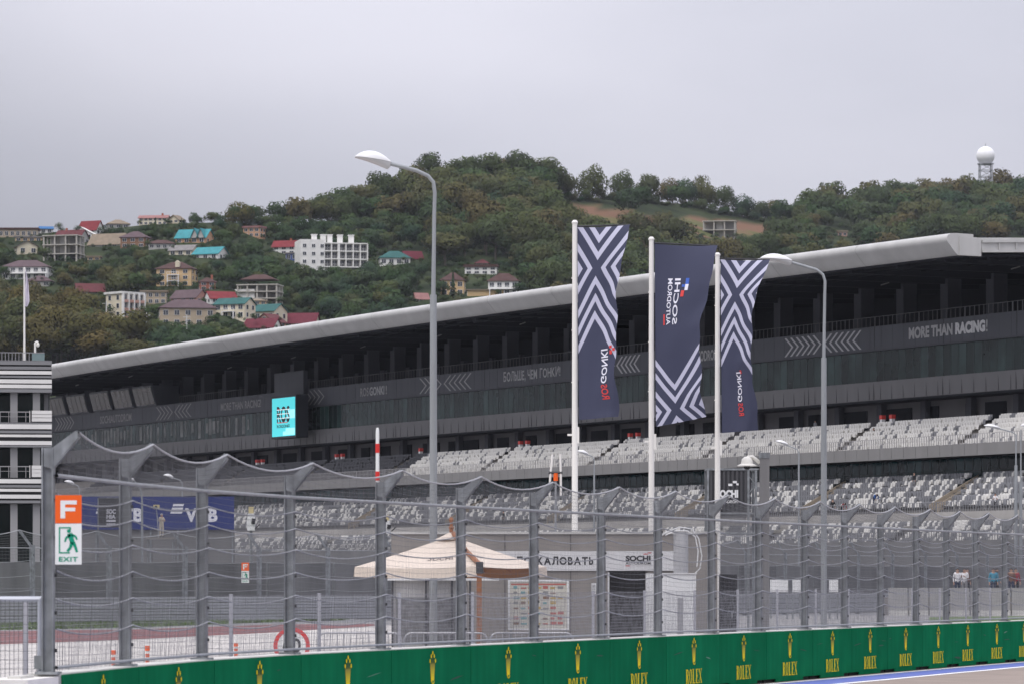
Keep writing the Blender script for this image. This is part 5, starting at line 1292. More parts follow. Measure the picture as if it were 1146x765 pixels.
# ================================================================ flagpoles and banner flags
m_fpole = mat('white_flagpole', (.74, .72, .68), .4, .4); m_rope = mat('flag_rope', (.7, .7, .68), .6)
def flagmat(name, cx, cy, Wp, Hp, per, slope, lim_dn, lim_up):
    m = bpy.data.materials.new(name); m.use_nodes = True; nt = m.node_tree; b = nt.nodes['Principled BSDF']; b.inputs['Roughness'].default_value = .75; b.inputs['Specular IOR Level'].default_value = .15
    uv = nt.nodes.new('ShaderNodeUVMap'); sp = nt.nodes.new('ShaderNodeSeparateXYZ'); nt.links.new(uv.outputs[0], sp.inputs[0])
    def mth(op, a, c=None):
        n = nt.nodes.new('ShaderNodeMath'); n.operation = op
        for i, q in enumerate((a, c)):
            if q is None: continue
            if isinstance(q, (int, float)): n.inputs[i].default_value = q
            else: nt.links.new(q, n.inputs[i])
        return n.outputs[0]
    dx = mth('ABSOLUTE', mth('MULTIPLY', mth('SUBTRACT', sp.outputs[0], cx), Wp)); dy = mth('MULTIPLY', mth('SUBTRACT', sp.outputs[1], cy), Hp)   # dy positive downwards
    dd = mth('SUBTRACT', mth('ABSOLUTE', dy), mth('MULTIPLY', dx, slope))
    fr = mth('FRACT', mth('DIVIDE', mth('ABSOLUTE', dd), per)); st = mth('MULTIPLY', mth('GREATER_THAN', fr, .45), mth('LESS_THAN', fr, .93))
    sg = mth('SUBTRACT', mth('MULTIPLY', mth('SIGN', dy), mth('ABSOLUTE', dy)), 0)
    ddn = mth('SUBTRACT', dy, mth('MULTIPLY', dx, slope)); ok = mth('LESS_THAN', ddn, lim_dn)
    dup = mth('SUBTRACT', mth('MULTIPLY', dy, -1), mth('MULTIPLY', dx, slope)); ok2 = mth('LESS_THAN', dup, lim_up)
    fac = mth('MULTIPLY', st, mth('MULTIPLY', ok, ok2))
    mx = nt.nodes.new('ShaderNodeMix'); mx.data_type = 'RGBA'; nt.links.new(fac, mx.inputs[0]); mx.inputs[6].default_value = (.062, .067, .108, 1); mx.inputs[7].default_value = (.52, .52, .64, 1)
    nt.links.new(mx.outputs[2], b.inputs['Base Color'])
    tr = nt.nodes.new('ShaderNodeBsdfTranslucent'); nt.links.new(mx.outputs[2], tr.inputs[0]); ms = nt.nodes.new('ShaderNodeMixShader'); ms.inputs[0].default_value = .25
    out = nt.nodes['Material Output']; nt.links.new(b.outputs[0], ms.inputs[1]); nt.links.new(tr.outputs[0], ms.inputs[2]); nt.links.new(ms.outputs[0], out.inputs[0])
    return m
m_fr = mat('flag_red', (.62, .06, .055), .7); m_fw = mat('flag_white_ink', (.70, .70, .78), .7); m_fb = mat('flag_blue', (.05, .12, .45), .7)
def flag(pole_x, D, top, bot_pole, fx_l, prof, ytop_r, ybl, ybr, fmat, texts, lab, plab, folds):
    s = F / D; base = Vector(((pole_x - CX) / s, D, 0)); L = lambda x, y: ((x - pole_x) / s, HC + (HY - y) / s)
    r = thing('flagpole', plab, 'flagpole', base, 0, 'white flagpoles')
    zt = L(pole_x, top)[1]; b = MB(); b.tube([(0, 0, 0), (0, 0, zt * .5), (0, 0, zt)], [.11, .10, .085], 12); b.build('pole', m_fpole, r, 'auto')
    b = MB(); b.lathe([(.10, zt), (.11, zt + .05), (.06, zt + .12)], n=12); b.build('cap', m_fpole, r)
    # arm over the top carrying the flag, line and weight
    xr, _ = L(prof[0][1], 0); b = MB(); za = L(0, top + 3)[1]; b.tube([(0, 0, za), (xr + .02, -.0, L(0, ytop_r - .5)[1])], .035, 6); b.build('top_arm', mat('black_arm', (.03, .03, .035), .5), r)
    b = MB(); xl = L(fx_l, 0)[0]
    zb_ = L(0, ybl + 16)[1]; b.tube([(xl - .07, 0, za), (xl - .05, 0, zb_)], .018, 5); b.build('halyard', m_rope, r)
    b = MB(); b.b2((xl - .10, -.06, zb_ - .3), (xl + .06, .06, zb_ + .25)); b.b2((-.25, -.03, zb_ - .05), (xl - .05, .03, zb_ + .02)); b.build('weight', m_fpole, r)
    for q in (.25, .5, .75): b = MB(); z = za + (zb_ - za) * q; b.tube([(-.12, 0, z), (xl - .06, 0, z)], .02, 5); b.build('guide_ring', m_fpole, r)
    # the cloth
    ys = [p[0] for p in prof]; xsr = [p[1] for p in prof]; W0 = xr - xl
    def pos(u, v):      # u 0..1 across, v 0..1 down
        yl = top + 4 + (ybl - top - 4) * v; yr = ytop_r + (ybr - ytop_r) * v
        xe = L(interp(yr, ys, xsr), 0)[0]; wv = max(.1, xe - xl); th = math.acos(min(1, wv / (W0 * 1.02)))
        x = xl + wv * u + .05 * v; y = -W0 * math.sin(th) * u * .8; z = L(0, yl + (yr - yl) * u)[1]
        am = .17 * min(1, v * 3) * (u ** .8)
        off = am * math.sin(u * folds + v * 5.0 + 1) + .05 * u * math.sin(v * 17 + u * 3) * v
        z += -.04 * math.sin(math.pi * u) * (1 - v) 
        x += (.055 * math.sin(v * 13 + folds) * u + .03 * math.sin(v * 31 + u * 5 + folds)) * min(1, v * 4) * u * (1 if u < .97 else .9)
        return Vector((x + off * .12, y + off - .02, z))
    f = thing('banner_flag', lab, 'flag', base, 0, 'tall navy banner flags')
    b = MB(); nu, nv = 20, 70; b.uv = []
    for j in range(nv + 1):
        for i in range(nu + 1): b.v.append(tuple(pos(i / nu, j / nv))); b.uv.append((i / nu, j / nv))
    for j in range(nv):
        for i in range(nu): p_ = j * (nu + 1) + i; b.f.append((p_, p_ + 1, p_ + nu + 2, p_ + nu + 1)); b.mi.append(0)
    cl = b.build('cloth', fmat, f, True)
    def surf(u, v): 
        e = .01; p_ = pos(u, v); n_ = (pos(u + e, v) - p_).cross(pos(u, v + e) - p_).normalized()
        if n_.y > 0: n_ = -n_
        return p_ + n_ * .02
    for nm, wd, u0, u1, v0, v1, m_ in texts:    # seen from behind: letter tops to the right, reading upwards
        b = MB()
        if wd is None: b.add([surf(u0, v0), surf(u1, v0), surf(u1, v1), surf(u0, v1)], [(0, 1, 2, 3)])
        else: put_text(b, wd, lambda a, c: surf(u0 + (u1 - u0) * c, v1 + (v0 - v1) * a), 0, 1, 0, 1, 0, .02)
        b.build(nm, m_, cl)
    return r
flag(643.3, 130, 250.5, 470, 646.2, [(252, 704.6), (287, 696.3), (328, 690), (365, 687.6), (390, 687), (428, 688), (459, 690.5), (468, 688)], 252.5, 469.5, 467, flagmat('flag_print_cross_high', .44, .217, 54, 216, 19.5, 1.6, 60, 500),
     [('lettering', 'ROS', .62, .80, .828, .905, m_fr), ('lettering', 'GONKI', .62, .80, .645, .822, m_fw), ('accent_mark', None, .84, .90, .655, .675, m_fr), ('accent_mark', None, .91, .97, .645, .66, m_fr), ('accent_mark', None, .84, .90, .63, .645, m_fr)],
     'left navy banner flag, white cross stripes above and red and white lettering low down', 'white flagpole carrying the left navy banner', 7)
flag(729, 136.5, 269, 480, 732.5, [(275, 802.6), (320, 791), (365, 782), (392, 778.8), (440, 781.5), (467, 788.5), (475, 789)], 276, 477, 467.5, flagmat('flag_print_cross_low', .42, .925, 50, 200, 14.5, 1.45, 500, 31),
     [('lettering', 'SOCHI', .37, .47, .19, .45, m_fw), ('lettering', 'AUTODROM', .245, .33, .19, .45, m_fw), ('accent_mark', None, .185, .215, .39, .45, m_fr), ('accent_mark', None, .50, .56, .26, .295, m_fr), ('accent_mark', None, .56, .62, .225, .26, m_fw), ('accent_mark', None, .56, .62, .19, .225, m_fb), ('accent_mark', None, .50, .56, .225, .24, m_fb)],
     'middle navy banner flag, white lettering above and striped cross at its foot', 'white flagpole carrying the middle navy banner', 5)
flag(803, 143, 286.5, 485, 806.3, [(291, 861), (326, 846.5), (359, 839), (382, 837), (404, 837), (440, 842.5), (481, 843.3)], 291.5, 484, 482, flagmat('flag_print_cross_third', .42, .205, 48, 196, 17, 1.55, 51, 500),
     [('lettering', 'ROS', .50, .64, .835, .91, m_fr), ('lettering', 'GONKI', .50, .64, .655, .828, m_fw), ('accent_mark', None, .62, .67, .645, .665, m_fr)],
     'right navy banner flag, narrow, cross stripes above and small lettering low down', 'white flagpole carrying the right navy banner', 8)
# red and white measuring pole behind the fence
D = 62.5; s = F / D; r = thing('marker_pole', 'white pole with red bands rising behind the near fence', 'pole', Vector(((422.5 - CX) / s, D, 0))); z1 = HC + (HY - 482) / s
b = MB(); b.tube([(0, 0, 0), (0, 0, z1)], [.034, .030], 10); b.build('tube', m_sw, r)
for y0, y1 in ((496, 506), (527, 537)): b = MB(); b.tube([(0, 0, HC + (HY - y1) / s), (0, 0, HC + (HY - y0) / s)], .036, 10); b.build('red_band', MATS['sign_red'], r)
b = MB(); b.tube([(0, 0, z1), (0, 0, z1 + .06)], [.028, .02], 8); b.build('cap', m_sw, r)
# ================================================================ grey fabric pavilion with welcome banner
D = 124.0; s = F / D
X = lambda x, d=D: (x - CX) * d / F
Z = lambda y, d=D: HC + (HY - y) * d / F
m_fab = mat('grey_fabric_wall', (.245, .225, .208), .85, noise=(.7, .08), streak=(.9, .08)); m_fabd = mat('grey_fabric_seam', (.12, .11, .105), .8); m_ban = mat('white_banner', (.60, .595, .60), .6, noise=(1, .05)); m_blk = mat('black_ink', (.02, .02, .023), .6); m_redi = mat('red_ink', (.5, .05, .05), .6)
r = thing('pavilion', 'grey fabric walled pavilion behind the parasol with a white welcome banner along its front', 'pavilion', (X(621), D, 0)); ox = X(621)
lx = lambda x: X(x) - ox
zt = Z(597)
b = MB()
for (x0, x1, z0, z1) in ((438, 681, 0, zt), (724, 803, 0, zt), (681, 724, Z(638), zt)): b.b2((lx(x0), 0, z0), (lx(x1) - .002, .12, z1))
b.b2((lx(438), 6, 0), (lx(803), 6.1, zt)); b.b2((lx(438), .121, 0), (lx(438) + .1, 6, zt)); b.b2((lx(803) - .1, .121, 0), (lx(803) - .002, 6, zt))
b.build('wall', m_fab, r)
b = MB(); b.b2((lx(437), -.05, zt), (lx(804), 6.2, zt + .08)); b.build('roof', mat('pavilion_roof', (.5, .49, .47), .6), r)
b = MB()
for x in (565, 600, 638.5, 672, 754.5): b.b2((lx(x) - .02, -.012, 0), (lx(x) + .02, .0, zt - .01))
b.build('seam', m_fabd, r)
for x0, x1 in ((500, 672), (672.6, 757)):
    b = MB(); b.b2((lx(x0), -.05, Z(638)), (lx(x1), -.014, Z(616))); bn = b.build('banner', m_ban, r)
    fn = lambda a, c: (a, -.056, c)
    if x0 == 500:
        b = MB(); put_text(b, 'ПОЖАЛОВАТЬ', fn, lx(578.5), lx(664), Z(631.5), Z(622), 0, .035, 1.12); b.build('lettering', m_blk, bn); b = MB(); put_text(b, 'ДОБРО', fn, lx(531), lx(572), Z(631.5), Z(622), 0, .035, 1.12); b.build('lettering', m_blk, bn)
    else:
        b = MB(); put_text(b, 'SOCHI', fn, lx(700), lx(728), Z(627.5), Z(621), 0, .05); b.build('lettering', m_blk, bn); b = MB(); put_text(b, 'AUTODROM', fn, lx(700), lx(728), Z(631), Z(628.3), 0, .02); b.build('lettering', m_blk, bn)
        b = MB(); b.b2((lx(700), -.056, Z(633)), (lx(705), -.053, Z(632))); b.b2((lx(720), -.056, Z(619.8)), (lx(725), -.053, Z(618.8))); b.b2((lx(725), -.056, Z(618.5)), (lx(729), -.053, Z(617.5))); b.build('accent_mark', m_redi, bn)
b = MB(); b.b2((lx(681) - .0, 1.6, 0), (lx(724), 1.7, Z(638.5))); b.b2((lx(681), .13, Z(638.2)), (lx(724), 1.6, Z(638))); b.build('doorway_interior', mat('doorway_dark', (.055, .052, .05), .8), r)
b = MB(); b.b2((lx(680), -.06, 0), (lx(682), .0, Z(640))); b.build('door_frame', m_ban, r); b = MB(); b.b2((lx(722.5), -.06, 0), (lx(733), -.0, Z(641))); b.build('door_frame', mat('white_panel', (.68, .68, .68), .5), r)
# notice
t = thing('notice', 'small white paper notice on the grey pavilion wall left of the doorway', 'notice', (X(664.5), D - .03, Z(664)))
b = MB(); b.b2((-.075, -.008, 0), (.075, .0, .35)); b.build('sheet', MATS['white_panel'], t); b = MB()
for k in range(6): b.b2((-.055, -.011, .05 + k * .045), (.055, -.0085, .065 + k * .045))
b.build('print', m_blk, t)
# white cabinets, duct, black cabinet
D2 = 122.0
t = thing('cabinet', 'tall white cabinet right of the pavilion doorway under the round duct', 'cabinet', (X(758, D2), D2 - .6, 0)); lz = Z(642, D2); hw = 20 / F * D2; 
b = MB(); b.b2((-hw, 0, .1), (hw, .55, lz)); b.build('body', MATS['white_panel'], t)
b = MB(); b.b2((-.02, -.012, .12), (.16, -.001, lz - .75)); b.build('door_gap', mat('cabinet_grey', (.32, .32, .33), .6), t)
b = MB(); b.b2((-hw - .03, -.03, lz), (hw + .03, .58, lz + .04)); b.build('lid', m_ban, t)
for sx in (-1, 1): b = MB(); b.b2((sx * hw * .8 - .04, .05, 0), (sx * hw * .8 + .04, .5, .1)); b.build('foot', m_galv, t)
t = thing('duct', 'upright round pale duct with looping white hoses, standing on the white cabinet', 'duct', (X(761.5, D2), D2 - .3, lz + .04)); rr_ = 8.3 / F * D2; hh = Z(595, D2) - lz - .04
b = MB(); b.lathe([(rr_, 0), (rr_, hh - .06), (rr_ * .9, hh)], n=24); b.build('tube', mat('duct_grey', (.36, .36, .37), .5, streak=(4, .08)), t, 'auto')
for k, pts in enumerate((((-.75, -.1, hh - .2), (-.45, -.12, hh + .0), (-.05, -.15, hh + .16), (.35, -.15, hh + .1), (.56, -.12, hh - .2), (.66, -.1, hh - .75), (.60, -.1, hh - 1.15), (.45, -.1, hh - 1.3)), ((-.5, -.2, hh - .1), (-.15, -.22, hh + .05), (.2, -.2, hh + .04), (.45, -.2, hh - .15), (.54, -.2, hh - .6), (.5, -.2, hh - 1.1)))):
    b = MB(); b.tube(pts, .022, 6); b.build('hose', MATS['white_panel'], t)
t = thing('cabinet', 'black cabinet at the right end of the pavilion', 'cabinet', (X(814, D2), D2 - .6, 0)); hw = 9.5 / F * D2
b = MB(); b.b2((-hw, 0, .08), (hw, .55, Z(642, D2))); b.build('body', mat('black_cabinet', (.012, .012, .015), .5), t)
b = MB(); b.b2((-hw * .9, .05, 0), (hw * .9, .5, .08)); b.build('plinth', m_galv, t)
b = MB(); b.b2((hw * .35, -.02, .9), (hw * .5, -.001, 1.1)); b.build('handle', m_galvl, t)
# information board
t = thing('information_board', 'white framed board of small coloured panels in front of the grey pavilion', 'board', (X(602.5, D2), D2 - .8, 0)); hw = 34 / F * D2; z0, z1 = Z(704, D2), Z(648, D2)
b = MB(); b.b2((-hw + .05, 0, z0 + .05), (hw - .05, .05, z1 - .05)); bd = b.build('panel', mat('board_cream', (.52, .50, .44), .6, noise=(4, .08)), t)
b = MB(); b.b2((-hw, -.02, z0), (-hw + .06, .06, z1)); b.b2((hw - .06, -.02, z0), (hw, .06, z1)); b.b2((-hw + .061, -.02, z1 - .06), (hw - .061, .06, z1)); b.b2((-hw + .061, -.02, z0), (hw - .061, .06, z0 + .05)); b.build('frame', MATS['white_panel'], t)
for sx in (-1, 1): b = MB(); b.b2((sx * hw * .9 - .03, .0, 0), (sx * hw * .9 + .03, .05, z0)); b.build('leg', m_galv, t)
pal = [mat('print_red', (.40, .12, .10), .6), mat('print_teal', (.15, .30, .32), .6), mat('print_ochre', (.42, .30, .10), .6), mat('print_grey', (.22, .22, .22), .6), mat('print_brown', (.20, .12, .08), .6)]
b = MB(); g = random.Random(5); bw, bh = hw * 2 - .3, z1 - z0 - .3
b.b2((-hw + .1, -.006, z1 - .17), (hw - .1, -.001, z1 - .12), 0)
for i in range(7):
    for j in range(8):
        if g.random() < .88:
            x = -bw / 2 + bw * (i + .1) / 7; z = z0 + .15 + bh * (j + .15) / 8; w_ = bw / 7 * g.uniform(.5, .85); h_ = bh / 8 * g.uniform(.25, .6); mi = g.randrange(5); mi = 0 if (i >= 5 and j < 4) else mi; b.b2((x, -.008, z), (x + w_, -.001, z + h_), mi)
b.build('print', pal, bd)
# white kiosk under the parasol
D3 = 118.5; t = thing('kiosk', 'pale grey kiosk counter with white roof band, beneath the parasol', 'kiosk', (X(480, D3), D3 + 1.2, 0)); hw = 42 / F * D3
b = MB(); b.b2((-hw, 0, 0), (hw, 1.4, Z(649, D3))); b.build('body', mat('kiosk_grey', (.42, .415, .41), .7, noise=(1, .08)), t)
b = MB(); b.b2((-hw - .15, -.2, Z(649, D3) + .002), (hw + 1.0, 1.6, Z(642.5, D3))); b.build('roof_band', MATS['white_panel'], t)
for x in (-hw, -hw * .1, hw * .6, hw + .1): b = MB(); b.b2((x - .03, -.12, 0), (x + .03, -.06, Z(649, D3))); b.build('post', mat('dark_post', (.05, .05, .055), .5), t)
b = MB(); b.b2((-hw * .9, -.01, .1), (hw * .95, -.001, Z(668, D3))); b.build('mesh_panel', mat('kiosk_dark', (.16, .16, .165), .7, noise=(6, .4)), t)
# parasol
D4 = 115.0; t = thing('parasol', 'large square cream parasol on a brown wooden side post', 'parasol', (X(505, D4), D4, 0))
m_can = mat('cream_canvas', (.62, .535, .455), .8, noise=(.8, .05)); m_wd = mat('brown_wood', (.26, .105, .045), .5, noise=(5, .25)); m_in = mat('canopy_lining', (.42, .21, .10), .8)
zc_, za_ = 2.46, 3.42; rad = 2.98; th0 = R(16.5); cs = [(rad * math.cos(a), rad * math.sin(a)) for a in (math.pi + th0, -math.pi / 2 + th0, th0, math.pi / 2 + th0)]
def can(i, f, g_, dz=0.0):         # side i, along f, up to apex g_ (0 edge .. 1 apex)
    (x0, y0), (x1, y1) = cs[i], cs[(i + 1) % 4]; x = x0 + (x1 - x0) * f; y = y0 + (y1 - y0) * f
    sagv = -.05 * math.sin(math.pi * f) * (1 - g_) - .10 * math.sin(math.pi * g_) * (.3 + .7 * math.sin(math.pi * f))
    return Vector((x * (1 - g_), y * (1 - g_), zc_ + (za_ - zc_) * g_ + sagv + .02 * (1 - g_) + dz))
NF, NG = 8, 8
b = MB(); b2_ = MB(); bv = MB()
bl = MB()
for i in range(4):
    for (m_, dz) in ((b, .0), (b2_, -.02)):
        vs = [can(i, f / NF, g_ / NG * .93, dz) for g_ in range(NG + 1) for f in range(NF + 1)]
        m_.add(vs, [(g_ * (NF + 1) + f, g_ * (NF + 1) + f + 1, (g_ + 1) * (NF + 1) + f + 1, (g_ + 1) * (NF + 1) + f) for g_ in range(NG) for f in range(NF)])
    vs = []
    for f in range(NF * 3 + 1):
        p_ = can(i, f / NF / 3, 0); o_ = Vector((p_.x, p_.y, 0)).normalized() * (.02 + .015 * math.sin(f * 1.9)); vs += [p_ + Vector((0, 0, .004)) * 0, p_ + o_ - Vector((0, 0, .29))]
    bv.add(vs, [(2 * f, 2 * f + 1, 2 * f + 3, 2 * f + 2) for f in range(NF * 3) if i != 1 or f > NF * 2.4])
    if i in (2, 3): bl.add([v - Vector((v.x, v.y, 0)).normalized() * .03 for v in vs], [(2 * f, 2 * f + 1, 2 * f + 3, 2 * f + 2) for f in range(NF * 3)])
cp = b.build('canopy', m_can, t, True); b2_.build('lining', m_in, cp, True); bv.build('valance', m_can, cp, True); bl.build('valance_lining', m_in, cp, True)
b = MB(); b.add([(c_[0] * .17, c_[1] * .17, za_ - .12) for c_ in cs] + [(0, 0, za_ + .12)], [(0, 1, 4), (1, 2, 4), (2, 3, 4), (3, 0, 4)]); b.build('top_vent', m_can, cp)
b = MB(); b.lathe([(.05, za_ + .05), (.06, za_ + .2), (.09, za_ + .24), (.05, za_ + .28), (.05, za_ + .42), (.075, za_ + .47), (.03, za_ + .56)], n=10); b.build('finial', m_wd, t)
mx_, my_ = cs[1][0] * 1.02, cs[1][1] * 1.02
b = MB(); b.b2((mx_ - .075, my_ - .1, 0), (mx_ + .075, my_ + .05, zc_ - .02)); b.build('side_post', m_wd, t)
b = MB(); b.tube([(mx_, my_, zc_ + .1), (mx_ * .55, my_ * .55, zc_ + .48), (mx_ * .08, my_ * .08, za_ + .06)], .075, 6); b.build('arm', m_wd, t)
b = MB(); b.b2((mx_ - .09, my_ - .12, zc_ - .18), (mx_ + .12, my_ + .07, zc_ + .16)); b.build('bracket', mat('dark_post', (.05, .05, .055), .5), t)
for i in range(4):
    for q in (0, .5): p0 = can(i, q, .02, -.12); p1 = can(i, q, .9, -.14); b = MB(); b.tube([p0, p1], .025, 5); b.build('rib', m_wd, t)
b = MB(); 
fn = lambda a, c: can(0, a, c, .012)
put_text(b, 'SOCHI', fn, .50, .80, .30, .42, 0, .03, 1.1); b.build('lettering', mat('faded_ink', (.16, .13, .12), .8), cp)
b = MB(); b.b2((mx_ - .5, my_ - .5, .0), (mx_ + .5, my_ + .5, .12)); b.build('base', m_blockc, t)
# ================================================================ sign tower, camera pylon, antenna mast
D5 = 150.0; t = thing('sign_tower', 'dark ribbed sign box in a grey lattice frame right of the flagpoles', 'sign', (X(820, D5), D5, 0)); q = D5 / F; hw = 29 * q; zt = Z(524, D5); zb = Z(572, D5); z2 = Z(597, D5)
b = MB(); b.b2((-hw + .06, 0, zb), (hw - .3, 1.6, zt - .06)); 
bx = b.build('sign_box', mat('sign_box_dark', (.045, .045, .05), .55), t)
b = MB()
for k in range(9): x = -hw + .12 + k * (hw * 2 - .5) / 9; b.b2((x, -.04, zb), (x + .09, -.002, zt - .08))
b.build('rib', mat('rib_dark', (.065, .065, .07), .5), bx)
b = MB()
for (x, y) in ((-hw, -.05), (hw - .15, -.05), (-hw, 1.7), (hw - .15, 1.7), (hw - .45, -.05)): b.b2((x, y, 0), (x + .09, y + .09, zt))
for z in (zt - .05, zb - .1, z2): b.b2((-hw, -.06, z), (hw, .04, z + .07)); b.b2((-hw, 1.7, z), (hw, 1.79, z + .07)); b.b2((hw - .15, .04, z), (hw - .06, 1.7, z + .07)); b.b2((-hw, .04, z), (-hw + .09, 1.7, z + .07))
z = zb; 
while z < zt - .4: b.tube([(hw - .4, 0, z), (hw - .1, 0, z + .35), (hw - .4, 0, z + .7)], .025, 5); z += .7
b.build('frame', m_galv, t)
b = MB(); k = 0
for i in range(60): x = -hw + .1 + (hw * 2 - .6) * i / 59; wire(b, (x, -.02, z2 + .08), (x, -.02, zb - .1), .006)
for i in range(12): z = z2 + .1 + (zb - .15 - z2) * i / 11; wire(b, (-hw + .1, -.02, z), (hw - .5, -.02, z), .006)
b.build('mesh_panel', m_wire, t)
fn = lambda a, c: (a - X(820, D5), -.06, c)
b = MB(); put_text(b, 'SOCHI', fn, X(801.5, D5), X(826, D5), Z(556.5, D5), Z(547.5, D5), 0, .06); b.build('lettering', MATS['white_panel'], bx); b = MB(); put_text(b, 'AUTODROM', fn, X(801.5, D5), X(826, D5), Z(562.5, D5), Z(559, D5), 0, .03)
for (x0, y0, w_, h_) in ((820, 537.5, 4.5, 2.6), (815, 540.6, 4.5, 2.6), (824, 540.2, 2.5, 2.2), (803, 567, 5, 2)):
    a, c = X(x0, D5) - X(820, D5), Z(y0 + h_, D5); b.b2((a, -.062, c), (a + w_ * q, -.058, c + h_ * q))
b.build('lettering', MATS['white_panel'], bx)
D6 = 138.0; t = thing('camera_pylon', 'square grey steel pylon right of the dark sign box', 'pylon', (X(855.5, D6), D6, 0)); hw = 5.2 * D6 / F; zt = Z(506, D6)
b = MB(); b.b2((-hw, -hw, 0), (hw, hw, zt - .2)); b.build('shaft', mat('pylon_grey', (.19, .185, .185), .6, streak=(3, .1)), t)
b = MB(); b.b2((-hw - .02, -hw - .02, zt - .2), (hw + .02, hw + .02, zt)); b.build('cap', m_galv, t)
t = thing('dome_camera', 'white bell shaped dome camera on the left side of the grey pylon', 'camera', (X(836, D6), D6, Z(524.5, D6))); q = D6 / F
b = MB(); b.lathe([(.34, .10), (.36, .13), (.22, .20), (.19, .36), (.10, .44), (.02, .46)], n=24); b.build('hood', mat('camera_white', (.70, .68, .62), .4), t, 'auto')
b = MB(); b.lathe([(.01, -.02), (.09, .0), (.12, .06), (.12, .1)], n=16); b.build('lens_dome', mat('camera_glass', (.02, .02, .022), .1), t, True)
b = MB(); b.tube([(0, 0, .42), (.2, 0, .44), (.38, 0, .30), (.46, 0, .22)], .07, 8); b.build('bracket', MATS['camera_white'], t, 'auto')
D7 = 150.0; q = D7 / F; t = thing('antenna_mast', 'thin mast with two white upright rods and an orange joint left of the left flagpole', 'mast', (X(622, D7), D7, 0)); zj = Z(534, D7)
b = MB(); b.tube([(-.03, 0, 0), (0, 0, zj)], [.055, .04], 8); b.build('mast', m_galvl, t)
b = MB(); b.tube([(0, 0, zj - .12), (0, 0, zj + .18)], .09, 8); b.build('joint', m_or, t)
b = MB(); b.tube([(-.28, 0, zj + .2), (.26, 0, zj + .2)], .06, 6); b.build('crossbar', mat('dark_post', (.05, .05, .055), .5), t)
for x0, x1, zt_ in ((-.24, -.13, Z(508, D7)), (.20, .18, Z(507.5, D7))):
    b = MB(); b.tube([(x0, 0, Z(554, D7)), (x0 * .8 + x1 * .2, 0, zj), (x1, 0, zt_)], .045, 7); b.build('rod', m_fpole, t)
# ================================================================ blue banner wall and small dark board
DB = 300.0; q = DB / F; t = thing('banner_wall', 'long royal blue sponsor banner with white lettering below the stand at left', 'banner', (X(139, DB), DB, 0)); m_vb = mat('royal_blue_banner', (.013, .026, .135), .6, noise=(.4, .08)); m_vw = mat('banner_white_ink', (.62, .62, .66), .6)
ox = X(139, DB); L = lambda x: X(x, DB) - ox
b = MB(); b.b2((L(14), 0, Z(592, DB)), (L(262), .06, Z(555, DB))); bn = b.build('banner', m_vb, t)
b = MB(); b.b2((L(10), .2, 0), (L(262), .6, Z(590, DB))); b.build('support_wall', mat('front_wall_grey', (.17, .168, .168), .8), t)
b = MB()
for k in range(9): x = L(16) + (L(260) - L(16)) * k / 8; b.b2((x - .06, .08, 0), (x + .06, .19, Z(556, DB)))
b.build('post', m_galv, t)
fn = lambda a, c: (a, -.012, c); b = MB()
for x0 in (-62 + 10, 105, 190 - 0.0):
    pass
for x0 in (22, 107, 190.5):
    for k, (w_, off) in enumerate(((13, 0), (12.5, 1.3), (12, 2.6))):
        y = 574 - k * 4.1; b.add([fn(L(x0 + off), Z(y, DB)), fn(L(x0 + off + w_), Z(y, DB)), fn(L(x0 + off + w_ + 1), Z(y - 2.6, DB)), fn(L(x0 + off + 1), Z(y - 2.6, DB))], [(0, 1, 2, 3)])
    put_text(b, 'VTB', fn, L(x0 + 16.5), L(x0 + 53), Z(583.5, DB), Z(568, DB), 0, .045, 1.05)
b.build('lettering', m_vw, bn)
DS = 262.0; t = thing('sign_board', 'small dark ribbed board with white stacked emblem in front of the blue banner', 'sign', (X(123, DS), DS, 0)); q = DS / F; hw = 12.5 * q
b = MB(); b.b2((-hw, 0, Z(589.5, DS)), (hw, .5, Z(557, DS))); bx = b.build('panel', MATS['sign_box_dark'], t)
b = MB()
for k in range(8): x = -hw + .05 + k * hw * 2 / 8; b.b2((x, -.03, Z(589, DS)), (x + .07, -.002, Z(557.5, DS)))
b.build('rib', MATS['rib_dark'], bx)
b = MB(); b.b2((-hw - .08, -.05, 0), (-hw, .1, Z(556.5, DS))); b.b2((hw, -.05, 0), (hw + .08, .1, Z(556.5, DS))); b.b2((-hw, -.05, Z(557, DS)), (hw, .1, Z(556, DS))); b.build('frame', m_galv, t)
fn = lambda a, c: (a, -.05, c); b = MB(); x0, x1 = -3.8 * q, 6.6 * q
put_text(b, 'SOC', fn, x0, x1, Z(574.5, DS), Z(569.0, DS), 0, .05); put_text(b, 'HIA', fn, x0, x1, Z(579.8, DS), Z(575.2, DS), 0, .05); b.b2((x0, -.052, Z(583.3, DS)), (x1, -.048, Z(581, DS))); b.b2((x0, -.052, Z(587, DS)), (x1, -.048, Z(585, DS))); b.build('lettering', m_vw, bx)
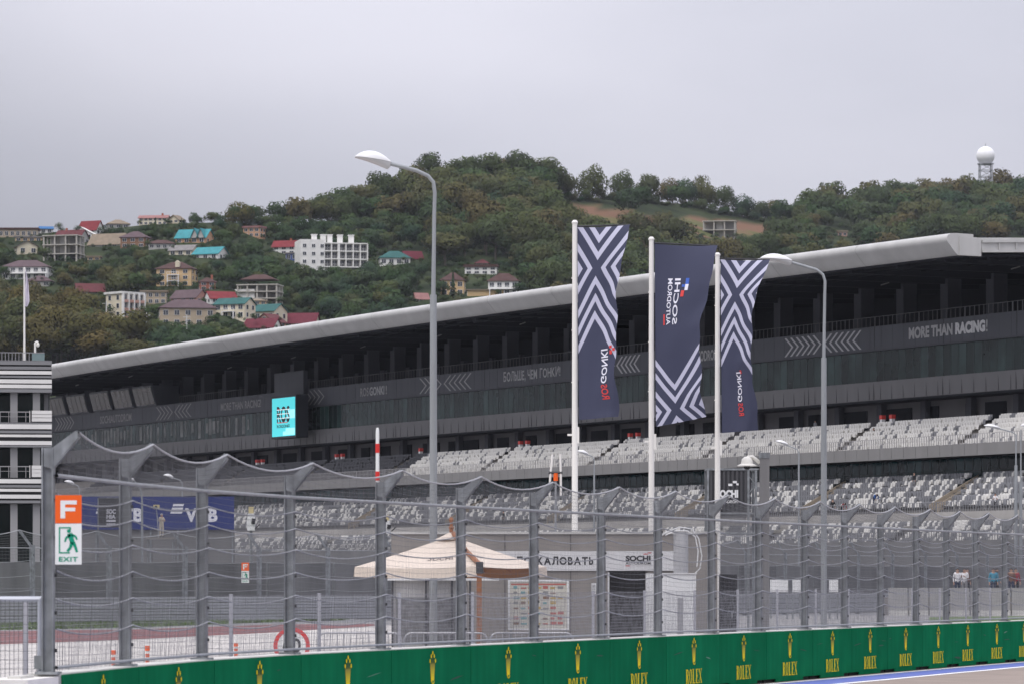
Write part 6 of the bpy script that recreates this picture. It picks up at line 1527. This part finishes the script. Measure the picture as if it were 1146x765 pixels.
# ================================================================ striped building at the far left
DL = 250.0; q = DL / F; t = thing('striped_building', 'black and white banded control building at the left edge with balconies and a roof terrace', 'building', (X(58, DL), DL, 0), R(8)); Lx = lambda x: X(x, DL) - X(58, DL); ZL = lambda y: Z(y, DL)
m_sb = mat('band_black', (.016, .016, .018), .5); m_sww = mat('band_white', (.66, .645, .62), .5, streak=(.8, .05)); m_sgy = mat('band_grey', (.20, .20, .205), .6); m_scol = mat('pale_column', (.28, .277, .277), .7); WL = -16.0
def storey(y0, y1, bands, x1=58.0):
    b = MB(); b.b2((WL, .1, ZL(y1)), (Lx(x1) - .02, 13, ZL(y0))); o = b.build('storey_band', m_sb, t)
    for ya, yb, mm, nm in bands: b = MB(); b.b2((WL, .0, ZL(yb)), (Lx(x1), .0995, ZL(ya))); b.b2((Lx(x1) - .0195, .1, ZL(yb)), (Lx(x1), 13, ZL(ya))); b.build(nm, mm, o)
storey(404, 439, [(404.2, 408, m_sgy, 'grey_slat'), (410, 413.2, m_sgy, 'grey_slat'), (414.8, 418.6, m_sww, 'white_slat'), (420.3, 422.5, m_sgy, 'grey_slat'), (424.2, 428.6, m_sww, 'white_slat'), (430, 434, m_sww, 'white_slat'), (435, 438.8, m_sgy, 'grey_slat')])
storey(472, 500, [(472.4, 474, m_sgy, 'grey_slat'), (474.3, 479.6, m_sww, 'white_slat'), (481.4, 484.4, m_sgy, 'grey_slat'), (485.8, 488.6, m_sww, 'white_slat'), (493, 497.4, m_sww, 'white_slat'), (498, 500, m_sgy, 'grey_slat')])
storey(534, 563, [(535.6, 540.3, m_sww, 'white_slat'), (542.2, 545, m_sgy, 'grey_slat'), (546.5, 549.6, m_sww, 'white_slat'), (553, 557.3, m_sww, 'white_slat'), (559.5, 562.5, m_sgy, 'grey_slat')], 54)
b = MB(); b.b2((WL, .05, ZL(404)), (Lx(58), 13.1, ZL(403.2))); b.build('roof_slab', m_sgy, t)
for y0, y1, yr in ((439, 472, 461), (500, 534, 522), (563, 648 + 36, 590)):
    y1z = 0 if y1 > 600 else ZL(y1)
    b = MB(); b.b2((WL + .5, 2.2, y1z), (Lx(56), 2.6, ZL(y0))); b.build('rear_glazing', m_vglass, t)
    b = MB(); b.b2((Lx(50), 2.0, y1z), (Lx(55), 12, ZL(y0))); b.build('side_wall', m_sgy, t)
    for x in (-60, -25, 12, 37): b = MB(); b.b2((Lx(x), .4, y1z), (Lx(x + 8), .95, ZL(y0))); b.build('column', m_scol, t)
    if y1 < 600:
        b = MB(); b.b2((WL, .12, ZL(yr)), (Lx(34), .18, ZL(yr) + .06)); b.b2((WL, .12, ZL(yr + 5)), (Lx(34), .16, ZL(yr + 5) + .03))
        x = WL
        while x < Lx(34): b.b2((x, .12, y1z), (x + .04, .16, ZL(yr))); x += .55
        b.build('balcony_railing', m_scol, t)
        xr_ = 58 if y0 < 450 else 47; o = None
        b = MB(); b.b2((Lx(34), .1, y1z), (Lx(xr_), .9, ZL(yr))); o = b.build('corner_screen', m_sb, t)
        for k in range(3): b = MB(); zz = y1z + .05 + k * (ZL(yr) - y1z) / 3; b.b2((Lx(34) + .1, .02, zz), (Lx(xr_), .0995, zz + .28)); b.build('white_slat', m_sww, o)
        b = MB(); b.b2((Lx(33.2), .0, y1z), (Lx(34), .09, ZL(yr) + .1)); b.build('corner_post', m_sww, t)
b = MB(); x = WL
while x < Lx(36): b.b2((x, .25, ZL(404)), (x + .04, .3, ZL(394.5))); x += .22
b.b2((WL, .24, ZL(394.8)), (Lx(50), .31, ZL(394))); b.build('roof_railing', m_scol, t)
b = MB(); b.b2((Lx(36), .26, ZL(403.5)), (Lx(50), .29, ZL(395))); b.build('glass_panel', mat('greenish_glass', (.16, .22, .22), .1, .5), t)
# roof items
z0 = ZL(403.2); tt = thing('flagpole', 'thin white pole on the striped building roof with a limp white flag', 'flagpole', (X(25.5, DL), DL + .8, z0), 0, None); H1 = ZL(300.5) - z0
b = MB(); b.tube([(0, 0, 0), (0, 0, H1)], [.075, .05], 8); b.build('pole', m_fpole, tt); b = MB(); b.lathe([(.06, H1), (.08, H1 + .06), (.02, H1 + .14)], n=8); b.build('cap', m_fpole, tt)
f = thing('limp_flag', 'limp white flag with faint lilac print hanging down the roof flagpole', 'flag', (X(26.5, DL), DL + .8, z0)); b = MB(); vs = []
for j in range(31):
    v = j / 30; z = H1 - .1 - v * (ZL(303) - ZL(343)); wv = (.05 + .22 * min(1, v * 2.2)) * (1 if v < .85 else 1 - (v - .85) * 3.5)
    for i in range(7): u = i / 6; vs.append((.0 + wv * u + .02 * math.sin(v * 9), .12 * math.sin(u * 9 + v * 4), z))
b.add(vs, [(j * 7 + i, j * 7 + i + 1, j * 7 + i + 8, j * 7 + i + 7) for j in range(30) for i in range(6)]); b.build('cloth', mat('lilac_white_cloth', (.66, .62, .70), .8, noise=(2.5, .15)), f, True)
tt = thing('security_camera', 'small white camera post on the striped building roof right of the limp flag', 'camera', (X(38, DL), DL + .6, z0)); H2 = ZL(383) - z0
b = MB(); b.tube([(0, 0, 0), (0, 0, H2), (.08, 0, H2 + .06), (.2, 0, H2 + .04)], .07, 8); b.build('post', m_fpole, tt)
b = MB(); b.lathe([(.02, H2 - .28), (.1, H2 - .22), (.11, H2 - .1), (.05, H2 + .04)], (.18, 0, 0), 10); b.build('camera_dome', MATS['camera_white'], tt)
# ================================================================ white barrier wall and viewing bank behind the fence at right
DW = 225.0
t = None
for k in range(8):
    x0 = 995 + k * 23; w_ = 21 * DW / F; lab = f'pale concrete wall element behind the far mesh, {ordw[k]} of the short row at the right'
    if t is None:
        t = thing('concrete_barrier', lab, 'barrier', (0, 0, 0), 0, 'pale concrete wall elements'); b = MB(); b.b2((-w_ / 2, 0, .0), (w_ / 2, .3, 1.62)); b.build('wall_panel', mat('old_concrete', (.33, .325, .315), .85, noise=(.8, .15)), t); b = MB(); b.b2((-w_ / 2, -.15, 0), (w_ / 2, -.001, .3)); b.build('foot', m_blockc, t); o = t
    else: o = copy_tree(t)
    o.location = (X(x0 + 10, DW), DW, 0); o['label'] = lab
for k, (x0, x1) in enumerate(((862, 882), (887, 896), (928, 938))):
    D_ = 205.0; t = thing('white_panel', ('pale rectangular panel behind the mesh, right of the grey pylon', 'narrow pale panel behind the mesh, second right of the grey pylon', 'small pale panel behind the mesh near the right hand lamp post')[k], 'panel', (X((x0 + x1) / 2, D_), D_, 0))
    hw = (x1 - x0) / 2 * D_ / F; b = MB(); b.b2((-hw, 0, Z(662, D_)), (hw, .08, Z(648, D_))); b.build('face', MATS['white_panel'], t)
    for sx in (-1, 1): b = MB(); b.b2((sx * hw * .9 - .04, .09, 0), (sx * hw * .9 + .04, .15, Z(648, D_))); b.build('leg', m_galv, t)
sv = MB(); sv.b2((X(990, 228), 227.5, 0), (X(1250, 228), 232, 1.05)); struct(sv.build('viewing_bank', m_conc))
# ================================================================ covered broadcast cameras
m_cov = mat('white_rain_cover', (.70, .70, .70), .6, noise=(5, .08)); m_yel = mat('yellow_box', (.55, .46, .25), .6)
for x, yb, yt, D_, lab in ((281, 593, 566.5, 205, 'covered white broadcast camera with pale yellow box, right of the blue banner'), (432.5, 597, 576, 205, 'covered white broadcast camera partly behind the fifth fence post')):
    q = D_ / F; zb, zt = Z(yb, D_), Z(yt, D_); t = thing('broadcast_camera', lab, 'camera', (X(x, D_), D_, 0), 0, 'covered broadcast cameras'); h = zt - zb
    b = MB(); b.tube([(0, 0, 0), (0, 0, zb + .1)], [.09, .07], 8); b.build('pedestal', m_galv, t)
    b = MB(); w_ = 4.6 * q; b.prism([(-w_ * .9, zb), (w_ * .9, zb), (w_, zb + h * .45), (w_ * .7, zb + h * .72), (-w_ * .65, zb + h * .72), (-w_, zb + h * .4)], lambda a, c, tq: (a, tq, c), -.25, .25); b.build('rain_cover', m_cov, t)
    b = MB(); b.b2((-w_ * .55, -.2, zb + h * .725), (w_ * .6, .2, zt)); b.build('sun_hood', m_yel, t)
    b = MB(); b.tube([(w_ * .55, -.26, zb + h * .28), (w_ * .75, -.3, zb + h * .5)], .1, 8); b.build('lens', m_blk, t)
    b = MB(); b.tube([(w_ * .8, 0, zb + .05), (w_ * 2.2, -.1, zb + .35)], .03, 5); b.build('pan_handle', m_blk, t)
# ================================================================ people
m_skin = mat('skin', (.46, .29, .22), .6); m_hair = mat('dark_hair', (.03, .022, .018), .7); m_shoe = mat('dark_shoe', (.03, .03, .03), .6)
def cloth(n, c): return mat('cloth_' + n, c, .85)
CL = dict(black=(.02, .02, .023), white=(.68, .67, .68), red=(.26, .025, .04), blue=(.05, .12, .33), navy=(.03, .04, .075), grey=(.22, .22, .23), teal=(.05, .24, .34), brown=(.15, .08, .06), beige=(.48, .43, .35))
def base_pose():
    J = {'pelvis': (0, 0, .95), 'waist': (0, 0, 1.1), 'chest': (0, 0, 1.33), 'neck': (0, 0, 1.49), 'head': (0, -.02, 1.59), 'crown': (0, -.015, 1.69)}
    for s, n in ((-1, 'l'), (1, 'r')):
        J.update({'hip' + n: (s * .1, 0, .88), 'knee' + n: (s * .115, -.02, .49), 'ank' + n: (s * .12, .03, .09), 'toe' + n: (s * .135, -.13, .045),
                  'sho' + n: (s * .18, 0, 1.42), 'elb' + n: (s * .245, .03, 1.14), 'wri' + n: (s * .26, -.05, .89), 'han' + n: (s * .255, -.075, .80)})
    return J
def pose(kind):
    J = base_pose()
    if kind == 'bend':
        for k, p in {'waist': (0, -.1, 1.05), 'chest': (0, -.32, 1.17), 'neck': (0, -.46, 1.20), 'head': (0, -.56, 1.19), 'crown': (0, -.65, 1.17)}.items(): J[k] = p
        for s, n in ((-1, 'l'), (1, 'r')): J.update({'sho' + n: (s * .18, -.40, 1.18), 'elb' + n: (s * .22, -.46, .92), 'wri' + n: (s * .16, -.58, .72), 'han' + n: (s * .14, -.62, .64)})
    elif kind == 'sit':
        dz = -.43
        for k in ('pelvis', 'waist', 'chest', 'neck', 'head', 'crown'): x, y, z = J[k]; J[k] = (x, y - (.03 if k == 'head' else 0), z + dz)
        for s, n in ((-1, 'l'), (1, 'r')):
            J.update({'hip' + n: (s * .1, -.04, .50), 'knee' + n: (s * .14, -.46, .52), 'ank' + n: (s * .14, -.46, .09), 'toe' + n: (s * .15, -.62, .045), 'sho' + n: (s * .18, 0, .99), 'elb' + n: (s * .25, -.08, .73), 'wri' + n: (s * .16, -.32, .62), 'han' + n: (s * .13, -.40, .61)})
    elif kind == 'hold':      # forearms raised in front
        for s, n in ((-1, 'l'), (1, 'r')): J.update({'elb' + n: (s * .24, -.03, 1.15), 'wri' + n: (s * .12, -.25, 1.22), 'han' + n: (s * .08, -.31, 1.26)})
    elif kind == 'walk':
        J.update({'kneel': (-.1, -.16, .50), 'ankl': (-.1, -.18, .09), 'toel': (-.1, -.34, .05), 'kneer': (.1, .06, .48), 'ankr': (.1, .26, .13), 'toer': (.1, .13, .04), 'elbl': (-.25, .12, 1.15), 'wril': (-.26, .06, .90), 'hanl': (-.255, .03, .82), 'elbr': (.25, -.04, 1.14), 'wrir': (.25, -.18, .93), 'hanr': (.245, -.22, .86)})
    return J
BONES = [('pelvis', 'waist'), ('waist', 'chest'), ('chest', 'neck'), ('neck', 'head'), ('head', 'crown')]
for n in 'lr': BONES += [('pelvis', 'hip' + n), ('hip' + n, 'knee' + n), ('knee' + n, 'ank' + n), ('ank' + n, 'toe' + n), ('chest', 'sho' + n), ('sho' + n, 'elb' + n), ('elb' + n, 'wri' + n), ('wri' + n, 'han' + n)]
RAD = {'pelvis': (.155, .12), 'waist': (.14, .11), 'chest': (.165, .125), 'neck': (.062, .062), 'head': (.088, .10), 'crown': (.072, .082), 'hip': (.10, .10), 'knee': (.065, .065), 'ank': (.045, .045), 'toe': (.045, .035), 'sho': (.075, .07), 'elb': (.046, .046), 'wri': (.033, .033), 'han': (.042, .028)}
def person(loc, rz, kind, top, trousers, lab, hair=m_hair, scale=1.0, hat=None, sleeves='long', group=None):
    J = pose(kind); names = list(J); idx = {n: i for i, n in enumerate(names)}
    me = bpy.data.meshes.new('sk'); me.from_pydata([J[n] for n in names], [(idx[a], idx[b]) for a, b in BONES], []); o = bpy.data.objects.new('sk', me); COL.objects.link(o)
    md = o.modifiers.new('skin', 'SKIN'); sk = me.skin_vertices[0].data
    for n in names:
        sk[idx[n]].radius = RAD.get(n) or RAD[n[:-1]]; sk[idx[n]].use_root = (n == 'pelvis')
    sub = o.modifiers.new('sub', 'SUBSURF'); sub.levels = 1; sub.render_levels = 1
    ev = bpy.data.meshes.new_from_object(o.evaluated_get(bpy.context.evaluated_depsgraph_get())); bpy.data.objects.remove(o)
    vs = [v.co.copy() for v in ev.vertices]; fs = [tuple(p.vertices) for p in ev.polygons]; bpy.data.meshes.remove(ev)
    b = MB(); b.v = [tuple(v) for v in vs]; b.f = list(fs)
    seg = [(a, c, Vector(J[a]), Vector(J[c])) for a, c in BONES]
    for f in fs:
        c = sum((vs[i] for i in f), Vector()) / len(f); best = None
        for a, e, p, q in seg:
            d = q - p; t = max(0, min(1, (c - p).dot(d) / d.length_squared)); ds = (c - p - d * t).length
            if best is None or ds < best[0]: best = (ds, a, e, t)
        _, a, e, t = best
        if e in ('head', 'crown') or (e == 'neck' and t > .8): m = 1
        elif e.startswith('han') or (e.startswith('wri') and (sleeves == 'short' or t > .9)): m = 1
        elif e.startswith('toe') : m = 3
        elif e.startswith(('knee', 'ank', 'hip')): m = 2
        else: m = 0
        b.mi.append(m)
    # fingers and thumb, nose and ears
    for n, s in (('l', -1), ('r', 1)):
        w_, h_ = Vector(J['wri' + n]), Vector(J['han' + n]); d = (h_ - w_).normalized(); side = d.cross(Vector((0, 0, 1)) if abs(d.z) < .8 else Vector((0, 1, 0))).normalized(); nr = side.cross(d)
        for k in range(4):
            r0 = h_ + side * (.026 - .0175 * k); L_ = (.062, .075, .07, .055)[k]; b.tube([r0, r0 + d * L_ * .6 + nr * .006, r0 + d * L_ + nr * .022], [.009, .0085, .006], 5, 1)
        r0 = w_.lerp(h_, .5) + side * .03; b.tube([r0, r0 + side * .025 + d * .03, r0 + side * .03 + d * .06], [.011, .010, .007], 5, 1)
    hd = Vector(J['head']); up = (Vector(J['crown']) - hd).normalized(); fw = Vector((0, -1, 0)) if abs(up.z) > .6 else Vector((0, 0, -1)); rt = up.cross(fw)
    b.add([hd + fw * .095 + up * .035, hd + fw * .09 - rt * .017 - up * .01, hd + fw * .09 + rt * .017 - up * .01, hd + fw * .122 - up * .004], [(0, 1, 3), (0, 3, 2), (1, 2, 3)], 1)
    for s in (-1, 1): b.lathe([(.004, -.03), (.016, -.01), (.018, .012), (.004, .032)], hd + rt * s * .092 + up * .012, 6, 1)
    for s in (-1, 1): p_ = hd + fw * .096 + rt * s * .033 + up * .04; b.lathe([(.003, -.008), (.010, 0), (.003, .008)], p_, 6, 3)
    p_ = hd + fw * .098 - up * .042; b.add([p_ - rt * .025, p_ + rt * .025, p_ + rt * .018 - up * .01, p_ - rt * .018 - up * .01], [(0, 1, 2, 3)], 4)
    r = b.build('person', [cloth(top, CL[top]), m_skin, cloth(trousers, CL[trousers]), m_shoe, mat('lips', (.32, .12, .10), .6)], None, True)
    # hair or cap as a child
    hb = MB(); k = 12; vsh = []; c0 = hd + up * .055 - fw * .012
    for i in range(6):
        t = i / 5 * 1.75; 
        for j in range(k):
            a = 2 * math.pi * j / k; front = max(0, math.cos(a)); rr_ = math.sin(t); lowr = math.cos(t) * .088 + (front * .05 if t > 1.2 else 0)
            vsh.append(c0 + fw * math.cos(a) * rr_ * .112 + rt * math.sin(a) * rr_ * .10 + up * lowr)
    hb.add(vsh, [(i * k + j, i * k + (j + 1) % k, (i + 1) * k + (j + 1) % k, (i + 1) * k + j) for i in range(5) for j in range(k)]); hb.build('hair', hair if hat is None else cloth(hat, CL[hat]), r, True)
    r.location = loc; r.rotation_euler.z = rz; r.scale = (scale,) * 3
    return tag(r, lab, 'person', group)
u = gu(1114, .6); person(G(u, .6, 9.0), GRZ + .9, 'hold', 'white', 'black', 'person in white shirt and dark trousers standing at the foot of the right hand aisle', sleeves='short')
u = gu(932, .7); person(G(u, .7, 9.0), GRZ + .8, 'stand', 'black', 'black', 'person in black jacket on the walkway right of the big right hand lamp post')
u = gu(942.5, 1.1); person(G(u, 1.1, 9.0), GRZ + 1.6, 'bend', 'red', 'black', 'person in dark red jacket leaning over beside the person in black')
u = gu(979, 3.0); person(G(u, 2.95, 9.92), GRZ + 1.5, 'bend', 'blue', 'navy', 'person in blue shirt bending over the lower tier seats')
u = gu(1017, 4.9); person(G(u, 5.6, 11.72), GRZ, 'stand', 'black', 'grey', 'person in black top standing among the upper rows of the lower tier')
u = gu(914, 13.6); person(G(u, 13.4, 18.57), GRZ + .5, 'walk', 'grey', 'black', 'person in grey top walking along the walkway above the middle tier')
u = gu(977, 10.2); person(G(u, 10.3, 17.5), GRZ, 'sit', 'black', 'black', 'person in black sitting on the aisle edge of the middle tier')
u = gu(577, 2.6); person(G(u, .9, 9.0), GRZ, 'stand', 'black', 'black', 'person in black standing low on the walkway above the parasol')
for x, top, tr, kd, lab, a in ((1072, 'white', 'navy', 'stand', 'left one of two people in white shirts behind the mesh', .3), (1078.5, 'white', 'grey', 'hold', 'right one of two people in white shirts behind the mesh', -.5), (1084, 'brown', 'black', 'stand', 'person in brown jacket right of the two white shirts behind the mesh', .8),
        (1112, 'teal', 'navy', 'stand', 'person in turquoise shirt behind the mesh, left of its like dressed neighbour', .2), (1118, 'teal', 'black', 'walk', 'person in turquoise shirt behind the mesh, right of its like dressed neighbour', 1.2), (1131, 'brown', 'navy', 'stand', 'person in brown jacket behind the mesh close to the right edge', -.3), (1137, 'red', 'black', 'stand', 'person in red top behind the mesh at the right edge', .1)):
    person(Vector((X(x, 229), 229 + a, 1.05)), a, kd, top, tr, lab)
DP = 275.0; t = thing('camera_platform', 'scaffold camera platform in front of the blue banner', 'platform', (X(180, DP), DP, 0)); zp = Z(601, DP)
b = MB(); b.b2((-1.0, -.8, zp - .12), (1.0, .8, zp)); b.build('deck', m_conc, t)
for sx in (-1, 1):
    for sy in (-1, 1): b = MB(); b.tube([(sx * .9, sy * .7, 0), (sx * .9, sy * .7, zp - .12)], .04, 6); b.build('leg', m_galv, t)
person(Vector((X(180.5, DP), DP + .2, zp)), .7, 'hold', 'beige', 'beige', 'person in pale clothes and white cap operating a camera before the blue banner', hat='white')
t = thing('broadcast_camera', 'boxy camera head raised on a thin stalk before the blue banner', 'camera', (X(175.5, DP), DP - .3, zp)); b = MB(); b.tube([(.15, 0, 0), (.1, 0, 1.0), (0, 0, Z(569, DP) - zp)], .04, 6); b.build('stalk', m_galvl, t)
zz = Z(569, DP) - zp; b = MB(); b.b2((-.2, -.25, zz), (.2, .25, zz + .3)); b.build('camera_body', m_yel, t); b = MB(); b.tube([(-.0, -.25, zz + .15), (-.0, -.42, zz + .15)], .09, 8); b.build('lens', m_blk, t)
# ================================================================ air
def haze():
    b = MB(); b.b2((-1500, -60, -1.6), (1500, 2900, 330)); m = bpy.data.materials.new('pale_air'); m.use_nodes = True; nt = m.node_tree
    for n in list(nt.nodes):
        if n.type == 'BSDF_PRINCIPLED': nt.nodes.remove(n)
    v = nt.nodes.new('ShaderNodeVolumePrincipled'); v.inputs['Color'].default_value = (.86, .90, 1.0, 1); v.inputs['Density'].default_value = HAZE; v.inputs['Anisotropy'].default_value = .2
    nt.links.new(v.outputs[0], nt.nodes['Material Output'].inputs['Volume'])
    o = b.build('haze', m); o['kind'] = 'stuff'; tag(o, 'thin pale haze over the whole place', 'haze')
HAZE = .000032
if HAZE > 0: haze()
